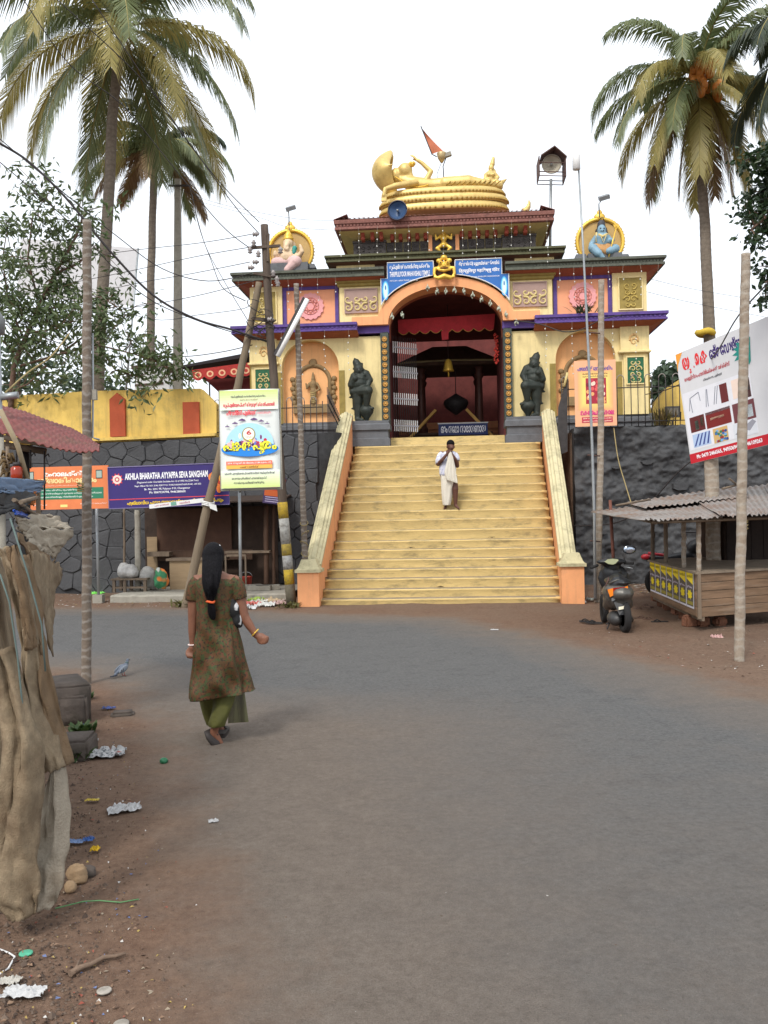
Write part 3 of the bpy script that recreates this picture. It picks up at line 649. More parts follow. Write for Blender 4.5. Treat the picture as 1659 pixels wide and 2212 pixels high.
# red scalloped valance
va = thing('valance', 'red scalloped cloth valance hung across the gate arch', 'valance', TM)
pts = [(-1.25, 6.86), (1.3, 6.93)]
for k in range(9):
    x0 = 1.3-k*.283; pts += [(x0-.283*t/6, 6.57-.03*k/9-.085*math.sin(PI*t/6)) for t in range(1, 7)]
MB().prism(pts[:2]+pts[2:], .95, .965).build('cloth', RED, va)
s = MB(); s.tube([(p[0], .945, p[1]) for p in pts[2:]], .008, 4); s.build('trim', mat('gold_trim', (.45, .25, .05), .6), va)
hb = thing('hanging_drop', 'short red fabric drop hanging from the valance centre', 'drop', TM); MB().prism([(-.12, 6.52), (.08, 6.54), (.07, 6.3), (-.1, 6.28)], .93, .94).build('cloth', RED, hb)
# red garland inside the right jamb
gl = thing('garland', 'red flower garland hanging inside the gate beside the rosette column', 'garland', tat(1.30, .75, 0)); s = MB(); rg = random.Random(4)
for k in range(46): s.ell((rg.uniform(-.05, .05), rg.uniform(-.04, .04), 6.35-k*.017), .028, 6, 4)
s.build('flowers', mat('flower_red', (.40, .03, .02), .7, .4, 30), gl)
# bell-shaped lamp
bl = thing('hanging_bell', 'brass bell hanging in the dark temple hall', 'bell', tat(.05, 2.2, 0)); MB().lathe([(.02, 6.0), (.06, 5.98), (.10, 5.9), (.13, 5.72), (.16, 5.66), (.01, 5.66)], n=14).build('bell_body', GOLD2, bl)
MB().tube([(0, 0, 6.0), (0, 0, 7.5)], .01, 5).build('chain', IRON, bl); MB().tube([(0, 0, 5.7), (0, 0, 5.5)], .02, 6).build('clapper', GOLD2, bl)
# carved wooden pavilion inside
pv = thing('pavilion', 'dark carved wooden pavilion with four pillars inside the gate', 'pavilion', tat(.08, 4.6, 3.62))
MB().loft([[(sx*w_, sy*d_, z) for sx, sy in ((-1, -1), (1, -1), (1, 1), (-1, 1))] for w_, d_, z in ((1.25, 1.0, 0), (1.25, 1.0, .06), (1.15, .92, .09), (1.15, .92, .38), (1.22, .98, .42), (1.22, .98, .48))], True, True, False).build('dais', DARKW, pv)
for k in range(6):
    s = MB(); s.prism(arc(0, 0, .15, .16, 0, PI, 10), -.012, .012); o = s.build('lotus_panel', mat('lotus_tan', (.28, .2, .12), .7), pv); o.location = (-.9+.36*k, -.925, .13)
for sx in (-.86, .86):
    for sy in (-.75, .75):
        s = MB(); s.lathe([(.15, .48), (.15, .78), (.11, .82), (.10, 1.5), (.085, 2.05), (.12, 2.1), (.14, 2.2), (.10, 2.26), (.17, 2.4)], (0, 0, 0), 12); o = s.build('pillar', mat('pillar_wood', (.10, .04, .03), .5, .2, 8), pv); o.location = (sx, sy, 0)
s = MB(); s.loft([[(sx*w_, sy*w_*.8, z) for sx, sy in ((-1, -1), (1, -1), (1, 1), (-1, 1))] for w_, z in ((1.05, 2.4), (1.5, 2.42), (1.52, 2.5), (1.1, 2.75), (.5, 3.1))], True, True, False); s.build('roof', DARKW, pv)
s = MB(); s.tube([(-1.5, -1.2, 2.47), (-1.3, -1.22, 2.52), (0, -1.22, 2.55), (1.3, -1.22, 2.52), (1.5, -1.2, 2.47)], .03, 6); s.build('fascia', mat('fascia_gold', (.30, .24, .12), .6), pv)
lamp = thing('brass_lamp', 'round dark brass lamp hanging inside the wooden pavilion', 'lamp', tat(.25, 4.2, 5.0)); s = MB(); s.lathe([(.02, .3), (.1, .25), (.35, .1), (.38, 0), (.3, -.14), (.08, -.3), (.02, -.34)], n=16); s.build('bowl', IRON, lamp); MB().tube([(0, 0, .3), (0, 0, 1.6)], .012, 5).build('chain', IRON, lamp)
for sg in (-1, 1):
    q = thing('stay_beam', 'yellow slanting beam %s the pavilion pillars' % ('left of' if sg < 0 else 'right of'), 'beam', TM)
    q['label'] = 'yellow slanting rail inside the gate beside the pavilion'; q['group'] = 'slanting rails in the gate hall'
    MB().tube([(sg*.45+.1, 3.6, 4.75), (sg*1.25+.08, 3.2, 3.85)], .055, 4, False).build('rail', mat('rail_yellow', (.62, .36, .10), .7), q)
# grille gate leaf standing open inside the left jamb
gg = thing('iron_gate', 'open iron gate leaf with white bar bands beside the rosette column', 'gate', tat(-1.40, .62, 3.63) @ Matrix.Rotation(math.radians(38), 4, 'Z'))
for k in range(12):
    x = .03+k*.066; s = MB(); s.tube([(x, 0, 0), (x, 0, 2.75)], .008, 5); s.build('bar', IRON, gg)
    for zc in (.42, 1.12, 1.82, 2.46):
        MB().box(x-.011, x+.011, -.016, -.002, zc-.15, zc+.15).build('white_bar', WHITE, gg)
for zc in (.42, 1.12, 1.82, 2.46): MB().box(0, .80, -.022, -.017, zc-.02, zc+.02).build('rail', mat('rail_grey', (.35, .34, .36), .6), gg)
# ================================================================ lettering
PRE = set('െേൈെേைिெே'); SPLIT = {'ൊ': ('െ', 'ാ'), 'ോ': ('േ', 'ാ'), 'ൌ': ('െ', 'ൗ'), 'ொ': ('ெ', 'ா'), 'ோ': ('ே', 'ா')}
VIR = set('്्')
def reorder(t):
    out = []
    for ch in t:
        pre, post = (ch, '') if ch in PRE else SPLIT.get(ch, (None, ''))
        if pre is None: out.append(ch); continue
        i = len(out)-1
        while i >= 2 and out[i-1] in VIR: i -= 2
        out.insert(max(i, 0), pre)
        if post: out.append(post)
    return ''.join(out)
def textmesh(body, bold):
    c = bpy.data.curves.new('t', 'FONT'); c.body = reorder(body); c.size = 1; c.offset = bold; c.resolution_u = 3; c.fill_mode = 'FRONT'
    o = bpy.data.objects.new('t', c); COL.objects.link(o); dg = bpy.context.evaluated_depsgraph_get()
    me = bpy.data.meshes.new_from_object(o.evaluated_get(dg)); bpy.data.objects.remove(o); bpy.data.curves.remove(c); return me
PRINT = {}
def ink(r, g, b):
    k = (r, g, b)
    if k not in PRINT: PRINT[k] = mat('ink_%d_%d_%d' % k, C8(r, g, b), .6, .04, 8, 0)
    return PRINT[k]
def letter(parent, body, x0, x1, z0, z1, m, y=-.004, bold=.018, shear=0):
    me = textmesh(body, bold)
    if not me.vertices: return
    xs_ = [v.co.x for v in me.vertices]; ys_ = [v.co.y for v in me.vertices]; ax, bx, ay, by = min(xs_), max(xs_), min(ys_), max(ys_)
    for v in me.vertices:
        fx = (v.co.x-ax)/max(bx-ax, 1e-6); fz = (v.co.y-ay)/max(by-ay, 1e-6)
        v.co = (x0+(x1-x0)*fx, y, z0+(z1-z0)*fz+shear*(fx-.5))
    me.materials.clear(); me.materials.append(m); me.update()
    return put('lettering', me, parent)
def flat(parent, name, poly, m, y=-.003):
    s = MB(); s.add([(a, y, b) for a, b in poly], [tuple(range(len(poly)))]); return s.build(name, m, parent)
def rect(x0, x1, z0, z1): return [(x0, z0), (x1, z0), (x1, z1), (x0, z1)]
def oval(cx, cz, rx, rz, n=28): return arc(cx, cz, rx, rz, 0, 2*PI*(n-1)/n, n-1)
def frame_px(BL, d1, BR, d2, TLp, d3=None):
    a, b, c = Pd(*BL, d1), Pd(*BR, d2), Pd(*TLp, d3 or d1); X = (b-a); w_ = X.length; X.normalize(); Z = c-a; Z -= X*Z.dot(X); h = Z.length; Z.normalize(); Y = Z.cross(X)
    return Matrix(((X.x, Y.x, Z.x, a.x), (X.y, Y.y, Z.y, a.y), (X.z, Y.z, Z.z, a.z), (0, 0, 0, 1))), w_, h
# ---- blue name boards on the arch
BLUE = mat('board_blue', (.022, .13, .42), .45, .12, 2, .03)
for sg in (-1, 1):
    nb = thing('name_board', ('blue name board with white letters in English over the gate arch' if sg < 0 else 'blue name board over the gate arch with its name in Tamil and Hindi'), 'sign', TM)
    outl = [(sg*x, z) for x, z in [(.27, 8.02), (1.42, 8.02), (1.42, 7.63), (1.585, 7.63), (1.585, 6.97)]]
    ac = [(sg*x, z) for x, z in [(1.72*math.cos(a), 6.52+1.13*math.sin(a)+.03) for a in [.40+(1.42-.40)*k/14 for k in range(15)]]]
    poly = outl+ac
    MB().prism(poly, -.30, -.265).build('board', BLUE, nb)
    s = MB(); loop = poly+poly[:1]; s.tube([(x, -.30, z) for x, z in loop], .014, 5, False); s.build('white_border', WHITE, nb)
    WI = ink(235, 235, 240)
    xa, xb = sorted((sg*.36, sg*1.36))
    if sg < 0:
        letter(nb, 'തൃപ്പുലിയൂർ മഹാവിഷ്ണു ക്ഷേത്രം', xa, xb, 7.82, 7.97, WI, -.306, .03); letter(nb, 'THRIPPULIYOOR MAHAVISHNU TEMPLE', xa, xb, 7.66, 7.79, WI, -.306, .02)
        letter(nb, 'സമർപ്പണം: പുലിയൂർ ജ്വല്ലറി, ചെങ്ങന്നൂർ', xa, xb-.3, 7.54, 7.59, WI, -.306, .01)
    else:
        letter(nb, 'திருபுலியூர் மஹாவிஷ்ணு கோவில்', xa, xb, 7.84, 7.97, WI, -.306, .03); letter(nb, 'त्रिप्पुलियूर महाविष्णु मंदिर', xa, xb, 7.67, 7.80, WI, -.306, .025)
        letter(nb, 'Donated: JEWELLERS, CHENGANNUR', xa+.3, xb, 7.56, 7.60, WI, -.306, .01)
    gx = sg*1.47
    for rx, rz, c in ((.085, .24, (70, 170, 230)), (.065, .21, (150, 220, 245)), (.045, .18, (215, 235, 240))): flat(nb, 'painted_glow', oval(gx, 7.33, rx, rz), ink(*c), -.3035-.0008*(.1-rx)*20)
    flat(nb, 'painted_figure', oval(gx, 7.40, .018, .06, 12)+[], ink(60, 120, 170), -.3062)
# ---- small silver bells hung along the arch
bm_ = MB(); rg = random.Random(3)
for k in range(9): a = 2*PI*k/9; bm_.ell((.045*math.cos(a)*rg.uniform(.6, 1), .03*math.sin(a), -.05+rg.uniform(-.05, .03)), (.018, .014, .038), 6, 4, Matrix.Rotation(rg.uniform(-.6, .6), 3, 'Y'))
bm_.tube([(0, 0, .05), (0, 0, -.03)], .012, 5); bme = bm_.mesh('tassel_mesh', mat('tassel_silver', (.42, .45, .36), .5, .3, 30))
for k, (u, v) in enumerate(((847, 686), (869, 683), (924, 632), (944, 640), (963, 640), (982, 637), (1002, 640), (1021, 648), (1040, 657), (1059, 666), (1078, 677), (1093, 690), (1115, 707))):
    u, v = (u, v-14) if k > 1 else (u, v-6)
    x, z = TL(u, v, -.27); o = put('arch_ornament', bme, None, M4=TM @ Matrix.Translation((x, -.285, z)) @ Matrix.Rotation(k*1.3, 4, 'Z')); tag(o, 'small silver hanging tassel on the orange gate arch', 'ornament', 'silver tassels along the gate arch')
# ---- blue board low inside the hall
ib = thing('notice_board', 'dark blue board with white letters inside the gate hall', 'sign', tat(.35, 3.0, 3.66)); MB().box(-.62, .78, 0, .03, .30, .62).build('board', mat('navy', (.015, .03, .13), .5), ib)
MB().box(.40, .78, 0.0, .03, -.02, .28).build('board', mat('navy', (0, 0, 0)), ib); MB().box(-.64, .8, -.01, .04, .62, .65).build('frame', WHITE, ib)
letter(ib, 'ഓം നമോ നാരായണായ', -.55, .72, .36, .56, ink(240, 240, 245), -.004, .03); letter(ib, 'നമഃ', .46, .72, .06, .20, ink(240, 240, 245), -.004, .03)
# ---- festival poster on a pole frame
M4, w_, h = frame_px((478, 1057), 15.2, (607, 1053), 15.2, (465, 845), 15.3)
ps = thing('festival_poster', 'tall pale festival banner with crowd picture tied on a thin pole frame', 'poster', M4)
pm = mat('banner_white', (.70, .73, .70), .55, .05, 2, .05, 4); pgm = mat('banner_lime', (.66, .72, .36), .55, .06, 3, .05, 4)
s = MB(); nx, nzv = 10, 16
s.add([(w_*i/nx, .015*math.sin(i*1.1+j*.5)-.02*math.sin(PI*i/nx), h*j/nzv+.015*math.sin(PI*i/nx)*(1 if j == nzv else 0)) for j in range(nzv+1) for i in range(nx+1)], [(j*(nx+1)+i, j*(nx+1)+i+1, (j+1)*(nx+1)+i+1, (j+1)*(nx+1)+i) for j in range(nzv) for i in range(nx)], True)
sh = s.build('sheet', pm, ps); so = sh.modifiers.new('t', 'SOLIDIFY'); so.thickness = .006
YP = -.048
# printed fields: lime wash fading top and bottom, in strips
for k in range(8):
    t = k/8; c = [a+(b-a)*t for a, b in zip((205, 220, 140), (232, 238, 232))]; c = tuple(int(q) for q in c)
    flat(ps, 'print_field', rect(.01*w_, .99*w_, h*(.995-.025*(k+1)), h*(.995-.025*k)), ink(*c), YP+.004); flat(ps, 'print_field', rect(.01*w_, .99*w_, h*(.005+.022*k), h*(.005+.022*(k+1))), ink(*c), YP+.004)
LX = lambda f: f*w_
LZ = lambda f: (1-f)*h
def pl(t, xa, xb, za, zb, c, bold=.02): letter(ps, t, LX(xa), LX(xb), LZ(zb), LZ(za), ink(*c), YP-.003, bold)
pl('തൃപ്പുലിയൂർ മഹാവിഷ്ണു ക്ഷേത്രം', .2, .78, .055, .085, (70, 60, 90)); pl('ഭക്തജന സമിതി', .35, .65, .095, .11, (150, 110, 90), .01)
pl('തൃപ്പുലിയൂരപ്പന് തിരുമുൽക്കാഴ്ചയായി', .07, .93, .13, .185, (225, 50, 80), .035); pl('ഫ്രണ്ട്സ് പുലിയൂർ', .12, .62, .205, .27, (225, 40, 60), .04); pl('സമർപ്പിക്കുന്ന', .64, .87, .225, .255, (230, 80, 100), .02)
flat(ps, 'print_disc', oval(LX(.5), LZ(.605), .48*w_, .075*h), ink(30, 130, 215), YP+.002)
flat(ps, 'print_sky', [(LX(.5)+.40*w_*math.cos(a), LZ(.56)+.22*h*math.sin(a)) for a in [PI*k/20 for k in range(21)]], ink(170, 215, 245), YP+.0012)
rg = random.Random(11)
for k in range(70):
    a = rg.uniform(.05, PI-.05); r_ = rg.uniform(.25, 1); x, z = .5+.40*r_*math.cos(a), .575-.13*r_*math.sin(a)*rg.uniform(.2, 1)
    c = rg.choice(((120, 40, 90), (200, 40, 60), (240, 190, 180), (90, 120, 200), (150, 60, 110), (250, 225, 200), (70, 40, 80)))
    flat(ps, 'print_crowd', oval(LX(x), LZ(z), rg.uniform(.015, .035)*w_, rg.uniform(.012, .03)*h, 8), ink(*c), YP+.0005-.00001*k)
for x, z, q in ((.13, .375, .04), (.26, .345, .05), (.38, .315, .06), (.58, .31, .06), (.70, .33, .05), (.80, .355, .04)):
    flat(ps, 'print_parasol', [(LX(x)+q*w_*math.cos(a), LZ(z)+q*.5*w_*math.sin(a)) for a in [PI*k/8 for k in range(9)]], ink(95, 60, 120), YP-.0008); flat(ps, 'print_parasol_top', rect(LX(x-.012), LX(x+.012), LZ(z-.022), LZ(z-.016)), ink(60, 60, 60), YP-.0008)
flat(ps, 'print_medal', oval(LX(.485), LZ(.455), .115*w_, .072*h), ink(150, 145, 90), YP-.0010); flat(ps, 'print_medal', oval(LX(.485), LZ(.453), .095*w_, .060*h), ink(245, 240, 225), YP-.0016)
pl('6', .45, .53, .415, .46, (190, 40, 50), .03); pl('വർഷം', .43, .55, .468, .49, (220, 150, 140), .01)
# the big word, with dark outline behind: the doubled letter is drawn as two overlapped letters
for c, dy, dx, dz, bo in (((60, 50, 30), -.0005, .008, -.006, .075), ((236, 232, 60), -.0030, 0, 0, .045)):
    for t, xa, xb, za, zb in (('പ', .05, .24, .535, .62), ('ക', .20, .37, .53, .62), ('ൽ', .37, .55, .505, .62), ('പ', .55, .70, .54, .62), ('ൂ', .66, .76, .57, .67), ('ര', .70, .86, .525, .615), ('ം', .87, .95, .57, .615)):
        letter(ps, t, LX(xa)+dx, LX(xb)+dx, LZ(zb)+dz, LZ(za)+dz, ink(*c), YP-.003+dy, bo)
flat(ps, 'print_band', rect(LX(.1), LX(.87), LZ(.765), LZ(.725)), ink(226, 110, 85), YP-.001); flat(ps, 'print_band', rect(LX(.1), LX(.87), LZ(.802), LZ(.765)), ink(240, 180, 80), YP-.001)
pl('2014 ജനുവരി 30 വ്യാഴം (1189 മകരം 17)', .12, .85, .733, .757, (250, 240, 235)); pl('പകൽ 3 മണിക്ക്', .33, .64, .772, .795, (90, 50, 30))
pl('ക്ഷേത്ര പുനരുദ്ധാരണ പ്രവർത്തനങ്ങൾ നടക്കുന്നതിനാൽ', .07, .91, .835, .865, (60, 60, 75)); pl('ആഘോഷപരിപാടികൾ പരമാവധി കുറച്ച്', .19, .77, .885, .915, (60, 60, 75)); pl('ഈ വർഷവും ഭംഗിയായി നടത്തുന്നു.', .22, .73, .93, .96, (60, 60, 75))
s = MB()
for xx in (-.02, w_): s.box(xx, xx+.025, .02, .05, -.03, h+.02)
for zz in (-.03, h-.01): s.box(-.02, w_+.02, .02, .05, zz, zz+.03)
s.build('wood_frame', CONC, ps)
# its steel pole (stands on the slab beyond)
# ---- purple association sign
M4, w_, h = frame_px((236, 1099), 17.6, (496, 1089), 17.5, (235, 1010))
sg_ = thing('shop_sign', 'long purple sign board with white English lettering over the tea shop', 'sign', M4); MB().box(0, w_, 0, .04, 0, h).build('board', mat('sign_purple', (.035, .020, .15), .45, .1, 3, .03), sg_)
s = MB(); s.tube([(0, -.003, 0), (w_, -.003, 0), (w_, -.003, h), (0, -.003, h), (0, -.003, 0)], .012, 4, False); s.build('edge_strip', ink(110, 100, 140), sg_)
WI = ink(238, 238, 242)
letter(sg_, 'AKHILA BHARATHA AYYAPPA SEVA SANGHAM', .14*w_, .83*w_, .68*h, .84*h, WI, -.005, .035); letter(sg_, '(Registered under Charitable Societies Act 12 of 1955 No.22/64 Tvm)', .24*w_, .75*w_, .575*h, .63*h, WI, -.005, .01)
letter(sg_, 'Regd. Office: P.B. NO. 2146, FORT P.O, THIRUVANANTHAPURAM - 695 023', .22*w_, .77*w_, .49*h, .54*h, WI, -.005, .012); letter(sg_, 'Br. No. 234 / 98, Puliyoor P.O, Chengannur', .30*w_, .68*w_, .40*h, .46*h, WI, -.005, .012); letter(sg_, 'Ph: 9847934798, 9446288600', .34*w_, .64*w_, .32*h, .38*h, WI, -.005, .015)
flat(sg_, 'red_line', rect(0, w_, .205*h, .225*h), ink(215, 70, 80), -.003); letter(sg_, 'എല്ലാവിധ പൂജാ സാധനങ്ങളും വിൽക്കപ്പെടും', .15*w_, .95*w_, .05*h, .17*h, ink(240, 200, 40), -.005, .03)
q = [(.075*w_+(.125*h+.03*h*math.cos(10*a))*math.cos(a), .70*h+(.125*h+.03*h*math.cos(10*a))*math.sin(a)) for a in [2*PI*k/60 for k in range(60)]]
flat(sg_, 'emblem', q, ink(220, 60, 70), -.004); flat(sg_, 'emblem', oval(.075*w_, .70*h, .11*h, .11*h), ink(250, 210, 200), -.005); flat(sg_, 'emblem', oval(.075*w_, .70*h, .06*h, .06*h), ink(190, 90, 100), -.006); flat(sg_, 'emblem', oval(.075*w_, .70*h, .03*h, .03*h), ink(250, 230, 200), -.007)
rg = random.Random(2)
for k in range(14): flat(sg_, 'print_deity', oval((.90+rg.uniform(-.05, .05))*w_, rg.uniform(.28, .85)*h, rg.uniform(.010, .022)*w_, rg.uniform(.05, .12)*h, 10), ink(*rg.choice(((225, 110, 40), (190, 60, 40), (240, 170, 60), (120, 40, 60), (235, 130, 60)))), -.003-.0002*k)
# white tube banner tied below
M4b, wb, hb_ = frame_px((323, 1099), 17.35, (440, 1085), 17.3, (322, 1090)); bn = thing('cloth_strip', 'narrow white printed strip tied under the purple sign', 'banner', M4b); MB().box(0, wb, 0, .01, 0, hb_).build('strip', WHITE, bn); [letter(bn, t_, a_*wb, b_*wb, .25*hb_, .75*hb_, ink(190, 110, 130), -.003, .02) for t_, a_, b_ in (('പൂജ സ്റ്റോർ', .1, .36), ('ലോട്ടറി', .56, .75))]; MB().box(.40*wb, .5*wb, -.004, .0, .1*hb_, .95*hb_).build('green_patch', ink(110, 160, 140), bn)
# ---- orange astrologer sign
M4, w_, h = frame_px((62, 1102), 17.9, (235, 1098), 17.7, (60, 1010))
og = thing('shop_sign', 'orange astrologer sign board with a green panel behind the trunk pole', 'sign', M4); MB().box(0, w_, 0, .04, 0, h).build('board', mat('sign_orange', (.70, .20, .07), .5, .1, 3, .03), og)
flat(og, 'green_field', rect(.0*w_, .94*w_, .235*h, .50*h), ink(45, 120, 90), -.003)
letter(og, 'മഹാലക്ഷ്മി', .20*w_, .76*w_, .77*h, .90*h, ink(250, 245, 235), -.005, .045); letter(og, 'ജ്യോതിഷാലയം', .10*w_, .86*w_, .61*h, .76*h, ink(240, 215, 150), -.005, .045); letter(og, 'പൊരുത്തം.സന്താനം.വിവാഹം.ജാതകം', .2*w_, .7*w_, .535*h, .575*h, ink(250, 200, 180), -.005, .01)
for k, (t, a, b) in enumerate((('ജാതകം, പ്രശ്നം, മുഹൂർത്തം, പൊരുത്തം', .16, .80), ('വാസ്തു നക്ഷത്രകല്ലുകൾ മുതലായ ജ്യോതിഷ സംബന്ധമായ', .05, .92), ('എല്ലാകാര്യങ്ങളും നിർണ്ണയിച്ചുകൊടുക്കും', .15, .81))): letter(og, t, a*w_, b*w_, (.425-.08*k)*h, (.475-.08*k)*h, ink(225, 235, 225), -.006, .02)
for x in (.885, .03): flat(og, 'print_picture', rect((x-.035)*w_, (x+.045)*w_, .70*h, .90*h), ink(40, 60, 60), -.004); flat(og, 'print_picture', rect((x-.028)*w_, (x+.038)*w_, .72*h, .88*h), ink(160, 175, 165), -.005)
letter(og, 'പുലിയൂർ പി.ഒ', .05*w_, .23*w_, .09*h, .13*h, ink(250, 230, 220), -.005, .01); letter(og, 'ജ്യോത്സ്യൻ രാമകൃഷ്ണൻ', .65*w_, .98*w_, .10*h, .14*h, ink(250, 230, 220), -.005, .01); flat(og, 'label_patch', rect(.40*w_, .49*w_, .05*h, .11*h), ink(240, 215, 130), -.004)
# ---- small board right of the poster pole
M4, w_, h = frame_px((567, 1086), 17.6, (612, 1091), 17.55, (567, 1040)); sb = thing('small_sign', 'small dim purple and red sign hanging beside the leaning utility pole', 'sign', M4); MB().box(0, w_, 0, .03, 0, h*1.3).build('board', mat('sb_purple', (.05, .03, .10), .5), sb)
for k, c in enumerate(((150, 60, 40), (170, 50, 40), (190, 90, 40))): flat(sb, 'print_band', rect(.04*w_, w_, h*(1.2-.28*k-.28), h*(1.2-.28*k)), ink(*c), -.004)
for k in range(3): flat(sb, 'print_line', rect(.1*w_, .9*w_, h*(.08+.1*k), h*(.12+.1*k)), ink(170, 160, 190), -.004)
# ---- orange poster on the right fence
M4, w_, h = frame_px((1243, 922), 20.2, (1333, 919), 20.1, (1240, 780))
op = thing('festival_poster', 'orange and yellow temple poster with a red picture fixed to the iron fence', 'poster', M4); MB().box(0, w_, 0, .03, 0, h).build('board', mat('poster_orange', (.80, .42, .24), .55, .05, 3, .03), op)
for k in range(6): t = k/5; c = tuple(int(a+(b-a)*t) for a, b in zip((248, 175, 120), (246, 214, 120))); e_ = .04+.012*k; flat(op, 'print_field', rect(e_*w_*2, w_*(1-2*e_), h*(.24+.02*k), h*(.86-.02*k)), ink(*c), -.002-.0004*k)
letter(op, 'പഴയാറ്റിൽ ദേവീക്ഷേത്രം', .08*w_, .92*w_, .84*h, .92*h, ink(90, 80, 160), -.006, .04); letter(op, 'പൊങ്കാല മഹോത്സവം', .2*w_, .8*w_, .785*h, .815*h, ink(90, 60, 50), -.006, .02); letter(op, 'മകരം ഒന്നിന് രാവിലെ', .2*w_, .8*w_, .745*h, .77*h, ink(90, 60, 50), -.006, .02)
flat(op, 'print_picture', rect(.27*w_, .76*w_, .34*h, .73*h), ink(165, 40, 60), -.005); rg = random.Random(5)
for k in range(26): flat(op, 'print_picture', oval((.51+rg.uniform(-.2, .2))*w_, rg.uniform(.37, .70)*h, .045*w_, .03*h, 8), ink(*rg.choice(((220, 90, 90), (240, 170, 110), (120, 30, 50), (250, 210, 190), (190, 60, 80)))), -.0055-.0001*k)
letter(op, 'മകരപൊങ്കാല', .13*w_, .93*w_, .17*h, .26*h, ink(215, 50, 130), -.009, .05)
flat(op, 'print_band', rect(.16*w_, .9*w_, .055*h, .14*h), ink(190, 60, 80), -.005); letter(op, '2014 ജനുവരി മകരം 1 ചൊവ്വ', .19*w_, .87*w_, .105*h, .13*h, ink(250, 225, 200), -.008, .02); letter(op, 'ഏവർക്കും സ്വാഗതം പുലിയൂർ', .19*w_, .87*w_, .065*h, .09*h, ink(250, 225, 200), -.008, .02)
# ---- big white billboard
M4, w_, h = frame_px((1493, 1002), 15.6, (1720, 945), 13.6, (1478, 758))
bb = thing('billboard', 'large white billboard advertising metal fabrication with red band on a thick post', 'billboard', M4)
MB().box(0, w_, 0, .05, 0, h).build('board', mat('board_white', (.66, .66, .68), .45, .04, 3, .02), bb)
U = w_*(1659-1493)/(1720-1493)           # visible width unit
flat(bb, 'red_band', rect(0, w_, 0, .085*h), ink(190, 30, 45), -.003); letter(bb, 'Ph: 0479 2466565, 9495069457, 9446109263', .10*U, .98*U, .025*h, .065*h, WI, -.006, .03)
flat(bb, 'orange_corner', [(0, .84*h), (.02*U, .90*h), (.1*U, .995*h), (0, .995*h)], ink(240, 160, 60), -.003)
for t_, xa_, xb_, za_, zb_ in (('യ', .08, .185, .83, .94), ('ു', .17, .20, .785, .825), ('.', .235, .25, .82, .84), ('െ', .265, .325, .83, .94), ('ക', .335, .44, .83, .94)): letter(bb, t_, xa_*U, xb_*U, za_*h, zb_*h, ink(225, 45, 50), -.005, .05)
letter(bb, 'ട്രേഡേഴ്സ്', .47*U, .93*U, .835*h, .95*h, ink(60, 40, 110), -.005, .04)
letter(bb, 'അലുമിനിയം ഫാബ്രിക്കേഷൻ വർക്ക്സ്', .08*U, .72*U, .72*h, .77*h, ink(185, 45, 60), -.005, .03); letter(bb, 'കിഴക്കേനട, പുലിയൂർ', .34*U, .60*U, .672*h, .70*h, ink(50, 50, 60), -.005, .02)
flat(bb, 'print_panel', rect(.02*U, .95*U, .115*h, .63*h), ink(224, 224, 230), -.003)
def pic(x0, x1, z0, z1, c): return flat(bb, 'print_picture', rect(x0*U, x1*U, z0*h, z1*h), ink(*c), -.005)
pic(.54, .64, .44, .60, (105, 40, 42)); pic(.70, .80, .44, .60, (236, 214, 200)); pic(.86, .93, .42, .58, (75, 45, 45)); pic(.87, .92, .48, .56, (110, 150, 150))
pic(.07, .28, .265, .40, (95, 35, 35)); pic(.14, .19, .28, .36, (110, 150, 135)); pic(.22, .26, .30, .38, (105, 120, 100)); pic(.30, .64, .26, .40, (120, 35, 32)); pic(.36, .55, .325, .345, (225, 190, 160)); pic(.30, .64, .38, .40, (170, 165, 170)); pic(.67, .95, .24, .40, (110, 60, 65)); pic(.80, .92, .26, .36, (190, 200, 205))
pic(.08, .33, .13, .245, (175, 195, 225)); pic(.37, .57, .12, .245, (205, 170, 110)); pic(.64, .94, .115, .235, (215, 218, 225))
for k in range(4): flat(bb, 'print_picture', [((.09+.06*k)*U, .14*h), ((.115+.06*k)*U, .14*h), ((.185+.05*k)*U, .24*h), ((.165+.05*k)*U, .24*h)], ink(60, 75, 140), -.006)
rg = random.Random(8)
for k in range(22): flat(bb, 'print_picture', oval((.47+rg.uniform(-.08, .08))*U, rg.uniform(.13, .22)*h, .02*U, .012*h, 8), ink(*rg.choice(((60, 110, 175), (120, 170, 215), (150, 50, 45), (60, 120, 80), (40, 70, 140)))), -.006-.0001*k)
flat(bb, 'print_picture', [(.66*U, .15*h), (.70*U, .13*h), (.77*U, .17*h), (.85*U, .15*h), (.94*U, .21*h), (.90*U, .235*h)], ink(150, 150, 160), -.006)
for a, b in (((.09, .46), (.12, .57)), ((.12, .57), (.25, .60)), ((.25, .60), (.26, .52)), ((.12, .57), (.13, .44)), ((.36, .45), (.37, .60)), ((.33, .45), (.36, .60)), ((.44, .45), (.49, .60)), ((.47, .45), (.52, .60))):
    s = MB(); s.tube([(a[0]*U, -.004, a[1]*h), (b[0]*U, -.004, b[1]*h)], .006, 4, False); s.build('print_ladder', ink(110, 115, 130), bb)
flat(bb, 'print_leaf', [(.95*U+q*math.cos(a), .80*h+.9*q*math.sin(a)) for q, a in [((.15-.03*math.sin(3*k))*U, .6+2*PI*k/24*.78+.5) for k in range(20)]], ink(30, 140, 130), -.006)
s = MB()
for zz in (.05*h, .5*h, .95*h): s.box(.02, w_-.02, .055, .10, zz-.02, zz+.02)
s.build('back_frame', IRON, bb)
# ================================================================ statues
def zmap(x0, y0, sc, y):
    def f(X, Y, dy=0.0):
        a, b = TL((x0+X/sc)*.96006, (y0+Y/sc)*.96006, y); return V((a, y+dy, b))
    return f
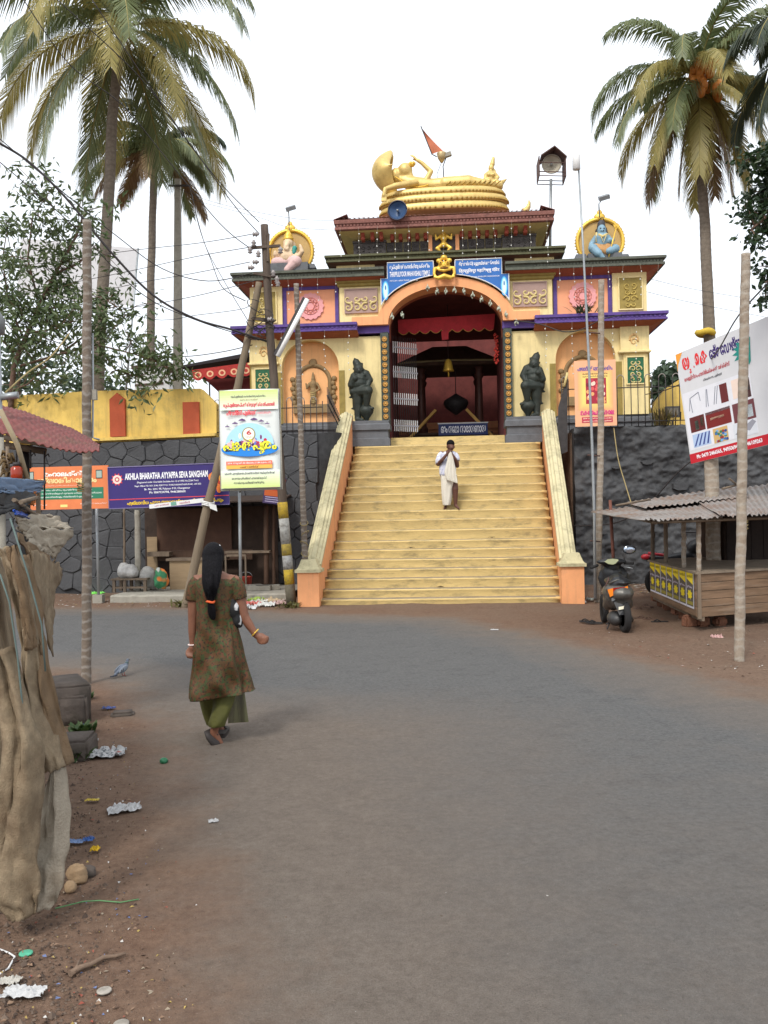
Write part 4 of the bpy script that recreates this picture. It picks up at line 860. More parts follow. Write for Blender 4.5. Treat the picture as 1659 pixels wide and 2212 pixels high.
# ---- gilded reclining deity on serpent coils
S_ = zmap(820, 270, 4.608, 1.0); vz = thing('reclining_statue', 'golden reclining deity on serpent coils crowning the tiled gate roof', 'statue', TM)
def stadium(cx, cy, rx, ry, z, n=48, p=2.6): return [(cx+rx*(abs(math.cos(a))**(2/p))*(1 if math.cos(a) > 0 else -1), cy+ry*(abs(math.sin(a))**(2/p))*(1 if math.sin(a) > 0 else -1), z) for a in [2*PI*k/n for k in range(n)]]
ca, cb = S_(160, 900), S_(1490, 900); cx = (ca.x+cb.x)/2; RX = (cb.x-ca.x)/2
for k, (Yb, Yt, gr) in enumerate(((1000, 915, 1.0), (915, 835, 1.0), (835, 765, .95))):
    zb, zt = S_(800, Yb).z, S_(800, Yt).z; h = zt-zb; s = MB()
    s.loft([stadium(cx, 1.0, RX*gr*q, .62*gr*(q if q > .8 else q), zb+h*t) for q, t in ((.95, 0), (.985, .08), (1.0, .25), (1.0, .5), (.985, .72), (.955, .9), (.90, 1.0))]); cl = s.build('serpent_coil', GOLD, vz)
    s = MB(); rings = 96
    for j in range(rings):
        a = 2*PI*j/rings; p = stadium(cx, 1.0, RX*gr*1.004, .62*gr*1.006, zb+h*.22, rings)[j]
        if p[1] < 1.05: s.ell((p[0], p[1], p[2]), (.026, .026, h*.17), 5, 5)
    s.build('belly_scales', mat('gold_dull', (.40, .25, .055), .5, .2, 9, .2, metal=.3), cl)['kind'] = 'stuff'
# hood
sp = [((330, 800), .12), ((240, 770), .28), ((150, 700), .42), ((95, 620), .50), ((80, 540), .52), ((100, 460), .48), ((150, 395), .40), ((215, 350), .28), ((285, 318), .10)]
pts = [S_(*p) for p, _ in sp]; rows = []
for i, (p, (_, w_)) in enumerate(zip(pts, sp)):
    t = (pts[min(i+1, 8)]-pts[max(i-1, 0)]).normalized(); nrm = V((t.z, 0, -t.x)); row = []
    for k in range(13):
        a = -1+2*k/12; q = a*1.35; row.append(p+V((0, w_*math.sin(q), 0))+nrm*(1.15*w_*(1-math.cos(q))*1.3))
    rows.append(row)
s = MB(); s.loft(rows, False, False); hd = s.build('serpent_hood', GOLD, vz); m_ = hd.modifiers.new('t', 'SOLIDIFY'); m_.thickness = .07; m_.offset = 0; hd.modifiers.new('s', 'SUBSURF').render_levels = 1
s = MB()
for k in range(5):
    pass
None
b = MB(); A = lambda X, Y, dy=0: S_(X, Y, dy)
b.ell(A(425, 545, -.12), (.20, .19, .21), 14, 10); b.ell(A(480, 470, -.15), (.05, .04, .05)); b.ell(A(470, 590, -.15), (.10, .10, .08)); b.ell(A(330, 590, -.1), (.16, .16, .2))
limb(b, [A(400, 640, -.1), A(520, 690, -.12), A(700, 700, -.12), A(850, 690, -.12)], [.15, .22, .19, .20]); limb(b, [A(850, 690, -.2), A(1080, 672, -.22), A(1400, 720, -.25)], [.19, .17, .08]); limb(b, [A(850, 700, .1), A(1100, 690, .1), A(1400, 720, .1)], [.19, .15, .08])
b.ell(A(1415, 690, -.1), (.06, .2, .12)); bo = skin('body', b, GOLD, vz, .03, 3)
b = MB(); limb(b, [A(640, 660, -.2), A(690, 565, -.2), A(600, 478, -.2), A(560, 452, -.2)], [.085, .07, .055, .05])
for k, (X, Y) in enumerate(((478, 395), (500, 392), (520, 400), (505, 430))): limb(b, [A(560, 452, -.2+.02*k), A((X+550)/2, (Y+440)/2, -.2+.02*k), A(X, Y, -.2+.02*k)], [.035, .026, .018], 6)
skin('raised_arm', b, GOLD, vz, .02, 2); b = MB(); b.ell(A(500, 495, -.2), (.07, .07, .06)); [b.ell(A(500, 495, -.2)+V((.06*math.cos(a), .06*math.sin(a), .03)), (.03, .03, .05), 6, 4) for a in [k*PI/3 for k in range(6)]]; b.build('lotus', GOLD2, vz)
b = MB(); limb(b, [A(530, 700, -.34), A(330, 770, -.58), A(235, 815, -.68), A(222, 880, -.7)], [.10, .085, .06, .055])
for k in range(4): limb(b, [A(205+14*k, 880, -.7), A(200+16*k, 945, -.72)], [.024, .016], 6)
skin('hanging_arm', b, GOLD, vz, .02, 2)
s = MB()
for k in range(11): p = A(850+50*k, 735, -.40); q = A(905+50*k, 680, -.34); s.tube([p, (p+q)/2+V((0, -.03, .0)), q], .018, 5)
s.tube([A(660, 740, -.36), A(800, 742, -.36), A(920, 745, -.36)], .022, 5); s.build('garment_folds', mat('gold_dull', (0, 0, 0)), vz)['kind'] = 'stuff'
s = MB()
for k in range(40): t = k/39; p = A(330+330*t, 640+100*math.sin(t*2.2), -.33); s.ell(p, .022, 5, 4)
s.build('necklace', GOLD2, vz)['kind'] = 'stuff'
vc = thing('seated_statue', 'small golden seated consort at the foot of the reclining deity', 'statue', TM); b = MB()
limb(b, [A(1300, 660, -.1), A(1300, 590, -.1)], [.14, .13]); b.ell(A(1312, 515, -.1), (.075, .08, .10)); limb(b, [A(1325, 470, -.1), A(1335, 410, -.1)], [.075, .04]); limb(b, [A(1255, 585, -.12), A(1245, 640, -.2), A(1290, 660, -.25)], [.05, .04, .035]); limb(b, [A(1350, 570, -.1), A(1385, 610, -.1), A(1360, 650, -.2)], [.05, .045, .035]); limb(b, [A(1290, 670, -.1), A(1400, 690, -.15), A(1440, 650, -.1), A(1470, 630, -.1)], [.13, .1, .05, .02]); limb(b, [A(1340, 540, -.05), A(1370, 610, 0)], [.06, .05])
b.ell(A(1285, 600, -.22), (.05, .05, .05)); b.ell(A(1330, 600, -.22), (.05, .05, .05)); skin('body', b, GOLD, vc, .02, 2)
tt = thing('tail_ornament', 'pointed gold serpent tail tip rising from the roof end', 'ornament', TM); s = MB(); q = zmap(1000, 260, 3.318, .6); s.tube([q(590, 720), q(612, 705), q(628, 680), q(634, 650), q(630, 630)], [.10, .08, .06, .035, .01], 8); s.build('tail', GOLD, tt)
# ---- saffron flag with lamp on wires
fl = thing('saffron_flag', 'limp saffron pennant on a thin staff behind the golden statue', 'flag', TM); s = MB(); a, b_, c_, d_ = A(590, 75), A(700, 355), A(820, 325), A(720, 260)
rows = [[a.lerp(b_, t), a.lerp(b_, t).lerp(a.lerp(d_.lerp(c_, t), t), .5)+V((0, .06*math.sin(t*5), 0)), a.lerp(d_.lerp(c_, t), t)] for t in [k/8 for k in range(9)]]; s.loft(rows, False, False)
s.build('pennant', mat('saffron', (.45, .13, .06), .7), fl); MB().tube([A(585, 65), A(700, 355), A(750, 380)], .015, 5).build('staff', IRON, fl)
ll = thing('flood_lamp', 'small brass flood lamp on a wire stand above the golden statue', 'lamp', TM); s = MB(); s.lathe([(.03, -.16), (.10, -.05), (.13, .08), (.12, .10)], A(800, 380), 12); s.build('lamp_bowl', mat('lamp_brass', (.5, .38, .2), .4, metal=.5), ll); MB().obox(A(865, 360), (.18, .12, .10), Matrix.Rotation(-.3, 3, 'Y')).build('lamp_head', CONC, ll)
MB().tube([A(825, 690), A(820, 540), A(815, 480), A(845, 395)], .014, 5).build('stand', IRON, ll); MB().tube([A(765, 690), A(752, 560), A(795, 450), A(790, 425)], .008, 4).build('cable', IRON, ll)
# ---- horn loudspeakers
def horn(name, label, pos, r, m_in, rot, m_out=IRON):
    t = thing(name, label, 'loudspeaker', TM @ Matrix.Translation(pos) @ rot.to_4x4()); s = MB(); s.lathe([(.05, -.5*r/.25), (.07, -.3*r/.25), (.13*r/.25, -.14), (r*.86, -.03), (r, 0), (r*.98, .015)], n=24); s.f.pop(); s.sm.pop(); o = s.build('horn_bell', m_out, t)
    s = MB(); s.lathe([(.03, -.10), (r*.5, -.09), (r*.90, -.012)], n=24); s.f.pop(); s.sm.pop(); s.build('horn_inside', m_in, t); s = MB(); s.tube([(r*math.cos(2*PI*k/24), r*math.sin(2*PI*k/24), .005) for k in range(25)], .016, 5); s.build('rim', m_out, t); MB().ell((0, 0, -.03), (.035, .035, .06)).build('driver', STEEL, t)
    return t
x, z = TL(860, 462, -.35); horn('horn_speaker', 'round blue horn loudspeaker mounted on the edge of the tiled roof', (x, -.62, z), .235, mat('horn_blue', (.03, .07, .16), .35), Matrix.Rotation(PI/2, 3, 'X') @ Matrix.Rotation(-.15, 3, 'Y'), mat('horn_navy', (.03, .035, .07), .35))
hp = zmap(1000, 260, 3.318, .3); c = hp(800, 362); horn('horn_speaker', 'beige horn loudspeaker inside a small roofed cage on a mast', (c.x, c.y, c.z), .235, mat('horn_beige', (.46, .42, .33), .5), Matrix.Rotation(PI/2, 3, 'X'), mat('horn_cream', (.42, .38, .3), .5))
cg = thing('speaker_cage', 'rusty roofed speaker cage on a thin mast above the gate', 'cage', TM); RUST = mat('rust', (.10, .055, .045), .8, .3, 12, .3)
s = MB(); a, b_, c_ = hp(715, 320), hp(815, 252), hp(905, 330)
for p, q in ((a, b_), (b_, c_)): s.add([p+V((0, -.25, 0)), q+V((0, -.25, 0)), q+V((0, .4, 0)), p+V((0, .4, 0)), p+V((0, -.25, -.03)), q+V((0, -.25, -.03)), q+V((0, .4, -.03)), p+V((0, .4, -.03))], [(0, 1, 2, 3), (4, 5, 6, 7), (0, 1, 5, 4), (3, 2, 6, 7)])
s.build('roof', RUST, cg)
for (X0, Ya, Yb) in ((700, 330, 470), (895, 345, 480)): p, q = hp(X0, Ya), hp(X0, Yb); MB().box(p.x-.012, p.x+.012, p.y-.25, p.y+.38, q.z, p.z).build('side_plate', RUST, cg)
for dy in (-.25, .35):
    for Y in (378, 445, 475): p, q = hp(700, Y, dy), hp(895, Y+5, dy); MB().tube([p, q], .012, 5).build('rail', RUST, cg)
p, q = hp(795, 475), hp(785, 1000); MB().tube([p, V((q.x, q.y, 7.95))], .035, 8).build('mast', STEEL, cg)
# ---- halo discs and seated figures on the wing cornices
def halo(par, c, r, y, zb):
    s = MB(); rr = [(c.x+r*.93*math.cos(a), c.z+r*.93*math.sin(a)) for a in [-.9+(PI+1.8)*k/40 for k in range(41)]]; s.prism(rr, y, y+.05); s.build('halo_disc', mat('halo_tan', (.50, .33, .12), .6, .1, 8, .15), par)
    s = MB(); s.tube([(c.x+r*.96*math.cos(a), y-.02, c.z+r*.96*math.sin(a)) for a in [-.9+(PI+1.8)*k/40 for k in range(41)]], .05, 7); s.build('halo_rim', GOLD2, par)
    s = MB(); [s.tube([(c.x+r*math.cos(a), y, c.z+r*math.sin(a)), (c.x+r*1.075*math.cos(a), y, c.z+r*1.075*math.sin(a))], [.02, .012], 5) for a in [-.8+(PI+1.6)*k/36 for k in range(37)]]; s.build('halo_spikes', GOLD2, par)['kind'] = 'stuff'
    s = MB(); s.ell((c.x, y-.03, c.z+r*1.05), (.14, .05, .10)); s.ell((c.x, y-.03, c.z+r*1.2), (.07, .04, .09)); s.build('halo_crest', GOLD2, par)
def lampost(lab, f, pts, head, par=None):
    t = thing('flood_light', lab, 'lamp', TM); MB().tube([f(*p) for p in pts], .018, 6).build('stem', STEEL, t); p = f(*head); MB().obox(p, (.26, .16, .10), Matrix.Rotation(-.25, 3, 'Y') @ Matrix.Rotation(.5, 3, 'X')).build('lamp_head', mat('lamp_grey', (.22, .23, .24), .5), t)
    return t
yS = .35; g_ = zmap(600, 500, 13.825, yS); gan = thing('elephant_deity', 'cream elephant-headed deity seated before a spiked gold halo', 'statue', TM)
BODY = mat('flesh_cream', (.70, .52, .34), .6, .12, 8, .15); CLO = mat('cloth_rose', (.62, .42, .40), .7, .1, 8, .2); TEAL = mat('sash_teal', (.04, .28, .24), .6)
halo(gan, g_(700, 870), .60, yS+.22, 0); cz = 7.93
MB().box(g_(0, 0).x+.02, g_(1300, 0).x, yS-.25, yS+.4, cz-.03, g_(0, 1370).z).build('pedestal', PLI, gan)
for X in (1340,): p = g_(X, 1300); MB().loft([[(p.x+a*h_, yS+.1+b2*h_, z) for a, b2 in ((-1, -1), (1, -1), (1, 1), (-1, 1))] for h_, z in ((.14, cz-.03), (.14, p.z-.12), (.17, p.z-.12), (.12, p.z+.0))], True, True, False).build('end_block', PLI, gan)
b = MB(); q = g_
b.ell(q(680, 1100, -.05), (.24, .21, .22)); b.ell(q(690, 950), (.21, .17, .16)); b.ell(q(680, 680, -.04), (.135, .14, .16)); b.ell(q(560, 720, .05), (.06, .03, .13)); b.ell(q(820, 730, .05), (.07, .03, .13))
limb(b, [q(675, 720, -.14), q(660, 820, -.22), q(640, 900, -.24), q(690, 930, -.25), q(725, 890, -.25)], [.085, .07, .055, .045, .03]); limb(b, [q(560, 930), q(360, 1150), q(300, 1030, -.1), q(300, 980, -.12)], [.10, .085, .065, .05]); limb(b, [q(560, 930), q(480, 1060, -.1), q(450, 980, -.2), q(455, 900, -.22)], [.09, .08, .06, .045]); limb(b, [q(850, 930), q(980, 1090), q(1120, 950, -.1), q(1080, 800, -.1), q(1060, 740, -.1)], [.10, .085, .06, .045, .03]); limb(b, [q(850, 950), q(950, 1120, -.15), q(1000, 1120, -.2)], [.09, .08, .06])
skin('body', b, BODY, gan, .018, 2); b = MB(); limb(b, [q(690, 1260, -.05), q(320, 1290, -.12)], [.17, .13]); limb(b, [q(800, 1250, -.1), q(950, 1300, -.2), q(700, 1560, -.26)], [.17, .16, .09]); limb(b, [q(700, 1560, -.26), q(720, 1660, -.28)], [.09, .05]); skin('lower_garment', b, CLO, gan, .02, 3)
s = MB(); s.lathe([(.13, 0), (.14, .06), (.11, .10), (.12, .13), (.06, .22), (.02, .30)], q(680, 590, -.02), 14); s.build('crown', GOLD2, gan); b = MB(); limb(b, [q(900, 860, -.14), q(880, 1010, -.17)], [.07, .05]); limb(b, [q(870, 1230, -.2), q(800, 1270, -.22)], [.06, .05]); limb(b, [q(500, 870, -.05), q(480, 1180, .02)], [.04, .05]); skin('sash', b, TEAL, gan, .02, 1)
s = MB(); [s.ell(q(X, 680, -.165), (.018, .012, .022), 6, 5) for X in (625, 735)]; s.build('eyes', IRON, gan); s = MB(); s.tube([q(560, 950, -.16), q(690, 1010, -.2), q(830, 950, -.16)], .025, 6); s.build('necklace', GOLD2, gan)
lampost('small flood light on a stem over the elephant-headed statue', zmap(500, 260, 3.318, .5), ((500, 870), (498, 760), (495, 715), (505, 700)), (512, 692))
h_ = zmap(1290, 460, 11.85, yS); shv = thing('blue_deity', 'blue seated deity with trident before a gold halo on the gate', 'statue', TM); BLU = mat('flesh_blue', (.20, .33, .42), .55, .12, 8, .15); TIG = mat('skin_orange', (.45, .24, .09), .7, .3, 20, .2)
halo(shv, h_(745, 930), .60, yS+.22, 0); q = h_
MB().box(q(330, 0).x, q(1230, 0).x, yS-.25, yS+.4, cz-.03, q(0, 1400).z).build('pedestal', PLI, shv)
for X in (200, 1330): p = q(X, 1360); MB().loft([[(p.x+a*k_, yS+.1+b2*k_, z) for a, b2 in ((-1, -1), (1, -1), (1, 1), (-1, 1))] for k_, z in ((.13, cz-.03), (.13, p.z-.1), (.17, p.z-.1), (.12, p.z+.03))], True, True, False).build('end_block', PLI, shv)
b = MB(); b.ell(q(745, 720, -.06), (.115, .12, .155)); limb(b, [q(745, 820, -.02), q(755, 900)], [.075, .1]); limb(b, [q(760, 960, -.0), q(755, 1140)], [.22, .165]); limb(b, [q(600, 920), q(490, 1060), q(430, 1190, -.15)], [.095, .075, .055]); limb(b, [q(910, 900), q(960, 1010, -.1), q(1010, 1010, -.2)], [.095, .075, .055]); limb(b, [q(640, 1240), q(490, 1240, -.2), q(620, 1400, -.3), q(740, 1520, -.32)], [.14, .12, .10, .055]); limb(b, [q(870, 1230), q(1080, 1230, -.15), q(900, 1330, -.28)], [.14, .12, .085])
b.ell(q(735, 760, -.18), (.02, .03, .03)); skin('body', b, BLU, shv, .018, 2); b = MB(); limb(b, [q(600, 1220, -.05), q(900, 1220, -.05)], [.16, .16]); limb(b, [q(640, 1230, -.16), q(850, 1330, -.2)], [.1, .1]); skin('skin_garment', b, TIG, shv, .02, 2)
b = MB(); limb(b, [q(745, 610), q(745, 530), q(750, 460)], [.12, .10, .05]); limb(b, [q(650, 700, .05), q(660, 850, .08)], [.06, .05]); limb(b, [q(850, 650, .05), q(900, 830, .08)], [.06, .06]); skin('hair', b, mat('statue_hair', (.05, .05, .06), .6), shv, .018, 1); s = MB(); s.tube([q(650, 850, -.14), q(740, 920, -.2), q(880, 840, -.14)], .035, 6); s.tube([q(700, 900, -.2), q(760, 1090, -.22), q(840, 900, -.2)], .012, 5); s.build('serpent_collar', CREAM, shv)
s = MB(); s.tube([q(885, 1500, -.3), q(1100, 700, -.22)], .018, 6); [s.tube([q(1090, 740, -.22), q(1090+dx, 690, -.22), q(1095+dx*1.3, 600, -.22)], .014, 5) for dx in (-40, 0, 60)]; s.build('trident', GOLD2, shv); s = MB(); s.tube([q(600, 1040, -.1), q(600, 780, -.1)], .025, 6); s.build('prayer_beads', CREAM, shv)
s = MB(); [s.ell(q(X, 690, -.172), (.022, .01, .014), 6, 5) for X in (700, 790)]; s.tube([q(700, 765, -.175), q(740, 752, -.185), q(785, 765, -.175)], .012, 5); s.build('face_paint', IRON, shv); s = MB(); s.tube([q(780+55*math.cos(a), 380+60*math.sin(a), .1) for a in [2*PI*k/16 for k in range(17)]], .012, 5); s.build('ring', IRON, shv)
lampost('small flood light on a bent stem over the blue statue', zmap(1000, 260, 3.318, .5), ((1158, 760), (1152, 660), (1175, 625)), (1192, 612))
# ---- bronze-green door guardians
def guardian(sg, label):
    t = thing('guardian_statue', label, 'statue', tat(0, 0, 0)); G0 = zmap(770, 790, 13.0, -.24)
    base = TL((1160+0)*1.0, 905, -.24)
    def q(X, Y, dy=0):
        p = G0(X, Y, dy)
        if sg > 0: p.x = -p.x-.02
        return p
    b = MB(); b.ell(q(490, 560, -.05), (.13, .13, .155)); limb(b, [q(460, 440), q(410, 330), q(365, 230)], [.13, .095, .03]); limb(b, [q(540, 660), q(520, 800)], [.13, .20]); b.ell(q(500, 960, -.04), (.205, .17, .17)); limb(b, [q(700, 680), q(810, 850), q(740, 1060, -.08)], [.11, .085, .06]); limb(b, [q(360, 760), q(290, 1000, -.08), q(400, 840, -.18)], [.12, .105, .06]); b.ell(q(400, 830, -.2), (.07, .05, .07))
    limb(b, [q(460, 1180), q(760, 1180, -.16), q(720, 1600, -.1)], [.19, .135, .075]); limb(b, [q(470, 1190), q(470, 1500), q(460, 1960)], [.185, .13, .085]); limb(b, [q(690, 1680, -.08), q(900, 1690, -.12)], [.065, .045]); limb(b, [q(460, 2010, -.04), q(600, 2030, -.12)], [.075, .045])
    b.ell(q(330, 1190), (.11, .14, .12)); b.ell(q(520, 600, -.17), (.025, .035, .03)); b.ell(q(520, 640, -.15), (.05, .03, .025))
    for k in range(3): limb(b, [q(420+40*k, 690-8*k, -.12), q(600+30*k, 700+10*k, -.12)], [.03, .03], 6)
    for X, Y, X2, Y2 in ((270, 1170, 195, 1095), (280, 1330, 195, 1345), (370, 500, 310, 510), (380, 620, 330, 615), (380, 680, 310, 690), (640, 560, 690, 545), (690, 600, 735, 575), (350, 1660, 260, 1680)): limb(b, [q(X, Y), q((X+X2)/2, (Y+Y2)/2+15), q(X2, Y2)], [.04, .03, .012], 6)
    limb(b, [q(330, 1200, .02), q(340, 1680, .02)], [.05, .035], 6); limb(b, [q(560, 430), q(580, 370)], [.06, .03], 6); skin('body', b, BRZ, t, .016, 1)
    s = MB(); s.lathe([(.02, 0), (.055, .03), (.07, .08), (.16, .20), (.185, .27), (.165, .33), (.10, .42), (.06, .44)], V((q(715, 2070).x, -.26, 4.075)), 16); s.build('mace', BRZ, t)
    s = MB(); s.box(min(q(370, 0).x, q(900, 0).x), max(q(370, 0).x, q(900, 0).x), -.42, -.04, 4.06, 4.085); s.build('base', PLI, t); s = MB(); [s.ell(q(X, 540, -.175), (.02, .014, .012), 6, 4) for X in (450, 535)]; s.build('eyes', CARV, t)
    return t
guardian(-1, 'green-black guardian statue with raised foot on a mace, by the gate leaf'); guardian(1, 'green-black guardian statue resting a foot on a mace, by the red garland')
# ---- relief figures in the two niches
for sg in (-1, 1):
    t = thing('niche_relief', 'brown arched relief with %s in the %s' % (('a standing crowned figure', 'niche beside the poles') if sg < 0 else ('its figure hidden behind the orange poster', 'other niche')), 'relief', tat(sg*3.42, .25, 0))
    t['label'] = 'brown relief arch with a standing crowned figure inside a niche' if sg < 0 else 'brown relief arch in the niche behind the orange poster'
    s = MB(); s.tube([(-.42, 0, 4.6), (-.42, 0, 5.2)]+[(.42*math.cos(a), 0, 5.2+.40*math.sin(a)) for a in [PI-PI*k/14 for k in range(15)]]+[(.42, 0, 4.6)], .075, 7, flat=.6); s.box(-.52, .52, -.1, .0, 4.38, 4.60); s.ell((0, -.03, 5.68), (.11, .05, .1))
    for sg2 in (-1, 1):
        for k in range(6): s.ell((sg2*(.50+.04*(k % 2)), -.02, 4.66+.12*k), (.075, .04, .07), 7, 5)
    s.build('arch_relief', BRN, t); b = MB(); limb(b, [(0, -.05, 4.62), (0, -.06, 4.95)], [.075, .085]); limb(b, [(0, -.05, 4.98), (0, -.05, 5.12)], [.07, .10]); b.ell((0, -.06, 5.25), (.05, .05, .065)); limb(b, [(0, -.05, 5.31), (0, -.05, 5.42)], [.045, .02]); limb(b, [(-.1, -.05, 5.14), (-.16, -.07, 5.02), (-.18, -.1, 5.14)], [.035, .03, .02]); limb(b, [(.1, -.05, 5.14), (.17, -.06, 5.0), (.09, -.1, 4.94)], [.035, .03, .025]); skin('figure', b, BRN, t, .016, 1)
    s = MB(); [s.tube([(-.085, -.12, 4.66+.05*k), (0, -.15, 4.645+.05*k), (.085, -.12, 4.66+.05*k)], .009, 4) for k in range(6)]; s.build('garment_bands', CREAM, t)
# ---- gilded figures over the arch
t = thing('gilded_figure', 'gilded winged figure in the small niche under the tiled roof', 'statue', TM); b = MB(); b.ell((0, -.12, 8.62), (.085, .08, .10)); b.ell((0, -.13, 8.78), (.065, .07, .075)); b.ell((0, -.12, 8.86), (.05, .05, .06)); b.ell((0, -.12, 8.46), (.11, .09, .08))
for sg in (-1, 1): limb(b, [(sg*.08, -.12, 8.68), (sg*.19, -.15, 8.60), (sg*.20, -.17, 8.72)], [.04, .032, .02]); limb(b, [(sg*.07, -.14, 8.44), (sg*.17, -.18, 8.36), (sg*.10, -.18, 8.30)], [.05, .045, .03]); limb(b, [(sg*.08, -.06, 8.72), (sg*.22, -.05, 8.78)], [.04, .015])
skin('body', b, GOLD2, t, .014, 1)
t = thing('lion_mask', 'gilded lion mask between the two blue name boards', 'statue', TM); b = MB(); b.ell((0, -.36, 7.86), (.16, .10, .13)); b.ell((-.09, -.44, 7.92), (.055, .05, .045)); b.ell((.09, -.44, 7.92), (.055, .05, .045)); b.ell((0, -.46, 7.84), (.05, .05, .05)); b.ell((0, -.34, 8.08), (.09, .07, .07)); b.ell((-.13, -.36, 8.0), (.07, .05, .06)); b.ell((.13, -.36, 8.0), (.07, .05, .06))
for sg in (-1, 1): limb(b, [(sg*.12, -.36, 7.82), (sg*.24, -.38, 7.80), (sg*.25, -.40, 7.66), (sg*.20, -.42, 7.58)], [.05, .045, .04, .03]); limb(b, [(0, -.42, 7.60), (sg*.14, -.42, 7.56), (sg*.24, -.42, 7.58)], [.07, .055, .03])
limb(b, [(-.13, -.42, 7.76), (0, -.46, 7.73), (.13, -.42, 7.76)], [.035, .04, .035]); skin('mask', b, GOLD2, t, .014, 1); s = MB(); s.tube([(-.10, -.47, 7.79), (0, -.50, 7.775), (.10, -.47, 7.79)], .014, 5); [s.ell((sg*.09, -.485, 7.925), .018, 6, 5) for sg in (-1, 1)]; s.build('mouth_and_eyes', mat('dark_red', (.10, .02, .02), .6), t)
# ================================================================ people and pigeon
def ringpts(c, rx, ry, n=36, p=2.2, fold=None):
    out = []
    for k in range(n):
        a = 2*PI*k/n; ca, sa = math.cos(a), math.sin(a); f = fold(a) if fold else 1
        out.append(c+V((rx*f*(abs(ca)**(2/p))*(1 if ca > 0 else -1), ry*f*(abs(sa)**(2/p))*(1 if sa > 0 else -1), 0)))
    return out
def pattern_mat(name, base, spots, scale=28):
    m = mat(name, base, .75, .2, 12, .2, 90); N = m.node_tree.nodes; L = m.node_tree.links; p = N['Principled BSDF']; src = p.inputs['Base Color'].links[0].from_socket
    tc = N.new('ShaderNodeTexCoord'); out = src
    for k, (c, s, lo) in enumerate(spots):
        v_ = N.new('ShaderNodeTexNoise'); v_.inputs['Scale'].default_value = s; v_.inputs['Detail'].default_value = 1.5; mp = N.new('ShaderNodeMapping'); mp.inputs['Location'].default_value = (k*7.1, k*3.3, 0); L.new(tc.outputs['Object'], mp.inputs[0]); L.new(mp.outputs[0], v_.inputs[0])
        r = N.new('ShaderNodeMapRange'); r.inputs[1].default_value = lo; r.inputs[2].default_value = lo+.05; L.new(v_.outputs[0], r.inputs[0]); mx = N.new('ShaderNodeMixRGB'); mx.inputs[2].default_value = (*c, 1); L.new(out, mx.inputs[1]); L.new(r.outputs[0], mx.inputs[0]); out = mx.outputs[0]
    L.new(out, p.inputs['Base Color']); return m
SKIN = mat('skin_brown', (.20, .085, .05), .55, .1, 20, .1, 120); SKIN2 = mat('skin_dark', (.11, .045, .03), .55, .1, 20, .1, 120)
HAIR = mat('hair_black', (.006, .0055, .007), .65, .3, 60, .6, 120, stretch=(1, 1, .06), spec=.12); SHOE = mat('shoe_dark', (.030, .024, .022), .6, .2, 20, .1)
def fist(b, c, d, s=1.0, side=1):
    d = V(d).normalized(); u = V((0, -1, 0)); w_ = d.cross(u).normalized(); u = w_.cross(d)
    b.ell(c+d*.035*s, (.036*s, .026*s, .04*s), 10, 7)
    for k, L_ in enumerate((.030, .036, .034, .027)):
        o = c+d*.062*s+w_*(.024-.016*k)*s; limb(b, [o, o+d*L_*.7*s+u*-.008*s, o+d*L_*.75*s+u*.022*s, o+d*.010*s+u*.03*s], [.0095*s, .009*s, .0085*s, .008*s], 7)
    o = c+d*.02*s+w_*.034*s*side; limb(b, [o, o+d*.028*s+w_*.008*s*side+u*.012*s, o+d*.05*s+u*.025*s], [.011*s, .010*s, .008*s], 7)
WB = G(470, 1605); WB.z = 0
def W(X, Y, dy=0.0): return Pd((400+X/4.514)*.96006, (1210+Y/4.514)*.96006, 6.95+dy)-WB
wo = thing('person', 'woman in rust and green printed tunic and olive trousers walking up the road', 'person', at(WB))
b = MB(); b.ell(W(360, 205, .01), (.078, .095, .115), 16, 12); limb(b, [W(355, 290, .0), W(355, 400, .0)], [.052, .060]); limb(b, [W(330, 460), W(420, 460)], [.10, .10]); limb(b, [W(390, 500), W(390, 760), W(395, 1000)], [.095, .085, .09]); limb(b, [W(200, 440), W(540, 440)], [.055, .055])
limb(b, [W(185, 455), W(160, 640), W(155, 800), W(150, 950), W(152, 1085)], [.055, .050, .042, .036, .027]); limb(b, [W(152, 1085), W(146, 1120, -.01)], [.026, .028])
limb(b, [W(575, 450), W(625, 620), W(668, 795), W(735, 900), W(795, 990)], [.058, .052, .044, .036, .027])
fist(b, W(145, 1105), (-.05, -.15, -1), 1.0, 1); fist(b, W(805, 1000), (.9, -.1, -.35), 1.05, 1)
limb(b, [W(340, 1050, .03), W(330, 1500, .2), W(350, 1850, .32)], [.08, .06, .042]); limb(b, [W(460, 1050, 0), W(470, 1550, 0), W(400, 1880, -.06)], [.08, .06, .04]); limb(b, [W(385, 1900, -.06), W(365, 1985, -.05)], [.036, .034]); limb(b, [W(365, 1985, -.05), W(430, 2090, -.02)], [.036, .028])
limb(b, [W(420, 1890, .30), W(450, 1950, .30)], [.04, .035]); limb(b, [W(450, 1950, .30), W(470, 1975, .40)], [.035, .028])
skin('body', b, SKIN, wo, .011, 2)
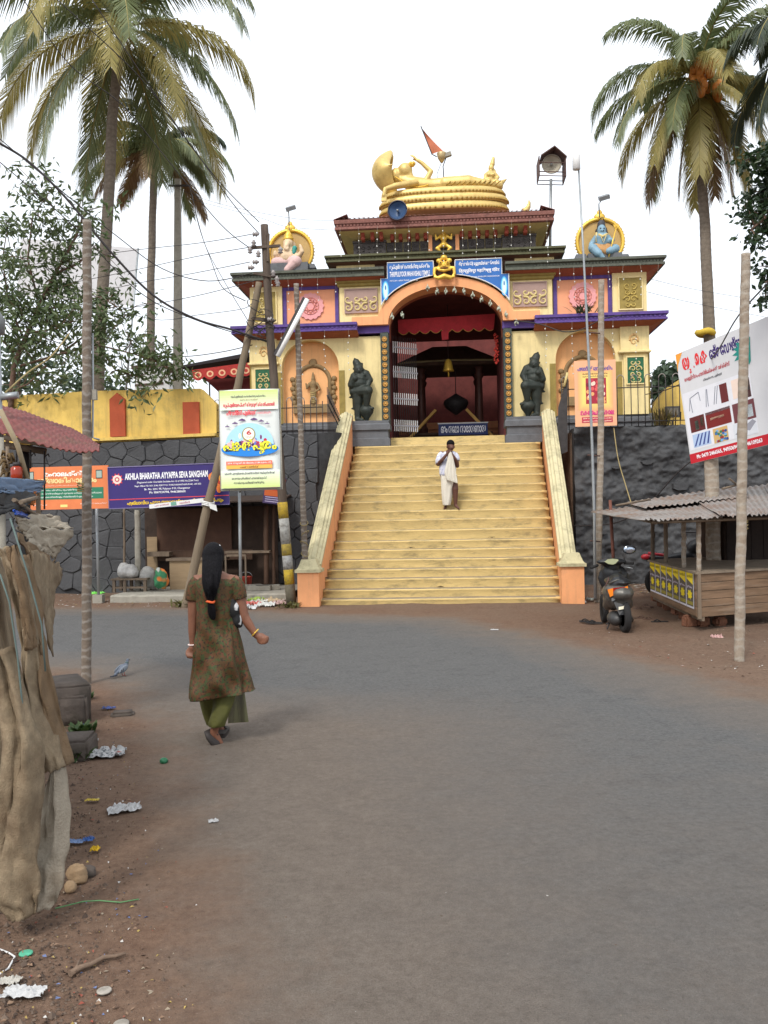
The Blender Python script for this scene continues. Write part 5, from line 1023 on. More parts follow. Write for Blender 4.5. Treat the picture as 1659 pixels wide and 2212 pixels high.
# tunic
KUR = pattern_mat('tunic_print', (.078, .040, .012), [((.040, .058, .016), 30, .50), ((.105, .036, .014), 36, .56), ((.032, .018, .008), 60, .58)])
rg = [(372, 300, 412, .052), (392, 240, 480, .075), (404, 215, 505, .085), (425, 180, 560, .10), (460, 158, 598, .115), (530, 168, 602, .125), (620, 185, 592, .13), (740, 203, 578, .125), (860, 200, 588, .12), (960, 192, 612, .13), (1080, 182, 640, .15), (1200, 168, 662, .165), (1320, 148, 692, .175), (1440, 128, 728, .185), (1575, 110, 762, .19)]
fine = []
for a_, b_ in zip(rg, rg[1:]): fine += [tuple(p+(q-p)*k/4 for p, q in zip(a_, b_)) for k in range(4)]
rg = fine+[rg[-1]]; rows = []
for i, (Y, xl, xr, ry) in enumerate(rg):
    t = i/(len(rg)-1); a0, a1 = W(xl, Y), W(xr, Y); c = (a0+a1)/2; rx = (a1.x-a0.x)/2; am = .085*max(0, t-.30)/.70
    ring = ringpts(c, rx, ry, 96, 2.3, lambda a: 1+am*(math.sin(5*a+1.0)+.7*math.sin(9*a+t*3)+.4*math.sin(13*a)))
    if i == len(rg)-1: ring = [p+V((0, 0, -.012*math.cos((p.x-c.x)/rx*1.3)+.030*(p.x-c.x)/rx)) for p in ring]
    # diagonal drag folds across the back
    ring = [p+V((0, -.030*t*math.sin(17*(p.x-.55*p.z)+.6*math.sin(6*p.z))*(1 if p.y < c.y else 0)-.014*math.sin(26*(p.x+.8*p.z)+2+2*nz(p.x, 0, p.z, 5))*(1 if p.y < c.y else .2)*(.4+.6*t)-.030*abs(nz(p.x*1.0, 3, p.z*.6, 9))*(1 if p.y < c.y else .3), 0)) for p in ring]
    rows.append(ring)
s = MB(); s.loft(rows, cap=False); tu = s.build('tunic', KUR, wo); q = tu.modifiers.new('t', 'SOLIDIFY'); q.thickness = .006; tu.modifiers.new('s', 'SUBSURF').render_levels = 1
for pts, rs, tw in (([W(215, 420), W(178, 470), W(160, 560), W(152, 640)], [.053, .065, .064, .060], -1), ([W(540, 425), W(590, 470), (W(612, 550)), W(628, 622)], [.056, .068, .066, .062], 1)):
    s = MB(); rows = []
    for k, (p, r_) in enumerate(zip(pts, rs)):
        t = (pts[min(k+1, 3)]-pts[max(k-1, 0)]).normalized(); a_ = V((0, 1, 0)); b_ = t.cross(a_); rows.append([p+(a_*math.cos(x)+b_*math.sin(x))*r_*(1+.05*math.sin(5*x+k)) for x in [2*PI*j/24 for j in range(24)]])
    s.loft(rows, cap=False); sl_ = s.build('sleeve', KUR, tu); sl_.modifiers.new('t', 'SOLIDIFY').thickness = .005; sl_.modifiers.new('s', 'SUBSURF').render_levels = 1
# trousers
OLI = mat('trouser_olive', (.085, .085, .018), .7, .2, 8, .25, 40)
for nm, cs in (('trouser_leg', [(470, 1480, 0, .098), (475, 1600, -.01, .088), (462, 1700, -.03, .080), (425, 1800, -.055, .072), (400, 1880, -.065, .068), (395, 1915, -.06, .062)]), ('trouser_leg', [(330, 1480, .16, .10), (325, 1600, .22, .09), (335, 1720, .28, .085), (365, 1830, .31, .08), (390, 1900, .31, .074)])):
    rows = []
    for k, (X, Y, dy, r_) in enumerate(cs): rows.append(ringpts(W(X, Y, dy), r_, r_*1.05, 28, 2, lambda a: 1+.07*math.sin(4*a+k*1.7)+.05*math.sin(7*a-k*2.1)))
    s = MB(); s.loft(rows, cap=False); o = s.build(nm, OLI, wo); o.modifiers.new('t', 'SOLIDIFY').thickness = .005; o.modifiers.new('s', 'SUBSURF').render_levels = 1
# stole end hanging in front, seen past the leg
STO = mat('stole_olive', (.10, .10, .035), .7, .15, 8, .2, alpha=.88); rows = []
for k in range(7):
    t = k/6; rows.append([W(520-10*t+(150+60*t)*j/10, 1500+385*t-14*t*j/10, .13+.03*math.sin(j*1.2+t)) for j in range(11)])
s = MB(); s.loft(rows, False, False); s.build('stole', STO, wo)
# hair: cap, long fall gathered by an orange band, tail
b = MB(); b.ell(W(360, 185, -.012), (.088, .108, .112), 18, 12); hr = [(120, 280, 445, .07, -.02), (200, 252, 466, .095, -.035), (280, 248, 456, .075, -.085), (360, 247, 446, .055, -.125), (450, 246, 428, .048, -.15), (530, 262, 402, .042, -.162), (590, 284, 384, .034, -.168), (640, 302, 366, .026, -.17), (670, 303, 368, .026, -.168), (730, 300, 388, .022, -.162), (790, 312, 388, .018, -.155), (835, 335, 380, .010, -.15)]
b.loft([ringpts((W(xl, Y, dy)+W(xr, Y, dy))/2, (W(xr, Y).x-W(xl, Y).x)/2, ry, 24, 2.2) for Y, xl, xr, ry, dy in hr]); skin('hair', b, HAIR, wo, .010, 1)
s = MB(); rg2 = random.Random(4)
for k in range(60):
    X0 = rg2.uniform(255, 455); Y0 = rg2.uniform(90, 330); f = (X0-355)/100; pts_ = [W(X0, Y0, -.05-.10*max(0, (Y0-120)/250)), W(355+f*92, 380, -.185+.03*abs(f)), W(345+f*80, 480, -.205+.03*abs(f)), W(335+f*52+rg2.uniform(-14, 14), 590+rg2.uniform(-60, 60), -.205)]
    s.tube(pts_, [.0012, .002, .002, .0008], 4)
s.build('hair_strands', HAIR, wo)['kind'] = 'stuff'
s = MB(); c = W(333, 650, -.172); s.tube([c+V((.027*math.cos(a), .026*math.sin(a), .004*math.sin(2*a))) for a in [2*PI*k/16 for k in range(17)]], .010, 6); s.build('hair_band', mat('band_orange', (.75, .12, .03), .6), wo); s = MB(); s.ell(W(422, 82, -.02), .010, 8, 6); s.build('hair_pin', WHITE, wo)
# bangles, bag, sandals
for c, n_, r_, m_ in ((W(152, 1085), V((0, 0, 1)), .034, ink(235, 215, 210)), (W(785, 965), V((.8, 0, -.75)), .036, GOLD2)):
    n_.normalize(); u_ = n_.orthogonal().normalized(); w2 = n_.cross(u_); s = MB(); s.tube([c+(u_*math.cos(a)+w2*math.sin(a))*r_ for a in [2*PI*k/18 for k in range(19)]], .0055, 6); s.build('bangle', m_, wo)
BAG = pattern_mat('bag_print', (.012, .012, .013), [((.55, .55, .55), 14, .60)]); b = MB(); b.ell(W(565, 730, -.03), (.055, .055, .075)); b.ell(W(600, 830, -.02), (.045, .05, .07)); limb(b, [W(550, 660, -.02), W(625, 880, -.02)], [.05, .03])
hbag = skin('handbag', b, BAG, None, .012, 1); hbag.location = WB; tag(hbag, 'black handbag with white pattern tucked under the walking arm of the woman', 'handbag')
for pts, rs in (([W(300, 1950, -.05), W(330, 2010, -.06), W(390, 2085, -.05), W(440, 2135, -.02)], [.030, .040, .043, .030]),):
    s = MB(); s.tube([p+V((0, -.012, 0)) for p in pts], rs, 10, flat=.45); s.build('sandal', SHOE, wo); s = MB(); s.tube([W(330, 2000, -.01), W(400, 2000, -.06), W(445, 2060, 0)], .010, 6); s.build('sandal_strap', SHOE, wo)
p0 = W(455, 1960, .26); p0.z = .018; s = MB(); s.loft([[p0+V((x*.042, y, z)) for x, y in ((-1, -.11), (-.8, -.13), (.8, -.13), (1, -.11), (1.05, .02), (.9, .11), (0, .14), (-.9, .11), (-1.05, .02))] for z in (-.014, .022)], True, True, False); s.build('sandal', SHOE, wo); s = MB(); s.tube([p0+V((-.04, .03, .0)), p0+V((0, .03, .06)), p0+V((.04, .03, .0))], .012, 6); s.build('sandal_strap', SHOE, wo)
# ---- man on the stair, drawing his white cloth up to his face
MY = -2.66; M0 = zmap(960, 980, 12.29, MY); MBASE = V((M0(640, 1990).x, MY, ZS[9]))
ma = thing('person', 'barefoot man in white shirt and mundu holding cloth to his face on the steps', 'person', TM @ Matrix.Translation(MBASE))
def K(X, Y, dy=0.0): return M0(X, Y, dy)-MBASE
b = MB(); b.ell(K(660, 270, -.02), (.083, .10, .105), 14, 10, Matrix.Rotation(-.3, 3, 'X')); b.ell(K(690, 350, -.10), (.055, .05, .06)); b.ell(K(700, 355, -.145), (.014, .02, .02)); [b.ell(K(X, 320, -.02), (.015, .02, .03)) for X in (562, 765)]; limb(b, [K(650, 380), K(630, 470)], [.055, .065]); limb(b, [K(470, 520), K(760, 530)], [.07, .07]); limb(b, [K(610, 560), K(600, 1050)], [.13, .13])
limb(b, [K(400, 500), K(320, 790, -.06), K(430, 690, -.18), K(590, 500, -.22)], [.06, .05, .042, .03]); limb(b, [K(800, 560), K(845, 840, -.05), K(780, 650, -.18), K(690, 520, -.22)], [.06, .048, .04, .03]); fist(b, K(585, 505, -.22), (.6, -.2, .8), .95, 1); fist(b, K(700, 525, -.22), (-.4, -.2, .9), .95, -1)
limb(b, [K(560, 1150, .02), K(540, 1500, .0), K(540, 1900, .05)], [.10, .075, .045]); limb(b, [K(730, 1150), K(790, 1480, -.06), K(800, 1900, -.03)], [.10, .072, .042]); limb(b, [K(800, 1930, -.03), K(880, 2010, -.12)], [.040, .028])
p = K(520, 1990, .05); limb(b, [V((p.x+.0, .05, .05)), V((p.x-.03, -.08, .022))], [.04, .022]); skin('body', b, SKIN2, ma, .011, 2)
# toes of the forward foot
SHI = pattern_mat('shirt_print', (.55, .56, .66), [((.20, .20, .45), 16, .62), ((.70, .70, .72), 9, .55)])
rows = []
for Y, xl, xr, ry in ((425, 560, 730, .06), (450, 470, 790, .085), (500, 400, 825, .105), (600, 395, 825, .12), (750, 370, 815, .125), (900, 345, 815, .13), (1050, 345, 815, .135), (1120, 370, 810, .135)):
    a0, a1 = K(xl, Y), K(xr, Y); rows.append(ringpts((a0+a1)/2, (a1.x-a0.x)/2, ry, 32, 2.4, lambda a: 1+.02*math.sin(6*a+Y*.01)))
s = MB(); s.loft(rows, False); o = s.build('shirt', SHI, ma); o.modifiers.new('t', 'SOLIDIFY').thickness = .006
for pts in ([K(430, 480), K(375, 560, -.01), K(330, 680, -.03), K(320, 790, -.055)], [K(770, 500), K(812, 580), K(832, 640, -.02), K(842, 700, -.03)]):
    s = MB(); s.tube(pts, [.060, .070, .070, .068], 14); s.build('sleeve', SHI, ma)
MUN = mat('mundu_white', (.66, .62, .53), .8, .07, 6, .25, 30); rows = []
for k, (Y, xl, xr, ry) in enumerate(((1090, 370, 820, .14), (1200, 388, 822, .15), (1300, 395, 790, .15), (1450, 402, 730, .14), (1650, 412, 715, .13), (1800, 430, 690, .12), (1940, 455, 655, .11))):
    a0, a1 = K(xl, Y), K(xr, Y); rows.append(ringpts((a0+a1)/2, (a1.x-a0.x)/2, ry, 40, 2.3, lambda a: 1+.045*math.sin(7*a+k*.7)+.03*math.sin(12*a-k)))
s = MB(); s.loft(rows, False); o = s.build('mundu', MUN, ma); o.modifiers.new('t', 'SOLIDIFY').thickness = .006; o.modifiers.new('s', 'SUBSURF').render_levels = 1
rows = []
for k in range(12):
    t = k/11; xl, xr = 625+(480-625)*min(1, t*1.3)+(60*max(0, t-.75)/.25), 690+(860-690)*(t**.8); Yl, Yr = 440+(1235-440)*t, 450+(1340-450)*t
    rows.append([K(xl+(xr-xl)*j/16, Yl+(Yr-Yl)*j/16, -.235+.02*math.sin(j*1.3+t*2)*t-.03*math.sin(PI*j/16)+.03*t) for j in range(17)])
s = MB(); s.loft(rows, False, False); o = s.build('lifted_cloth', MUN, ma); o.modifiers.new('t', 'SOLIDIFY').thickness = .005; o.modifiers.new('s', 'SUBSURF').render_levels = 1
b = MB(); b.ell(K(660, 232, -.01), (.092, .118, .092), 14, 10, Matrix.Rotation(-.35, 3, 'X')); skin('hair', b, HAIR, ma, .012, 1); s = MB(); s.tube([K(650, 345, -.125), K(690, 352, -.15), K(725, 345, -.13)], .008, 5); s.build('moustache', HAIR, ma)
# ---- pigeon
pb = G(266, 1462); pb.z = .006; pg = thing('pigeon', 'grey pigeon standing on the dusty road edge', 'bird', at(pb, math.radians(-28)) @ Matrix.Scale(.78, 4)); PGR = mat('pigeon_grey', (.12, .14, .18), .6, .2, 30, .2); b = MB()
b.ell((0, 0, .115), (.052, .10, .055), 14, 10, Matrix.Rotation(math.radians(28), 3, 'X')); limb(b, [(0, .07, .155), (0, .085, .20)], [.032, .022]); b.ell((0, .095, .222), (.020, .028, .022)); limb(b, [(0, -.08, .085), (0, -.16, .05)], [.03, .018]); skin('body', b, PGR, pg, .008, 1)
for sg in (-1, 1):
    s = MB(); s.ell((sg*.046, -.035, .112), (.014, .10, .042), 10, 8, Matrix.Rotation(math.radians(25), 3, 'X')); w2 = s.build('wing', mat('pigeon_wing', (.20, .225, .26), .6, .15, 20, .1), pg)
    for k in range(2): s = MB(); s.tube([(sg*.061, -.05-.035*k, .125-.012*k), (sg*.060, -.065-.035*k, .085-.012*k)], .006, 5); s.build('wing_bar', IRON, w2)
    s = MB(); s.tube([(sg*.02, .0, .075), (sg*.022, .01, .012), (sg*.022, .035, .006)], .005, 5); s.build('leg', mat('pigeon_leg', (.35, .08, .07), .6), pg)
s = MB(); s.tube([(0, .12, .222), (0, .148, .214)], [.007, .002], 6); s.build('beak', IRON, pg); s = MB(); s.box(-.02, .02, -.235, -.13, .028, .042); s.build('tail', mat('pigeon_tail', (.045, .05, .065), .6), pg); s = MB(); s.ell((0, .078, .185), (.029, .026, .02)); s.build('neck_band', mat('pigeon_neck', (.05, .09, .09), .35), pg)
# ================================================================ poles, wires, palms, trees
def ring_mat(name, a, b_, sc, dirt=None):
    m = mat(name, a, .85, .22, 14, .5, 50, dirt=dirt or (.10, .07, .05), damt=.6, dscale=6, dlo=.5); N = m.node_tree.nodes; L = m.node_tree.links; p = N['Principled BSDF']; src = p.inputs['Base Color'].links[0].from_socket
    tc = N.new('ShaderNodeTexCoord'); w_ = N.new('ShaderNodeTexWave'); w_.wave_type = 'BANDS'; w_.bands_direction = 'Z'; w_.inputs['Scale'].default_value = sc; w_.inputs['Distortion'].default_value = 5; w_.inputs['Detail'].default_value = 4; w_.inputs['Detail Scale'].default_value = 2.5; L.new(tc.outputs['Object'], w_.inputs[0])
    r = N.new('ShaderNodeMapRange'); r.inputs[1].default_value = .62; r.inputs[2].default_value = 1.0; r.inputs[4].default_value = .42; L.new(w_.outputs[1], r.inputs[0]); mx = N.new('ShaderNodeMixRGB'); mx.inputs[2].default_value = (*b_, 1); L.new(src, mx.inputs[1]); L.new(r.outputs[0], mx.inputs[0]); L.new(mx.outputs[0], p.inputs['Base Color']); return m
AREC = ring_mat('areca_trunk', (.17, .135, .105), (.38, .36, .33), 3.2); AREC2 = ring_mat('areca_pale', (.30, .245, .19), (.42, .39, .34), 2.6, (.16, .10, .06)); PALMT = ring_mat('palm_trunk', (.20, .165, .13), (.12, .10, .08), 2.0)
def trunk(mb, pts, r0, r1, n=12, seg=60, ring=.05, seed=0):
    P_ = [V(p) for p in pts]; out = []; rs = []
    for k in range(seg+1):
        t = k/seg*(len(P_)-1); i = min(int(t), len(P_)-2); f = t-i; p = P_[i].lerp(P_[i+1], f); q = k/seg
        out.append(p+V((.012*nz(q*9, seed, 1), .012*nz(q*9, seed, 4), 0))); rs.append((r0+(r1-r0)*q)*(1+ring*(.8 if k % 3 == 0 else -.2)+.04*nz(q*22, seed, 7)))
    return mb.tube(out, rs, n)
def pole(label, base, top, r0, r1, m, cat='pole', name='trunk_pole', d=None, mids=(), grp=None):
    b0 = G(*base); b0.z = -.05; d = b0.y if d is None else d; t = thing(name, label, cat, at(b0), grp)
    pts = [V((0, 0, 0))]+[Pd(*q, d)-b0 for q in mids]+[Pd(*top, d)-b0]; s = MB(); trunk(s, pts, r0, r1, 12, 90, .05, len(label)); s.build('trunk', m, t); return t, b0
ROPE = mat('rope', (.30, .23, .10), .9, .2, 30, .3)
t, b0 = pole('slender ringed trunk pole by the dusty road edge near the pigeon', (187, 1478), (188, 476), .052, .046, AREC)
for k in range(5): z = (Pd(188, 1060, 9.6)-b0).z+.018*k; s = MB(); s.tube([(.053*math.cos(a)*1.05, .053*math.sin(a)*1.05, z+.012*math.sin(a+k)) for a in [2*PI*j/14 for j in range(15)]], .006, 5); s.build('rope_wrap', ROPE, t)
mb_ = thing('meter_box', 'grey conduit and small junction box fixed to the ringed pole', 'junction box', at(b0)); p = Pd(203, 852, 9.55)-b0; MB().box(p.x-.02, p.x+.03, p.y-.03, p.y+.03, p.z-.06, p.z+.05).build('box', CONC, mb_); s = MB(); s.tube([Pd(200, 720, 9.55)-b0, Pd(201, 850, 9.55)-b0, Pd(200, 945, 9.55)-b0, Pd(215, 950, 9.55)-b0], .012, 6); s.build('conduit', STEEL, mb_)
t, b0 = pole('slender trunk pole standing against the stair newel beside the poster', (662, 1309), (640, 613), .060, .050, AREC, mids=((655, 1100), (648, 880)))
for k in range(4): c = Pd(657+2*(k % 2), 1130+22*k, 17.1)-b0; s = MB(); s.tube([c+V((.075*math.cos(a), .07*math.sin(a), .05*math.sin(a+k*2))) for a in [2*PI*j/16 for j in range(17)]], .008, 5); s.build('rope_coil', ROPE, t)
pole('bare pale trunk pole behind the parked scooter', (1290, 1300), (1299, 605), .066, .056, AREC2, mids=((1297, 1000),))
t, b0 = pole('slender speckled trunk pole in front of the plank kiosk', (1597, 1426), (1611, 548), .058, .052, AREC2, mids=((1604, 900),))
for k in range(4): z = (Pd(1606, 1140, 10.2)-b0).z+.022*k; c = Pd(1604, 1140, 10.24)-b0; s = MB(); s.tube([(c.x+.06*math.cos(a), c.y+.06*math.sin(a), z+.02*math.sin(a+k)) for a in [2*PI*j/14 for j in range(15)]], .004, 5); s.build('rope_wrap', ROPE, t)
# steel mast with antenna box
b0 = G(1286, 1296); mt = thing('steel_mast', 'thin grey steel mast with a white box on top, tied to the pale pole', 'mast', at(b0)); s = MB(); s.tube([Pd(u, v, 16.6)-b0 for u, v in ((1250, 366), (1261, 560), (1271, 760), (1279, 960), (1284, 1120), (1286, 1290))]+[V((0, 0, -.02))], [.018, .02, .024, .026, .028, .03, .03], 8); s.build('tube', STEEL, mt); c = Pd(1245, 350, 16.6)-b0; s = MB(); s.lathe([(.05, -.15), (.075, -.14), (.075, .12), (.06, .15)], c, 12); s.build('antenna_box', WHITE, mt)
for v in (720, 985, 1170): p, q = Pd(1273+(v-720)*.03, v, 16.62)-b0, Pd(1296, v, 16.75)-b0; MB().tube([p+V((-.1, 0, .02)), q], .014, 5).build('clamp', RUST, mt)
# utility pole with bands, strut, arms, insulators, tangled wires
UB = G(630, 1309); UB.z = -.05; UD = UB.y; POLW = mat('pole_wood', (.085, .062, .048), .9, .3, 10, .5, 40, stretch=(1, 1, .15), dirt=(.16, .13, .10), damt=.5, dscale=4)
ut = thing('utility_pole', 'leaning dark utility pole with cross arms and yellow bands, beside the poster', 'utility pole', at(UB)); U_ = lambda u, v, dd=0: Pd(u, v, UD+dd)-UB
up_ = [(V((0, 0, 0))), U_(612, 1110), U_(596, 880), U_(582, 700), U_(571, 486)]; s = MB(); trunk(s, up_, .095, .075, 12, 50, .02, 3); s.build('shaft', POLW, ut)
for va, vb, c in ((1085, 1120, (.45, .30, .03)), (1120, 1175, (.38, .37, .34)), (1175, 1200, (.36, .26, .05)), (1200, 1230, (.36, .35, .33)), (1230, 1262, (.48, .33, .03)), (1262, 1300, (.14, .12, .08))):
    f = lambda v: U_(612+(v-1110)*18/199, v); s = MB(); s.tube([f(va), f((va+vb)/2), f(vb)], .099, 12); s.build('painted_band', mat('band_%d' % va, c, .85, .25, 14, .3, dirt=(.12, .10, .08), damt=.7, dscale=12, dlo=.48), ut)
for (a, b_, r_) in (((536, 536), (606, 531), .035), ((548, 590), (600, 600), .032), ((545, 688), (592, 692), .04), ((580, 505), (578, 565), .03)): MB().tube([U_(*a, -.08), U_(*b_, -.08)], r_, 4, False).build('cross_arm', POLW, ut)
for (u, v) in ((553, 506), (548, 525), (540, 540), (558, 548), (553, 566), (543, 578), (590, 590), (600, 612), (606, 540), (598, 603), (585, 690)): s = MB(); s.lathe([(.015, -.07), (.05, -.05), (.025, -.02), (.055, 0), (.03, .03), (.02, .06)], U_(u, v, -.12), 10, Matrix.Rotation(PI/2*(u % 2), 3, 'Y')); s.build('insulator', mat('porcelain', (.30, .27, .26), .35), ut)
rg = random.Random(6)
for k in range(9):
    c = U_(562+rg.uniform(-14, 22), 660+rg.uniform(-25, 70), -.15); s = MB(); q = rg.uniform(.08, .2); s.tube([c+V((q*math.cos(a+k), .03*math.sin(3*a), q*.6*math.sin(a)-.02*a)) for a in [j*.5 for j in range(int(rg.uniform(9, 16)))]], .009, 4); s.build('loose_wire', IRON, ut)
SB = G(400, 1312); SB.z = -.05; stt = thing('strut_pole', 'rough split trunk propped at a slant against the utility pole', 'pole', at(SB)); s = MB(); pts = [V((0, 0, 0))]+[Pd(u, v, SB.y+(UD-SB.y)*q)-SB for u, v, q in ((448, 1092, .3), (515, 830, .7), (560, 610, 1))]; trunk(s, pts, .090, .065, 12, 60, .03, 8); s.build('trunk', mat('split_wood', (.20, .155, .105), .9, .3, 8, .6, 30, stretch=(1, 1, .12), dirt=(.07, .05, .035), damt=.7, dscale=4), stt)
s = MB(); c = pts[1]; [s.tube([c+V((.12*math.cos(a)+.02, .12*math.sin(a)-.01, .03*k+.02*math.sin(a*2))) for a in [2*PI*j/12 for j in range(13)]], .014, 4) for k in range(3)]; s.add([c+V((.05, -.14, .05)), c+V((.2, -.15, .0)), c+V((.22, -.14, -.12)), c+V((.08, -.14, -.06))], [(0, 1, 2, 3)]); s.build('white_tie', WHITE, stt)
tb = thing('tube_light', 'long white tube light fixed at a slant on the utility pole', 'lamp', at(UB)); a, b_ = U_(600, 770, -.3), U_(664, 646, -.3); s = MB(); s.tube([a, b_], .045, 10); s.build('tube', mat('tube_white', (.88, .88, .86), .3, .02), tb); MB().tube([a+V((-.05, .05, .03)), b_+V((-.05, .05, .03))], .055, 4, False).build('housing', IRON, tb); MB().tube([U_(592, 760), U_(612, 745, -.25)], .03, 6).build('bracket', IRON, tb)
# far concrete pole
FB = Pd(382, 850, 27); FB.z = 3.6; fp = thing('utility_pole', 'tall plain concrete pole behind the yellow parapet', 'utility pole', at(FB)); tp = Pd(384, 388, 27)-FB; s = MB(); s.loft([[V((0, 0, 0))+V((a*.15, b2*.12, 0)) for a, b2 in ((-1, -1), (1, -1), (1, 1), (-1, 1))], [tp+V((a*.085, b2*.08, 0)) for a, b2 in ((-1, -1), (1, -1), (1, 1), (-1, 1))]], True, True, False); s.build('shaft', CONC, fp); q = Pd(364, 401, 26.9)-FB; r_ = Pd(411, 401, 26.9)-FB; MB().tube([q, r_], .035, 4, False).build('cross_arm', IRON, fp)
# wires
WN = 0
def wire(px, ds, r_, lab='thin overhead wire strung across the sky to the utility pole', grp='overhead wires', name='overhead_wire', m=IRON):
    n = len(px); P_ = [Pd(u, v, ds[0]+(ds[1]-ds[0])*k/(n-1)) for k, (u, v) in enumerate(px)]; out = []
    for i in range(n-1):
        p0, p1, p2, p3 = P_[max(i-1, 0)], P_[i], P_[i+1], P_[min(i+2, n-1)]
        for k in range(6): t = k/6; out.append(.5*((2*p1)+(p2-p0)*t+(2*p0-5*p1+4*p2-p3)*t*t+(3*p1-p0-3*p2+p3)*t**3))
    out.append(P_[-1]); s = MB(); s.tube(out, r_, 5); o = s.build(name, m); return tag(o, lab, 'wire', grp)
o = wire([(-30, 290), (0, 310), (60, 348), (140, 425), (240, 545), (330, 637), (420, 688), (500, 712), (578, 738)], (15, 17.2), .022, 'thick twisted cable bundle sagging down to the leaning utility pole', None)

for px, ds, r_ in (([(-30, 325), (150, 480), (300, 630), (420, 690), (560, 735)], (15, 17.2), .009), ([(-30, 275), (160, 435), (250, 508), (350, 580), (450, 607), (545, 590)], (15, 17.2), .009), ([(51, 0), (150, 139), (263, 226), (357, 339), (474, 482), (545, 540)], (14, 17.2), .009), ([(124, 0), (286, 150), (376, 263), (500, 436), (560, 505)], (14, 17.2), .009), ([(199, 0), (320, 181), (391, 286), (480, 400), (560, 480)], (14, 17.2), .009),
    ([(-20, 585), (263, 544), (430, 525), (555, 504)], (24, 17.2), .008), ([(-20, 645), (250, 592), (420, 555), (540, 534)], (24, 17.2), .008), ([(-20, 690), (250, 622), (420, 590), (540, 566)], (24, 17.2), .008), ([(-20, 705), (260, 668), (420, 640), (552, 606)], (24, 17.2), .008), ([(200, 650), (330, 690), (430, 680), (520, 668), (545, 655)], (22, 17.2), .007), ([(320, 768), (400, 770), (480, 760), (545, 745)], (22, 17.2), .010), ([(415, 420), (430, 490), (455, 560), (480, 620), (530, 650)], (26, 17.2), .010), ([(410, 405), (440, 520), (480, 600), (540, 700)], (26, 17.2), .008)):
    wire(px, ds, r_)
for px, ds, r_ in (([(300, 365), (440, 430), (620, 470), (722, 476)], (26, 22), .005), ([(410, 430), (560, 470), (622, 490), (735, 498)], (26, 22), .005), ([(1388, 598), (1500, 625), (1680, 655)], (23, 26), .006), ([(1388, 628), (1500, 655), (1680, 690)], (23, 26), .006)): wire(px, ds, r_, 'hair-thin wire crossing the sky from the temple gate', 'thin wires at the gate roof', 'roof_wire')
wire([(1110, 692), (1165, 700), (1215, 716), (1255, 712), (1300, 690), (1345, 680)], (21.6, 20.6), .014, 'black cable drooping under the purple cornice', None, 'slack_cable'); wire([(1680, 590), (1595, 682), (1545, 765), (1495, 815), (1440, 842), (1395, 852)], (10.5, 21), .011, 'dark cable slanting past the white billboard', None, 'slack_cable'); wire([(1222, 1136), (1300, 1134), (1350, 1122), (1405, 1085), (1470, 1015), (1545, 960)], (20.2, 17), .013, 'black cable hanging along the plastered wall to the billboard', None, 'slack_cable'); wire([(1326, 925), (1335, 990), (1352, 1050), (1365, 1092)], (20.1, 16), .012, 'brown rope slanting down from the orange poster', None, 'guy_rope', ROPE)
# ---- coconut palms
FR = [leafmat('frond_green', (.10, .135, .055), (.20, .225, .095)), leafmat('frond_yellow', (.25, .225, .065), (.38, .31, .10)), leafmat('frond_brown', (.17, .105, .05), (.27, .19, .10)), leafmat('frond_dark', (.025, .04, .022), (.05, .07, .035))]
RACH = mat('rachis', (.26, .22, .07), .6, .2, 8, .1)
def frond(par, az, el, L_, droop, m, seed, lmax=.85, n=92):
    rg = random.Random(seed); h = V((math.cos(az), math.sin(az), 0)); p = V((0, 0, 0)); pts = []; dirs = []; k = 26; sway = rg.uniform(-.25, .25); sd = h.cross(V((0, 0, 1)))
    for i in range(k+1):
        t = i/k; e = el-droop*(t**1.25); hh = (h+sd*sway*t).normalized(); d = hh*math.cos(e)+V((0, 0, math.sin(e))); pts.append(p.copy()); dirs.append(d); p = p+d*(L_/k)
    s = MB()
    for j in range(n):
        t = .10+.90*(j+.5)/n; f = t*k; i = min(int(f), k-1); q = pts[i].lerp(pts[i+1], f-i); d = dirs[i]; side0 = d.cross(V((0, 0, 1)))
        side0 = side0.normalized() if side0.length > .15 else sd; upv = side0.cross(d).normalized(); ln = lmax*(math.sin(PI*min(1, .12+.80*t))**.7)*rg.uniform(.85, 1.1)
        for sg in (-1, 1):
            if rg.random() < .05: continue
            a = (side0*sg*.80+d*(.55+.5*t)+upv*.10).normalized(); g_ = V((0, 0, -1)); m1 = q+a*ln*.5+g_*ln*rg.uniform(.10, .22); m2 = q+a*ln*.80+g_*ln*rg.uniform(.50, .80); w_ = a.cross(upv).normalized()*.0+d*.023; o = len(s.v)
            s.add([q-w_, q+w_, m1+w_*1.15, m1-w_*1.15, m2+d*.003, m2-d*.003], [(0, 1, 2, 3), (3, 2, 4, 5)])
    me = s.mesh('frond', m); o = put('frond', me, par); r = MB(); r.tube(pts[::2], [.035-.028*q/(len(pts[::2])-1) for q in range(len(pts[::2]))], 5); r.build('rachis', RACH, o); return o
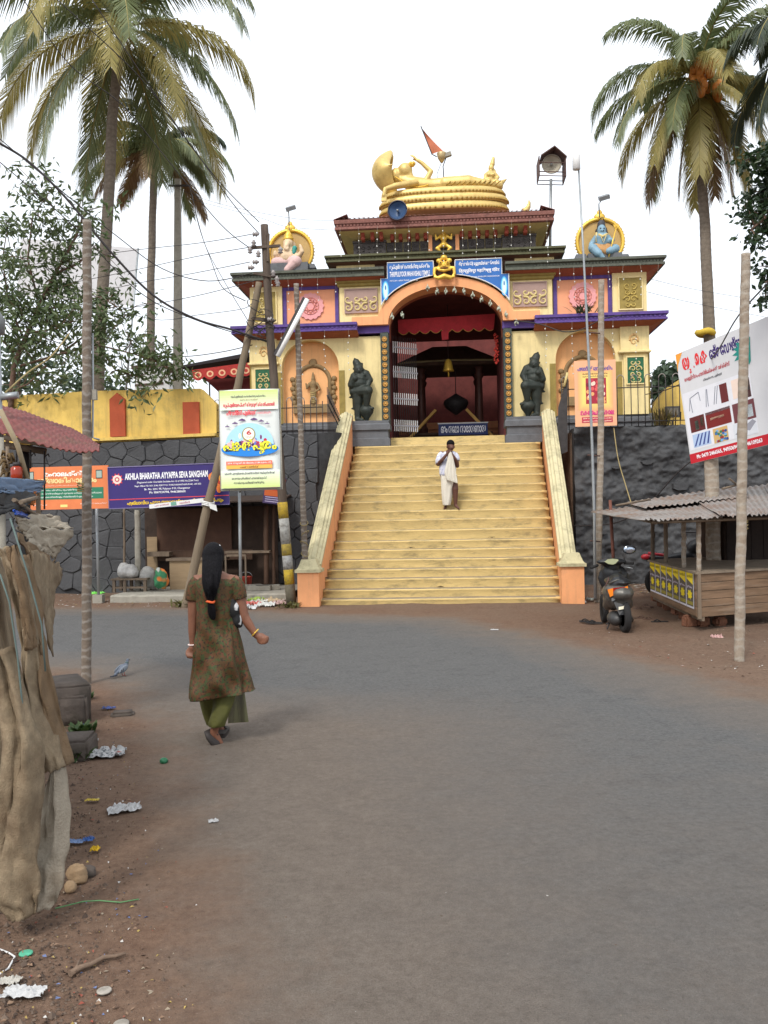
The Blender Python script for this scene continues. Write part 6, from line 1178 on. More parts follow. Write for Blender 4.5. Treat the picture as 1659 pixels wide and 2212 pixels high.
def palm(label, base, crown, d, r0, r1, nf, L_, seed, z0=3.6, nuts=False, mix=(0, 0, 1, 0, 2), elr=(75, -72), lmax=.85, mids=()):
    c = Pd(*crown, d); bs = Pd(*base, d); bs.z = z0; t = thing('coconut_palm', label, 'palm', at(bs)); s = MB(); trunk(s, [V((0, 0, -.1))]+[Pd(*q, d)-bs for q in mids]+[c-bs], r0, r1, 12, 160, .03, seed); s.build('trunk', PALMT, t); cr_ = bpy.data.objects.new('crown', None); COL.objects.link(cr_); cr_.parent = t; cr_.location = c-bs; rg = random.Random(seed)
    for k in range(nf):
        q = k/(nf-1); el = math.radians(elr[0]+(elr[1]-elr[0])*q+rg.uniform(-9, 9)); az = k*2.39996+rg.uniform(-.3, .3)+seed; dr = math.radians(120-70*max(0, q-.25)/.75)*rg.uniform(.8, 1.1); dr = min(dr, el+math.radians(88)); m = FR[mix[min(len(mix)-1, int(q*len(mix)+rg.uniform(-.6, .6)))] if 0 <= int(q*len(mix)) else 0]
        frond(cr_, az, el, L_*rg.uniform(.85, 1.08), max(.1, dr), m, seed*100+k, lmax)
    if nuts:
        for k in range(26):
            a = rg.uniform(0, 6.28); s = MB(); s.ell((0, 0, 0), (.125, .125, .16), 10, 8); me = bpy.data.meshes.get('coconut_mesh') or s.mesh('coconut_mesh', mat('coconut_orange', (.58, .21, .04), .5, .2, 8)); o = put('coconut', me, cr_, (.52*math.cos(a)*rg.uniform(.5, 1), -.75+.35*math.sin(a)*rg.uniform(.5, 1), rg.uniform(-.85, .0)))
    b = MB(); [b.tube([(0, 0, -.3), (.18*math.cos(a), .18*math.sin(a), .25)], [.05, .03], 5) for a in [k*.7 for k in range(9)]]; b.build('crown_shaft', RACH, cr_); return t
palm('tall coconut palm with a huge drooping crown behind the parapet', (206, 845), (262, 60), 24, .175, .125, 27, 4.9, 3, mids=((214, 740), (232, 480), (243, 250)), mix=(0, 0, 0, 1, 0, 1, 0), elr=(75, -52), lmax=1.0); palm('smaller thin-trunked coconut palm behind the concrete pole', (322, 842), (334, 318), 31, .15, .12, 20, 3.2, 8, mids=((326, 600),), mix=(3, 0, 0, 0, 2), elr=(62, -25), lmax=.7)
palm('coconut palm with orange nuts behind the white billboard', (1537, 900), (1508, 170), 26, .185, .115, 30, 3.7, 5, nuts=True, mids=((1532, 700), (1522, 480), (1513, 330)), mix=(0, 0, 1, 0, 1, 1, 2), z0=0, lmax=.85); yb = Pd(1529, 716, 25.75); s = MB(); s.tube([yb+V((.21*math.cos(a), .21*math.sin(a)+.2, .02*math.sin(3*a))) for a in [2*PI*j/16 for j in range(17)]], .10, 6); tag(s.build('yellow_cloth', mat('cloth_yellow', (.60, .42, .05), .8)), 'yellow cloth knotted round the palm trunk above the billboard', 'cloth')
palm('dark coconut palm crown beside the nut-bearing palm', (1790, 900), (1790, 60), 22, .17, .12, 20, 3.6, 12, mids=((1792, 500),), mix=(3, 3, 2), z0=0, lmax=.8)
# ---- leafy trees
def leaves(s, c, n, spread, L_, W_, rg, drop=.3):
    for k in range(n):
        p = c+V((rg.gauss(0, spread), rg.gauss(0, spread), rg.gauss(0, spread*.8))); a = V((rg.uniform(-1, 1), rg.uniform(-1, 1), rg.uniform(-.9, .5)-drop)).normalized(); b_ = a.orthogonal().normalized(); b_ = (Matrix.Rotation(rg.uniform(0, 6.28), 3, a) @ b_); l_ = L_*rg.uniform(.7, 1.2); f = a.cross(b_)*l_*.08
        s.add([p, p+a*l_*.45+b_*W_+f, p+a*l_, p+a*l_*.45-b_*W_+f], [(0, 1, 2), (0, 2, 3)])
def tree(label, base, d, limbs, nl, spread, L_, W_, m, bark, seed, name='leafy_tree', z0=None, r0=.12, twigs=7, density=1.0, tw=.42):
    rg = random.Random(seed); bs = Pd(*base, d); bs.z = bs.z if z0 is None else z0; t = thing(name, label, 'tree', at(bs)); s = MB(); lf = MB()
    for k, (path, dd) in enumerate(limbs):
        P_ = [Pd(u, v, d+dd*(i/(len(path)-1)))-bs for i, (u, v) in enumerate(path)]
        if k == 0: P_[0] = V((0, 0, -.1)) if z0 is not None else P_[0]
        rr = r0*(1 if k == 0 else .42); s.tube(P_, [rr*(1-.75*i/(len(P_)-1)) for i in range(len(P_))], 7)
        L0 = sum((P_[i+1]-P_[i]).length for i in range(len(P_)-1)); nt_ = max(3, int(L0*twigs))
        for j in range(nt_):
            f = rg.uniform(.25 if k == 0 else .12, 1)*(len(P_)-1); i = min(int(f), len(P_)-2); p = P_[i].lerp(P_[i+1], f-i); e = p+V((rg.gauss(0, tw), rg.gauss(0, tw), rg.gauss(.05, tw*.85)))
            s.tube([p, p.lerp(e, .5)+V((0, 0, .06)), e], [.014, .010, .005], 4); q = int(nl*density)
            for w_ in (.45, .7, .9, 1.0): leaves(lf, p.lerp(e, w_), max(1, q//4), spread, L_, W_, rg)
    s.build('trunk', bark, t); lf.build('crown', m, t); return t
BARK = mat('bark', (.14, .085, .06), .9, .3, 6, .5, 20); LF1 = leafmat('leaf_green', (.065, .10, .04), (.14, .185, .075), .4); LF2 = leafmat('leaf_dark', (.012, .030, .012), (.035, .065, .022), .35); LF3 = leafmat('leaf_far', (.035, .06, .035), (.06, .095, .05), .6)
tree('spreading narrow-leaved tree behind the yellow parapet', (15, 880), 21, [([(15, 880), (30, 790), (55, 730), (85, 660), (120, 590), (165, 510), (185, 455)], 0), ([(55, 740), (20, 660), (5, 560), (20, 470)], .8), ([(85, 660), (60, 560), (70, 470), (110, 410)], -.6), ([(120, 590), (170, 570), (215, 520)], .4), ([(45, 790), (130, 765), (210, 745), (290, 765), (345, 785), (375, 805)], -.8), ([(85, 670), (150, 660), (220, 640), (285, 690)], .2), ([(130, 765), (190, 720), (260, 700)], .6), ([(30, 760), (-40, 690), (-60, 600)], 0), ([(100, 790), (60, 830), (20, 845)], -.3), ([(210, 745), (250, 800), (300, 815)], -.5), ([(60, 720), (120, 710), (170, 690)], -.9)], 32, .18, .22, .034, LF1, BARK, 4, z0=3.6, r0=.075, twigs=6.0)
tree('dark glossy-leaved tree reaching in beside the speckled pole', (1788, 1100), 13, [([(1788, 1100), (1778, 700), (1748, 500), (1718, 380), (1708, 300)], 0), ([(1748, 500), (1688, 480), (1638, 480)], .3), ([(1758, 560), (1708, 590), (1653, 610)], -.4), ([(1728, 420), (1678, 400), (1648, 440)], .4), ([(1718, 380), (1678, 340), (1658, 360)], -.3), ([(1763, 600), (1728, 630), (1698, 640)], .3), ([(1728, 430), (1688, 440), (1618, 500)], -.2)], 60, .09, .12, .03, LF2, BARK, 9, z0=0, r0=.12, twigs=11, tw=.24)
for lab, u, v, d, w_, h, seed in (('round far tree just above the yellow parapet', 195, 835, 60, 2.2, 1.1, 1), ('dense far tree mass behind the narrow-leaved tree', 40, 800, 48, 2.6, 2.2, 2), ('hazy far shrub beside the flood light on the terrace', 1440, 830, 45, .8, 1.2, 3)):
    c = Pd(u, v, d); t = thing('far_tree', lab, 'tree', at((c.x, c.y, 3.6))); rg = random.Random(seed); s = MB()
    for k in range(700):
        a = V((rg.gauss(0, 1), rg.gauss(0, 1), rg.gauss(0, 1))).normalized()*(rg.random()**.4); p = V((a.x*w_, a.y*w_, c.z-3.6+a.z*h)); p += V((nz(p.x, 1, p.z)*.3, 0, 0)); leaves(s, p, 1, .1, .42, .12, rg)
    s.build('crown', LF3, t); MB().tube([(0, 0, 0), (0, 0, c.z-3.6)], [.2, .1], 7).build('trunk', BARK, t)
# ---- things on the terrace skyline
M4, w_, h = frame_px((195, 652), 38, (288, 660), 38, (200, 528)); hd_ = thing('hoarding', 'blank pale hoarding sheet seen from behind the palm trunks', 'billboard', M4); MB().box(-3.2, w_, 0, .05, 0, h).build('sheet', mat('hoarding_pale', (.60, .60, .62), .7, .04), hd_); MB().tube([(w_, 0, -5), (w_, 0, h)], .05, 6).build('post', STEEL, hd_)
M4, w_, h = frame_px((285, 850), 30, (368, 850), 30, (282, 775)); hb2 = thing('sheet_hut', 'small white sheet hut between palm trunks above the parapet', 'hut', M4); MB().prism([(0, -1), (w_, -1), (w_*.95, h*.85), (w_*.1, h*.75)], 0, 1.5).build('wall', WHITE, hb2); MB().prism([(0, h*.7), (w_, h*.82), (w_, h*.9), (0, h*.78)], -.1, 1.6).build('roof', RUST, hb2); MB().prism([(w_*.08, h*.2), (w_*.82, h*.27), (w_*.82, h*.33), (w_*.08, h*.26)], -.04, -.01).build('crossbar', RUST, hb2)
cn = thing('festival_canopy', 'red patterned canopy with scalloped edge beside the gate', 'canopy', TM); yC = 2.2; a, b_ = TL(395, 797, yC), TL(548, 772, yC)
MB().prism([a, (b_[0], b_[1]), (b_[0], b_[1]+.12), (a[0]+.1, a[1]+.08)], yC-.2, yC+3).build('roof', mat('canopy_black', (.03, .025, .03), .8), cn); e0, e1 = TL(420, 802, yC), TL(548, 785, yC); pts = [e0, e1, (e1[0], e1[1]-.28)]; n = 5
for k in range(n): pts += [(e1[0]+(e0[0]-e1[0])*(k+q/6)/n, e1[1]-.28+(e0[1]-e1[1])*.6*(k+q/6)/n-.10*math.sin(PI*q/6)) for q in range(1, 7)]
MB().prism(pts, yC-.22, yC-.205).build('scalloped_edge', mat('canopy_red', (.45, .035, .03), .7, .2, 20), cn)
for k in range(n): x = e1[0]+(e0[0]-e1[0])*(k+.5)/n; z = e1[1]-.22+(e0[1]-e1[1])*.6*(k+.5)/n; flat(cn, 'rosette_print', oval(x, z, .10, .09, 14), ink(240, 190, 150), yC-.226); flat(cn, 'rosette_print', oval(x, z, .055, .05, 12), ink(190, 60, 50), yC-.229)
q0, q1 = TL(440, 818, yC), TL(548, 845, yC); MB().prism([q0, (q1[0], q0[1]), (q1[0], q1[1]-.2), (q1[0]-.8, q1[1]-.2)], yC+.1, yC+.12).build('side_cloth', mat('canopy_maroon', (.12, .015, .015), .8), cn)
p = TL(410, 800, yC); MB().tube([(p[0], yC-.1, 3.6), (p[0], yC-.1, p[1])], .025, 6).build('post', IRON, cn); p = TL(455, 850, yC); MB().tube([(p[0], yC-.1, 3.6), (p[0], yC-.1, p[1]+.3)], .025, 6).build('post', IRON, cn)
# ================================================================ shop under the signs
def TY(p): return (p-TC).dot(ey)
def TX(p): return (p-TC).dot(ex)
sf = TY(G(400, 1300)); sx0, sx1 = TX(G(245, 1300)), TX(G(622, 1300))
slab = thing('shop_slab', 'low concrete slab in front of the polygonal stone wall', 'slab', TM); s = MB(); n = 30
s.loft([[(sx0+(sx1-sx0)*k/n, y+.03*nz(k*.7, 0, 0), z+.015*nz(k*.9, y, 3)) for k in range(n+1)] for y, z in ((sf, -.05), (sf, .12), (sf+.05, .15), (WY+.02, .16))], False, False, False); s.build('slab_top', CONC, slab)
PLY = mat('plywood', (.30, .215, .125), .8, .15, 5, .2, 30, stretch=(.3, 1, 3)); WOOD = mat('grey_wood', (.16, .12, .085), .85, .3, 6, .4, 40, stretch=(1, 1, .2)); SHADE = mat('dark_shade_board', (.045, .028, .02), .85, .3, 5, .3)
sh = thing('tea_shop', 'makeshift wooden tea shop with plywood counter under the purple sign', 'shop', TM); yq = -2.9
def zq(u, v, y=yq): return TL(u, v, y)
def panel(name, u0, v0, u1, v1, y, m, th=.03, par=sh):
    (xa, z1), (xb, _), (_, z0) = zq(u0, v0, y), zq(u1, (v0+v1)/2, y), zq((u0+u1)/2, v1, y); return MB().box(min(xa, xb), max(xa, xb), y, y+th, min(z0, z1), max(z0, z1)).build(name, m, par)
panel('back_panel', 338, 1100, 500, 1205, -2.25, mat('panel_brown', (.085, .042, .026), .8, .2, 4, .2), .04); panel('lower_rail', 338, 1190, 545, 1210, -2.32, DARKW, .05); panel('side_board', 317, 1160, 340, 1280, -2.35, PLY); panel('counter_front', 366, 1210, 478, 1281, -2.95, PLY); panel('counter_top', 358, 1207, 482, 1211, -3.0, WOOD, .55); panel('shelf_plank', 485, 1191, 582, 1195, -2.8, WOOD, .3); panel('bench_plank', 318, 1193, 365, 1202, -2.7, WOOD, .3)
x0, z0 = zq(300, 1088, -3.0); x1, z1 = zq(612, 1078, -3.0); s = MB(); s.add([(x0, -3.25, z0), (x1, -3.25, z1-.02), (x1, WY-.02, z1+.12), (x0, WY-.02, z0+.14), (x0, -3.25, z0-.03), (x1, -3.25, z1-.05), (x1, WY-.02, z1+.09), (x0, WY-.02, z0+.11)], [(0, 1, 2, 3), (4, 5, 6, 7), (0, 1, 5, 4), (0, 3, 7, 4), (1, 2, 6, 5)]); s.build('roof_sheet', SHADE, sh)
panel('rear_shade_board', 312, 1098, 600, 1282, -2.12, SHADE, .04)  # near-black board put in for the shade of the void behind the shop
for u, va, vb, y, r_, m_, nm in ((297, 1102, 1262, -3.05, .075, CONC, 'post'), (574, 1090, 1268, -2.7, .06, DARKW, 'post'), (590, 1090, 1265, -2.6, .04, DARKW, 'post'), (268, 1098, 1250, -2.6, .03, WOOD, 'post')):
    xa, za = zq(u, va, y); s = MB(); trunk(s, [(xa-.02, y, .14), (xa, y, za)], r_, r_*.9, 8, 14, .02, u); s.build(nm, m_, sh)
for lab, base, top, d in (('thin galvanised pole carrying the orange sign', (213, 1280), (208, 1062), 18.6), ('thin galvanised pole under the pale festival banner', (520, 1272), (517, 1056), 17.9)): b0 = Pd(*base, d); b0.z = .0; t = thing('steel_pole', lab, 'pole', at(b0)); MB().tube([V((0, 0, 0)), Pd(*top, d)-b0], .032, 8).build('tube', STEEL, t); MB().box(-.1, .1, -.1, .1, -.02, .17).build('footing', CONC, t)
b0 = Pd(519, 1150, 17.8); s = MB(); s.tube([Pd(518, 1062, 17.8), Pd(522, 1000, 15.45)], .03, 6); tag(s.build('sign_brace', STEEL), 'short steel brace behind the pale festival banner', 'brace')
# rough table with sacks
tbx, tz = zq(288, 1250, -3.2); tt_ = thing('table', 'small rough wooden table beside the concrete post of the tea shop', 'table', TM @ Matrix.Translation((tbx, -3.2, .15))); hgt = zq(288, 1248, -3.2)[1]-.15
MB().box(-.42, .40, -.25, .25, hgt-.035, hgt).build('table_top', WOOD, tt_); [MB().box(x-.03, x+.03, y-.03, y+.03, 0, hgt-.036).build('leg', WOOD, tt_) for x in (-.36, -.12, .34) for y in (-.2, .2)]; MB().box(-.40, .38, -.22, -.18, .08, .12).build('stretcher', WOOD, tt_)
def sack(name, lab, pos, r, m, seed, par=None):
    rg = random.Random(seed); b = MB(); [b.ell(V(pos)+V((rg.uniform(-.5, .5)*r[0], rg.uniform(-.3, .3)*r[1], rg.uniform(-.2, .5)*r[2])), (r[0]*rg.uniform(.5, .8), r[1]*rg.uniform(.6, .9), r[2]*rg.uniform(.5, .8)), 8, 6) for k in range(6)]; me = fuse(b, .035, 1)
    for v_ in me.vertices: v_.co += V((.03*nz(*v_.co, 9), .03*nz(v_.co.x, v_.co.z, 2, 9), .03*nz(v_.co.y, 3, v_.co.z, 9)))
    me.materials.clear(); me.materials.append(m); o = put(name, me, None, M4=TM); return tag(o, lab, 'bag')
PLAS = mat('plastic_grey', (.42, .41, .39), .4, .3, 9, .4, 20); xs_, zs_ = zq(285, 1232, -3.2); sack('plastic_sack', 'crumpled pale plastic sack on the rough table', (xs_-.1, -3.2, hgt+.15+.14), (.26, .2, .2), PLAS, 1); xs_, zs_ = zq(315, 1262, -3.15); sack('plastic_sack', 'grey plastic sack stuffed between table and counter', (xs_+.05, -3.1, .42), (.22, .2, .3), mat('plastic_dim', (.30, .29, .27), .5, .3, 9, .4, 20), 2)
xs_, _ = zq(350, 1262, -3.3); o = sack('striped_sack', 'green and orange striped sack by the plywood counter', (xs_, -3.35, .38), (.17, .14, .27), pattern_mat('sack_stripe', (.05, .22, .10), [((.72, .22, .05), 3.0, .50), ((.6, .6, .55), 5, .62)]), 3)
gs = thing('display_stand', 'empty wooden display frame beside the tea shop counter', 'frame', TM); [panel('bar', *q, -3.05, WOOD, .05, gs) for q in ((485, 1200, 489, 1278), (528, 1198, 532, 1275), (489, 1198, 528, 1202), (489, 1268, 528, 1273))]
bx_, bz_ = zq(552, 1255, -3.0); bk = thing('bucket', 'red plastic bucket inside the display frame', 'bucket', TM @ Matrix.Translation((bx_-.25, -2.85, .15))); MB().lathe([(.11, 0), (.14, .26), (.15, .27), (.135, .26), (.10, .02)], n=16).build('pail', mat('bucket_red', (.40, .05, .03), .5), bk); s = MB(); s.tube([(.14*math.cos(a), 0, .27+.10*math.sin(a)) for a in [PI*k/10 for k in range(11)]], .006, 4); s.build('handle', STEEL, bk)
for k, (u, v) in enumerate(((560, 1276), (575, 1284), (535, 1280))): p = zq(u, v, -3.5); b_ = MB(); b_.obox((0, 0, .05), (.5, .25, .1), Matrix.Rotation(.2*k, 3, 'Z')); o = b_.build('concrete_block', CONC); o.matrix_world = tat(p[0], -3.4+.1*k, .16); tag(o, ['flat concrete block on the slab below the banner pole', 'tilted concrete block beside the utility pole rubbish', 'small concrete block by the display frame'][k], 'block')
# ================================================================ fences
def rods(t, pts, z0, z1, r_=.011, m=IRON, hook=True):
    me = None
    for k, (x, y) in enumerate(pts):
        s = MB(); s.tube([(0, 0, 0), (0, 0, z1-z0)]+([(0, 0, z1-z0+.03)] if not hook else []), r_, 5); o = s.build('rod', m, t); o.location = (x, y, z0)
    if hook:
        for (xa, ya), (xb, yb) in zip(pts[::2], pts[1::2]): s = MB(); s.tube([((xa+xb)/2-(xb-xa)/2*math.cos(a), (ya+yb)/2-(yb-ya)/2*math.cos(a), z1+.10*math.sin(a)) for a in [PI*q/8 for q in range(9)]], r_, 5); s.build('hoop', mat('hoop_grey', (.25, .22, .2), .6), t)
f1 = thing('iron_fence', 'thin iron rod fence along the edge above the polygonal stone wall', 'fence', TM); pts = [(TL(u, 940, -1.85)[0], -1.85) for u in range(438, 708, 13)]; rods(f1, pts, 3.55, 4.42)
for z in (3.75, 4.28): MB().tube([(pts[0][0], -1.85, z), (pts[-1][0], -1.85, z)], .012, 5).build('rail', IRON, f1)
f3 = thing('iron_gate', 'slanting dark iron grille panel between fence and stair coping', 'gate', TM); px_ = TL(708, 900, -1.8)[0]
for k in range(14): y = -1.8+.085*k; s = MB(); s.tube([(px_+.012*k, y, 3.3), (px_+.012*k, y, 4.75-.045*k)], .010, 4); s.build('rod', IRON, f3)
s = MB(); s.tube([(px_, -1.8, 4.55), (px_+.16, -.65, 4.0)], .02, 5); s.tube([(px_, -1.8, 4.35), (px_+.16, -.65, 3.85)], .015, 5); s.build('rail', IRON, f3)
f2 = thing('iron_fence', 'thin iron rod fence with hooped tops above the black plastered wall', 'fence', TM); zt_ = TL(1350, 922, -1.15)[1]; pts = [(TL(u, 900, -1.15)[0], -1.15) for u in range(1214, 1500, 15)]; rods(f2, pts, zt_-.05, zt_+1.12)
for z in (.12, .92): MB().tube([(pts[0][0], -1.15, zt_+z), (pts[-1][0], -1.15, zt_+z)], .012, 5).build('rail', IRON, f2)
gp = thing('iron_gate', 'dark curved sheet gate leaf beside the stair coping and orange poster', 'gate', TM); a = [TL(u, v, -1.25) for u, v in ((1205, 985), (1226, 975), (1226, 805), (1219, 835), (1206, 880))]; MB().prism(a, -1.25, -1.22).build('sheet', mat('gate_sheet', (.05, .045, .045), .7, .3, 8, .2), gp); MB().tube([(a[3][0], -1.26, a[3][1]), (a[2][0], -1.26, a[2][1])], .03, 5).build('bright_edge', CREAM, gp)
fl_ = thing('flood_light', 'square flood light on a low stand behind the iron fence', 'lamp', TM); c = TL(1452, 890, -.6); MB().box(c[0]-.17, c[0]+.17, -.68, -.55, c[1]-.13, c[1]+.13).build('lamp_head', mat('lamp_dark', (.06, .055, .05), .5), fl_); MB().box(c[0]-.12, c[0]+.12, -.69, -.681, c[1]-.08, c[1]+.08).build('glass', mat('lamp_glass', (.16, .14, .11), .2), fl_); s = MB(); s.tube([(c[0]-.2, -.6, c[1]), (c[0]-.2, -.6, c[1]-.2), (c[0]+.2, -.6, c[1]-.2), (c[0]+.2, -.6, c[1])], .015, 5, False); s.tube([(c[0], -.6, c[1]-.2), (c[0], -.6, 3.6)], .02, 5); s.build('stand', IRON, fl_)
yw = thing('boundary_wall', 'yellow wall with a curved shoulder on the terrace by the billboard', 'wall', TM); q = [TL(u, v, 1.6) for u, v in ((1402, 905), (1415, 868), (1440, 838), (1475, 815), (1510, 798))]; MB().prism([(q[0][0], 3.5)]+q+[(q[-1][0]+5, q[-1][1]), (q[-1][0]+5, 3.5)], 1.6, 1.85).build('wall_panel', YEL2, yw)
rg = random.Random(15)
def tuft(lab, pos, n, h, w_, m, name='weed_tuft', kind='thing'):
    s = MB()
    for k in range(n):
        a = rg.uniform(0, 6.28); p = V((rg.gauss(0, w_*.4), rg.gauss(0, w_*.4), 0)); tip = p+V((math.cos(a)*w_*rg.uniform(.3, 1), math.sin(a)*w_*rg.uniform(.3, 1), h*rg.uniform(.5, 1))); sd = V((-math.sin(a), math.cos(a), 0))*.012; mid = p.lerp(tip, .55)+V((0, 0, h*.12)); s.add([p-sd, p+sd, mid+sd*1.6, mid-sd*1.6, tip], [(0, 1, 2, 3), (3, 2, 4)])
    o = s.build(name, m); o.location = pos; return tag(o, lab, 'plant')
p = TP(*[TL(1435, 915, -1.0)[0], -.95, zt_]); tuft('dry reddish weed growing at the foot of the hooped fence', p, 60, .5, .25, leafmat('weed_dry', (.16, .10, .04), (.12, .11, .03)))
p = TP(TL(1262, 692, -.4)[0], -.36, 6.575); tuft('small weed sprouting on the purple cornice', p, 70, .22, .28, leafmat('weed_green', (.06, .08, .03), (.10, .11, .05)))
# ================================================================ plank kiosk
A_ = Pd(1508, 1338, 12.6); B_ = Pd(1760, 1320, 13.5); C_ = Pd(1405, 1290, 15.8); zb, zt_k = .20, .83
A2, B2, C2 = V((A_.x, A_.y, 0)), V((B_.x, B_.y, 0)), V((C_.x, C_.y, 0)); KW = mat('kiosk_plank', (.20, .125, .075), .85, .35, 5, .4, 40, stretch=(.35, .35, 3.5), dirt=(.30, .26, .21), damt=.45, dscale=3, dlo=.55)
kk = thing('kiosk', 'low wooden plank kiosk under rusty corrugated sheets on red bricks', 'kiosk', at((0, 0, 0)))
def wallbox(p, q, z0, z1, th, out, name, m, par=kk):
    d = (q-p).normalized(); n_ = V((d.y, -d.x, 0))*out; s = MB(); s.add([p+V((0, 0, z0)), q+V((0, 0, z0)), q+V((0, 0, z1)), p+V((0, 0, z1)), p-n_*th+V((0, 0, z0)), q-n_*th+V((0, 0, z0)), q-n_*th+V((0, 0, z1)), p-n_*th+V((0, 0, z1))], [(0, 1, 2, 3), (4, 5, 6, 7), (0, 1, 5, 4), (3, 2, 6, 7), (0, 3, 7, 4), (1, 2, 6, 5)]); return s.build(name, m, par)
pz = [zb, .345, .455, .575, .70, zt_k-.01]
for k in range(5): off = (B2-A2).normalized(); wallbox(A2+off*(.01*(k % 2)), B2, pz[k]+.004, pz[k+1]-.004, .03+.006*(k % 3), 1, 'plank', KW)
for k in range(5): wallbox(C2, A2, pz[k]+.003, pz[k+1]-.003, .03, 1, 'plank', KW)
s = MB(); D2 = C2+(B2-A2); s.add([p+V((0, 0, z)) for z in (zt_k-.008, zt_k+.022) for p in (A2+V((-.04, -.04, 0)), B2+V((0, -.04, 0)), D2, C2+V((-.04, 0, 0)))], [(0, 1, 2, 3), (4, 5, 6, 7), (0, 1, 5, 4), (1, 2, 6, 5), (2, 3, 7, 6), (3, 0, 4, 7)]); s.build('counter_top', mat('counter_worn', (.21, .165, .12), .85, .25, 5, .3, 30), kk)
wallbox(C2+V((.05, .02, 0)), A2+V((.05, .05, 0)), zb-.06, zb, .06, 1, 'sill_beam', WOOD)
MB().tube([A2+V((.02, .0, zb-.02)), A2+V((.02, 0, zt_k))], .035, 4, False).build('corner_post', WOOD, kk)
FLc, FRc, BLc, BRc = Pd(1412, 1122, 12.35), Pd(1790, 1108, 12.8), Pd(1306, 1101, 16.2), Pd(1790, 1030, 16.8); CORR = mat('rusty_sheet', (.27, .25, .235), .6, .2, 3, .3, 20, metal=.2, dirt=(.20, .105, .06), damt=.8, dscale=1.6, dlo=.46)
def sheet(t0, t1, lift, seed, f0=0., f1=1.):
    n, m_ = 90, 10; rg = random.Random(seed); s = MB(); sk = rg.uniform(-.05, .05)
    s.add([(lambda a, b_: (FLc.lerp(FRc, a)).lerp(BLc.lerp(BRc, a), b_)+V((0, 0, lift+.014*math.sin(a*(FRc-FLc).length/.075*2*PI)+.02*nz(a*9, b_*4, seed)+(.03*nz(a*22, 0, seed) if b_ < .06 else 0))))(t0+(t1-t0)*i/n, f0+(f1-f0)*j/m_-(.03*rg.random() if j == 0 else 0)) for j in range(m_+1) for i in range(n+1)], [(j*(n+1)+i, j*(n+1)+i+1, (j+1)*(n+1)+i+1, (j+1)*(n+1)+i) for j in range(m_) for i in range(n)], True); o = s.build('roof_sheet', CORR, kk); o.modifiers.new('t', 'SOLIDIFY').thickness = .004
sheet(-.06, .40, 0, 1); sheet(.36, .75, .03, 2, -.04, 1); sheet(.70, 1.0, .05, 3, -.02, .9); sheet(.1, .6, .06, 4, .55, 1.08)
for a, hgt_ in ((.0, 0), (.33, 0), (.72, 0), (1.0, 0)): p = C2.lerp(A2, a*.96+.02)+V((.06, .05, 0)); fr = (p-FLc); zr = Pd(1455, 1115, p.y).z-.02; s = MB(); trunk(s, [p+V((0, 0, zt_k)), p+V((.01, 0, zr))], .036, .036, 8, 10, .02, int(a*10)); s.build('post', WOOD if a < .7 else AREC2, kk)
p = Pd(1330, 1285, 15.8); p.z = 0; MB().tube([p, Pd(1318, 1080, 15.8)], .028, 6).build('post', mat('post_rust', (.16, .06, .04), .8, .3), kk); MB().tube([FLc+V((0, .05, -.04)), FRc+V((0, .05, -.04))], .025, 5).build('beam', WOOD, kk); MB().tube([FLc+V((.05, .05, -.05)), BLc+V((.1, 0, -.05))], .025, 5).build('beam', WOOD, kk)
for u, v, u2, v2 in ((1330, 1098, 1405, 1085), (1560, 1062, 1605, 1050), (1575, 1040, 1600, 1060)): MB().tube([Pd(u, v, 15.2)+V((0, 0, .05)), Pd(u2, v2, 15.4)+V((0, 0, .05))], .02, 5).build('loose_stick', WOOD, kk)
# bricks under it
LAT = mat('laterite_brick', (.20, .085, .048), .95, .4, 9, 1.0, 30, dirt=(.12, .075, .05), damt=.7, dscale=6); rg = random.Random(21)
for k, (u, v) in enumerate(((1518, 1352), (1495, 1345), (1478, 1338), (1462, 1328), (1446, 1318), (1430, 1310), (1418, 1300), (1555, 1352), (1490, 1352))):
    p = G(u, v); s = MB(); s.obox((0, 0, 0), (rg.uniform(.16, .24), rg.uniform(.14, .2), rg.uniform(.13, .19)), Matrix.Rotation(rg.uniform(-.5, .5), 3, 'Z') @ Matrix.Rotation(rg.uniform(-.15, .15), 3, 'X')); me = s.mesh('laterite_brick', LAT); bm_2 = bmesh.new(); bm_2.from_mesh(me); bmesh.ops.bevel(bm_2, geom=bm_2.edges, offset=.03, segments=2, affect='EDGES'); bm_2.to_mesh(me); bm_2.free(); o = put('laterite_brick', me, None, (p.x, p.y, .07)); tag(o, 'rough red laterite brick propping up the plank kiosk', 'brick', 'bricks under the kiosk')
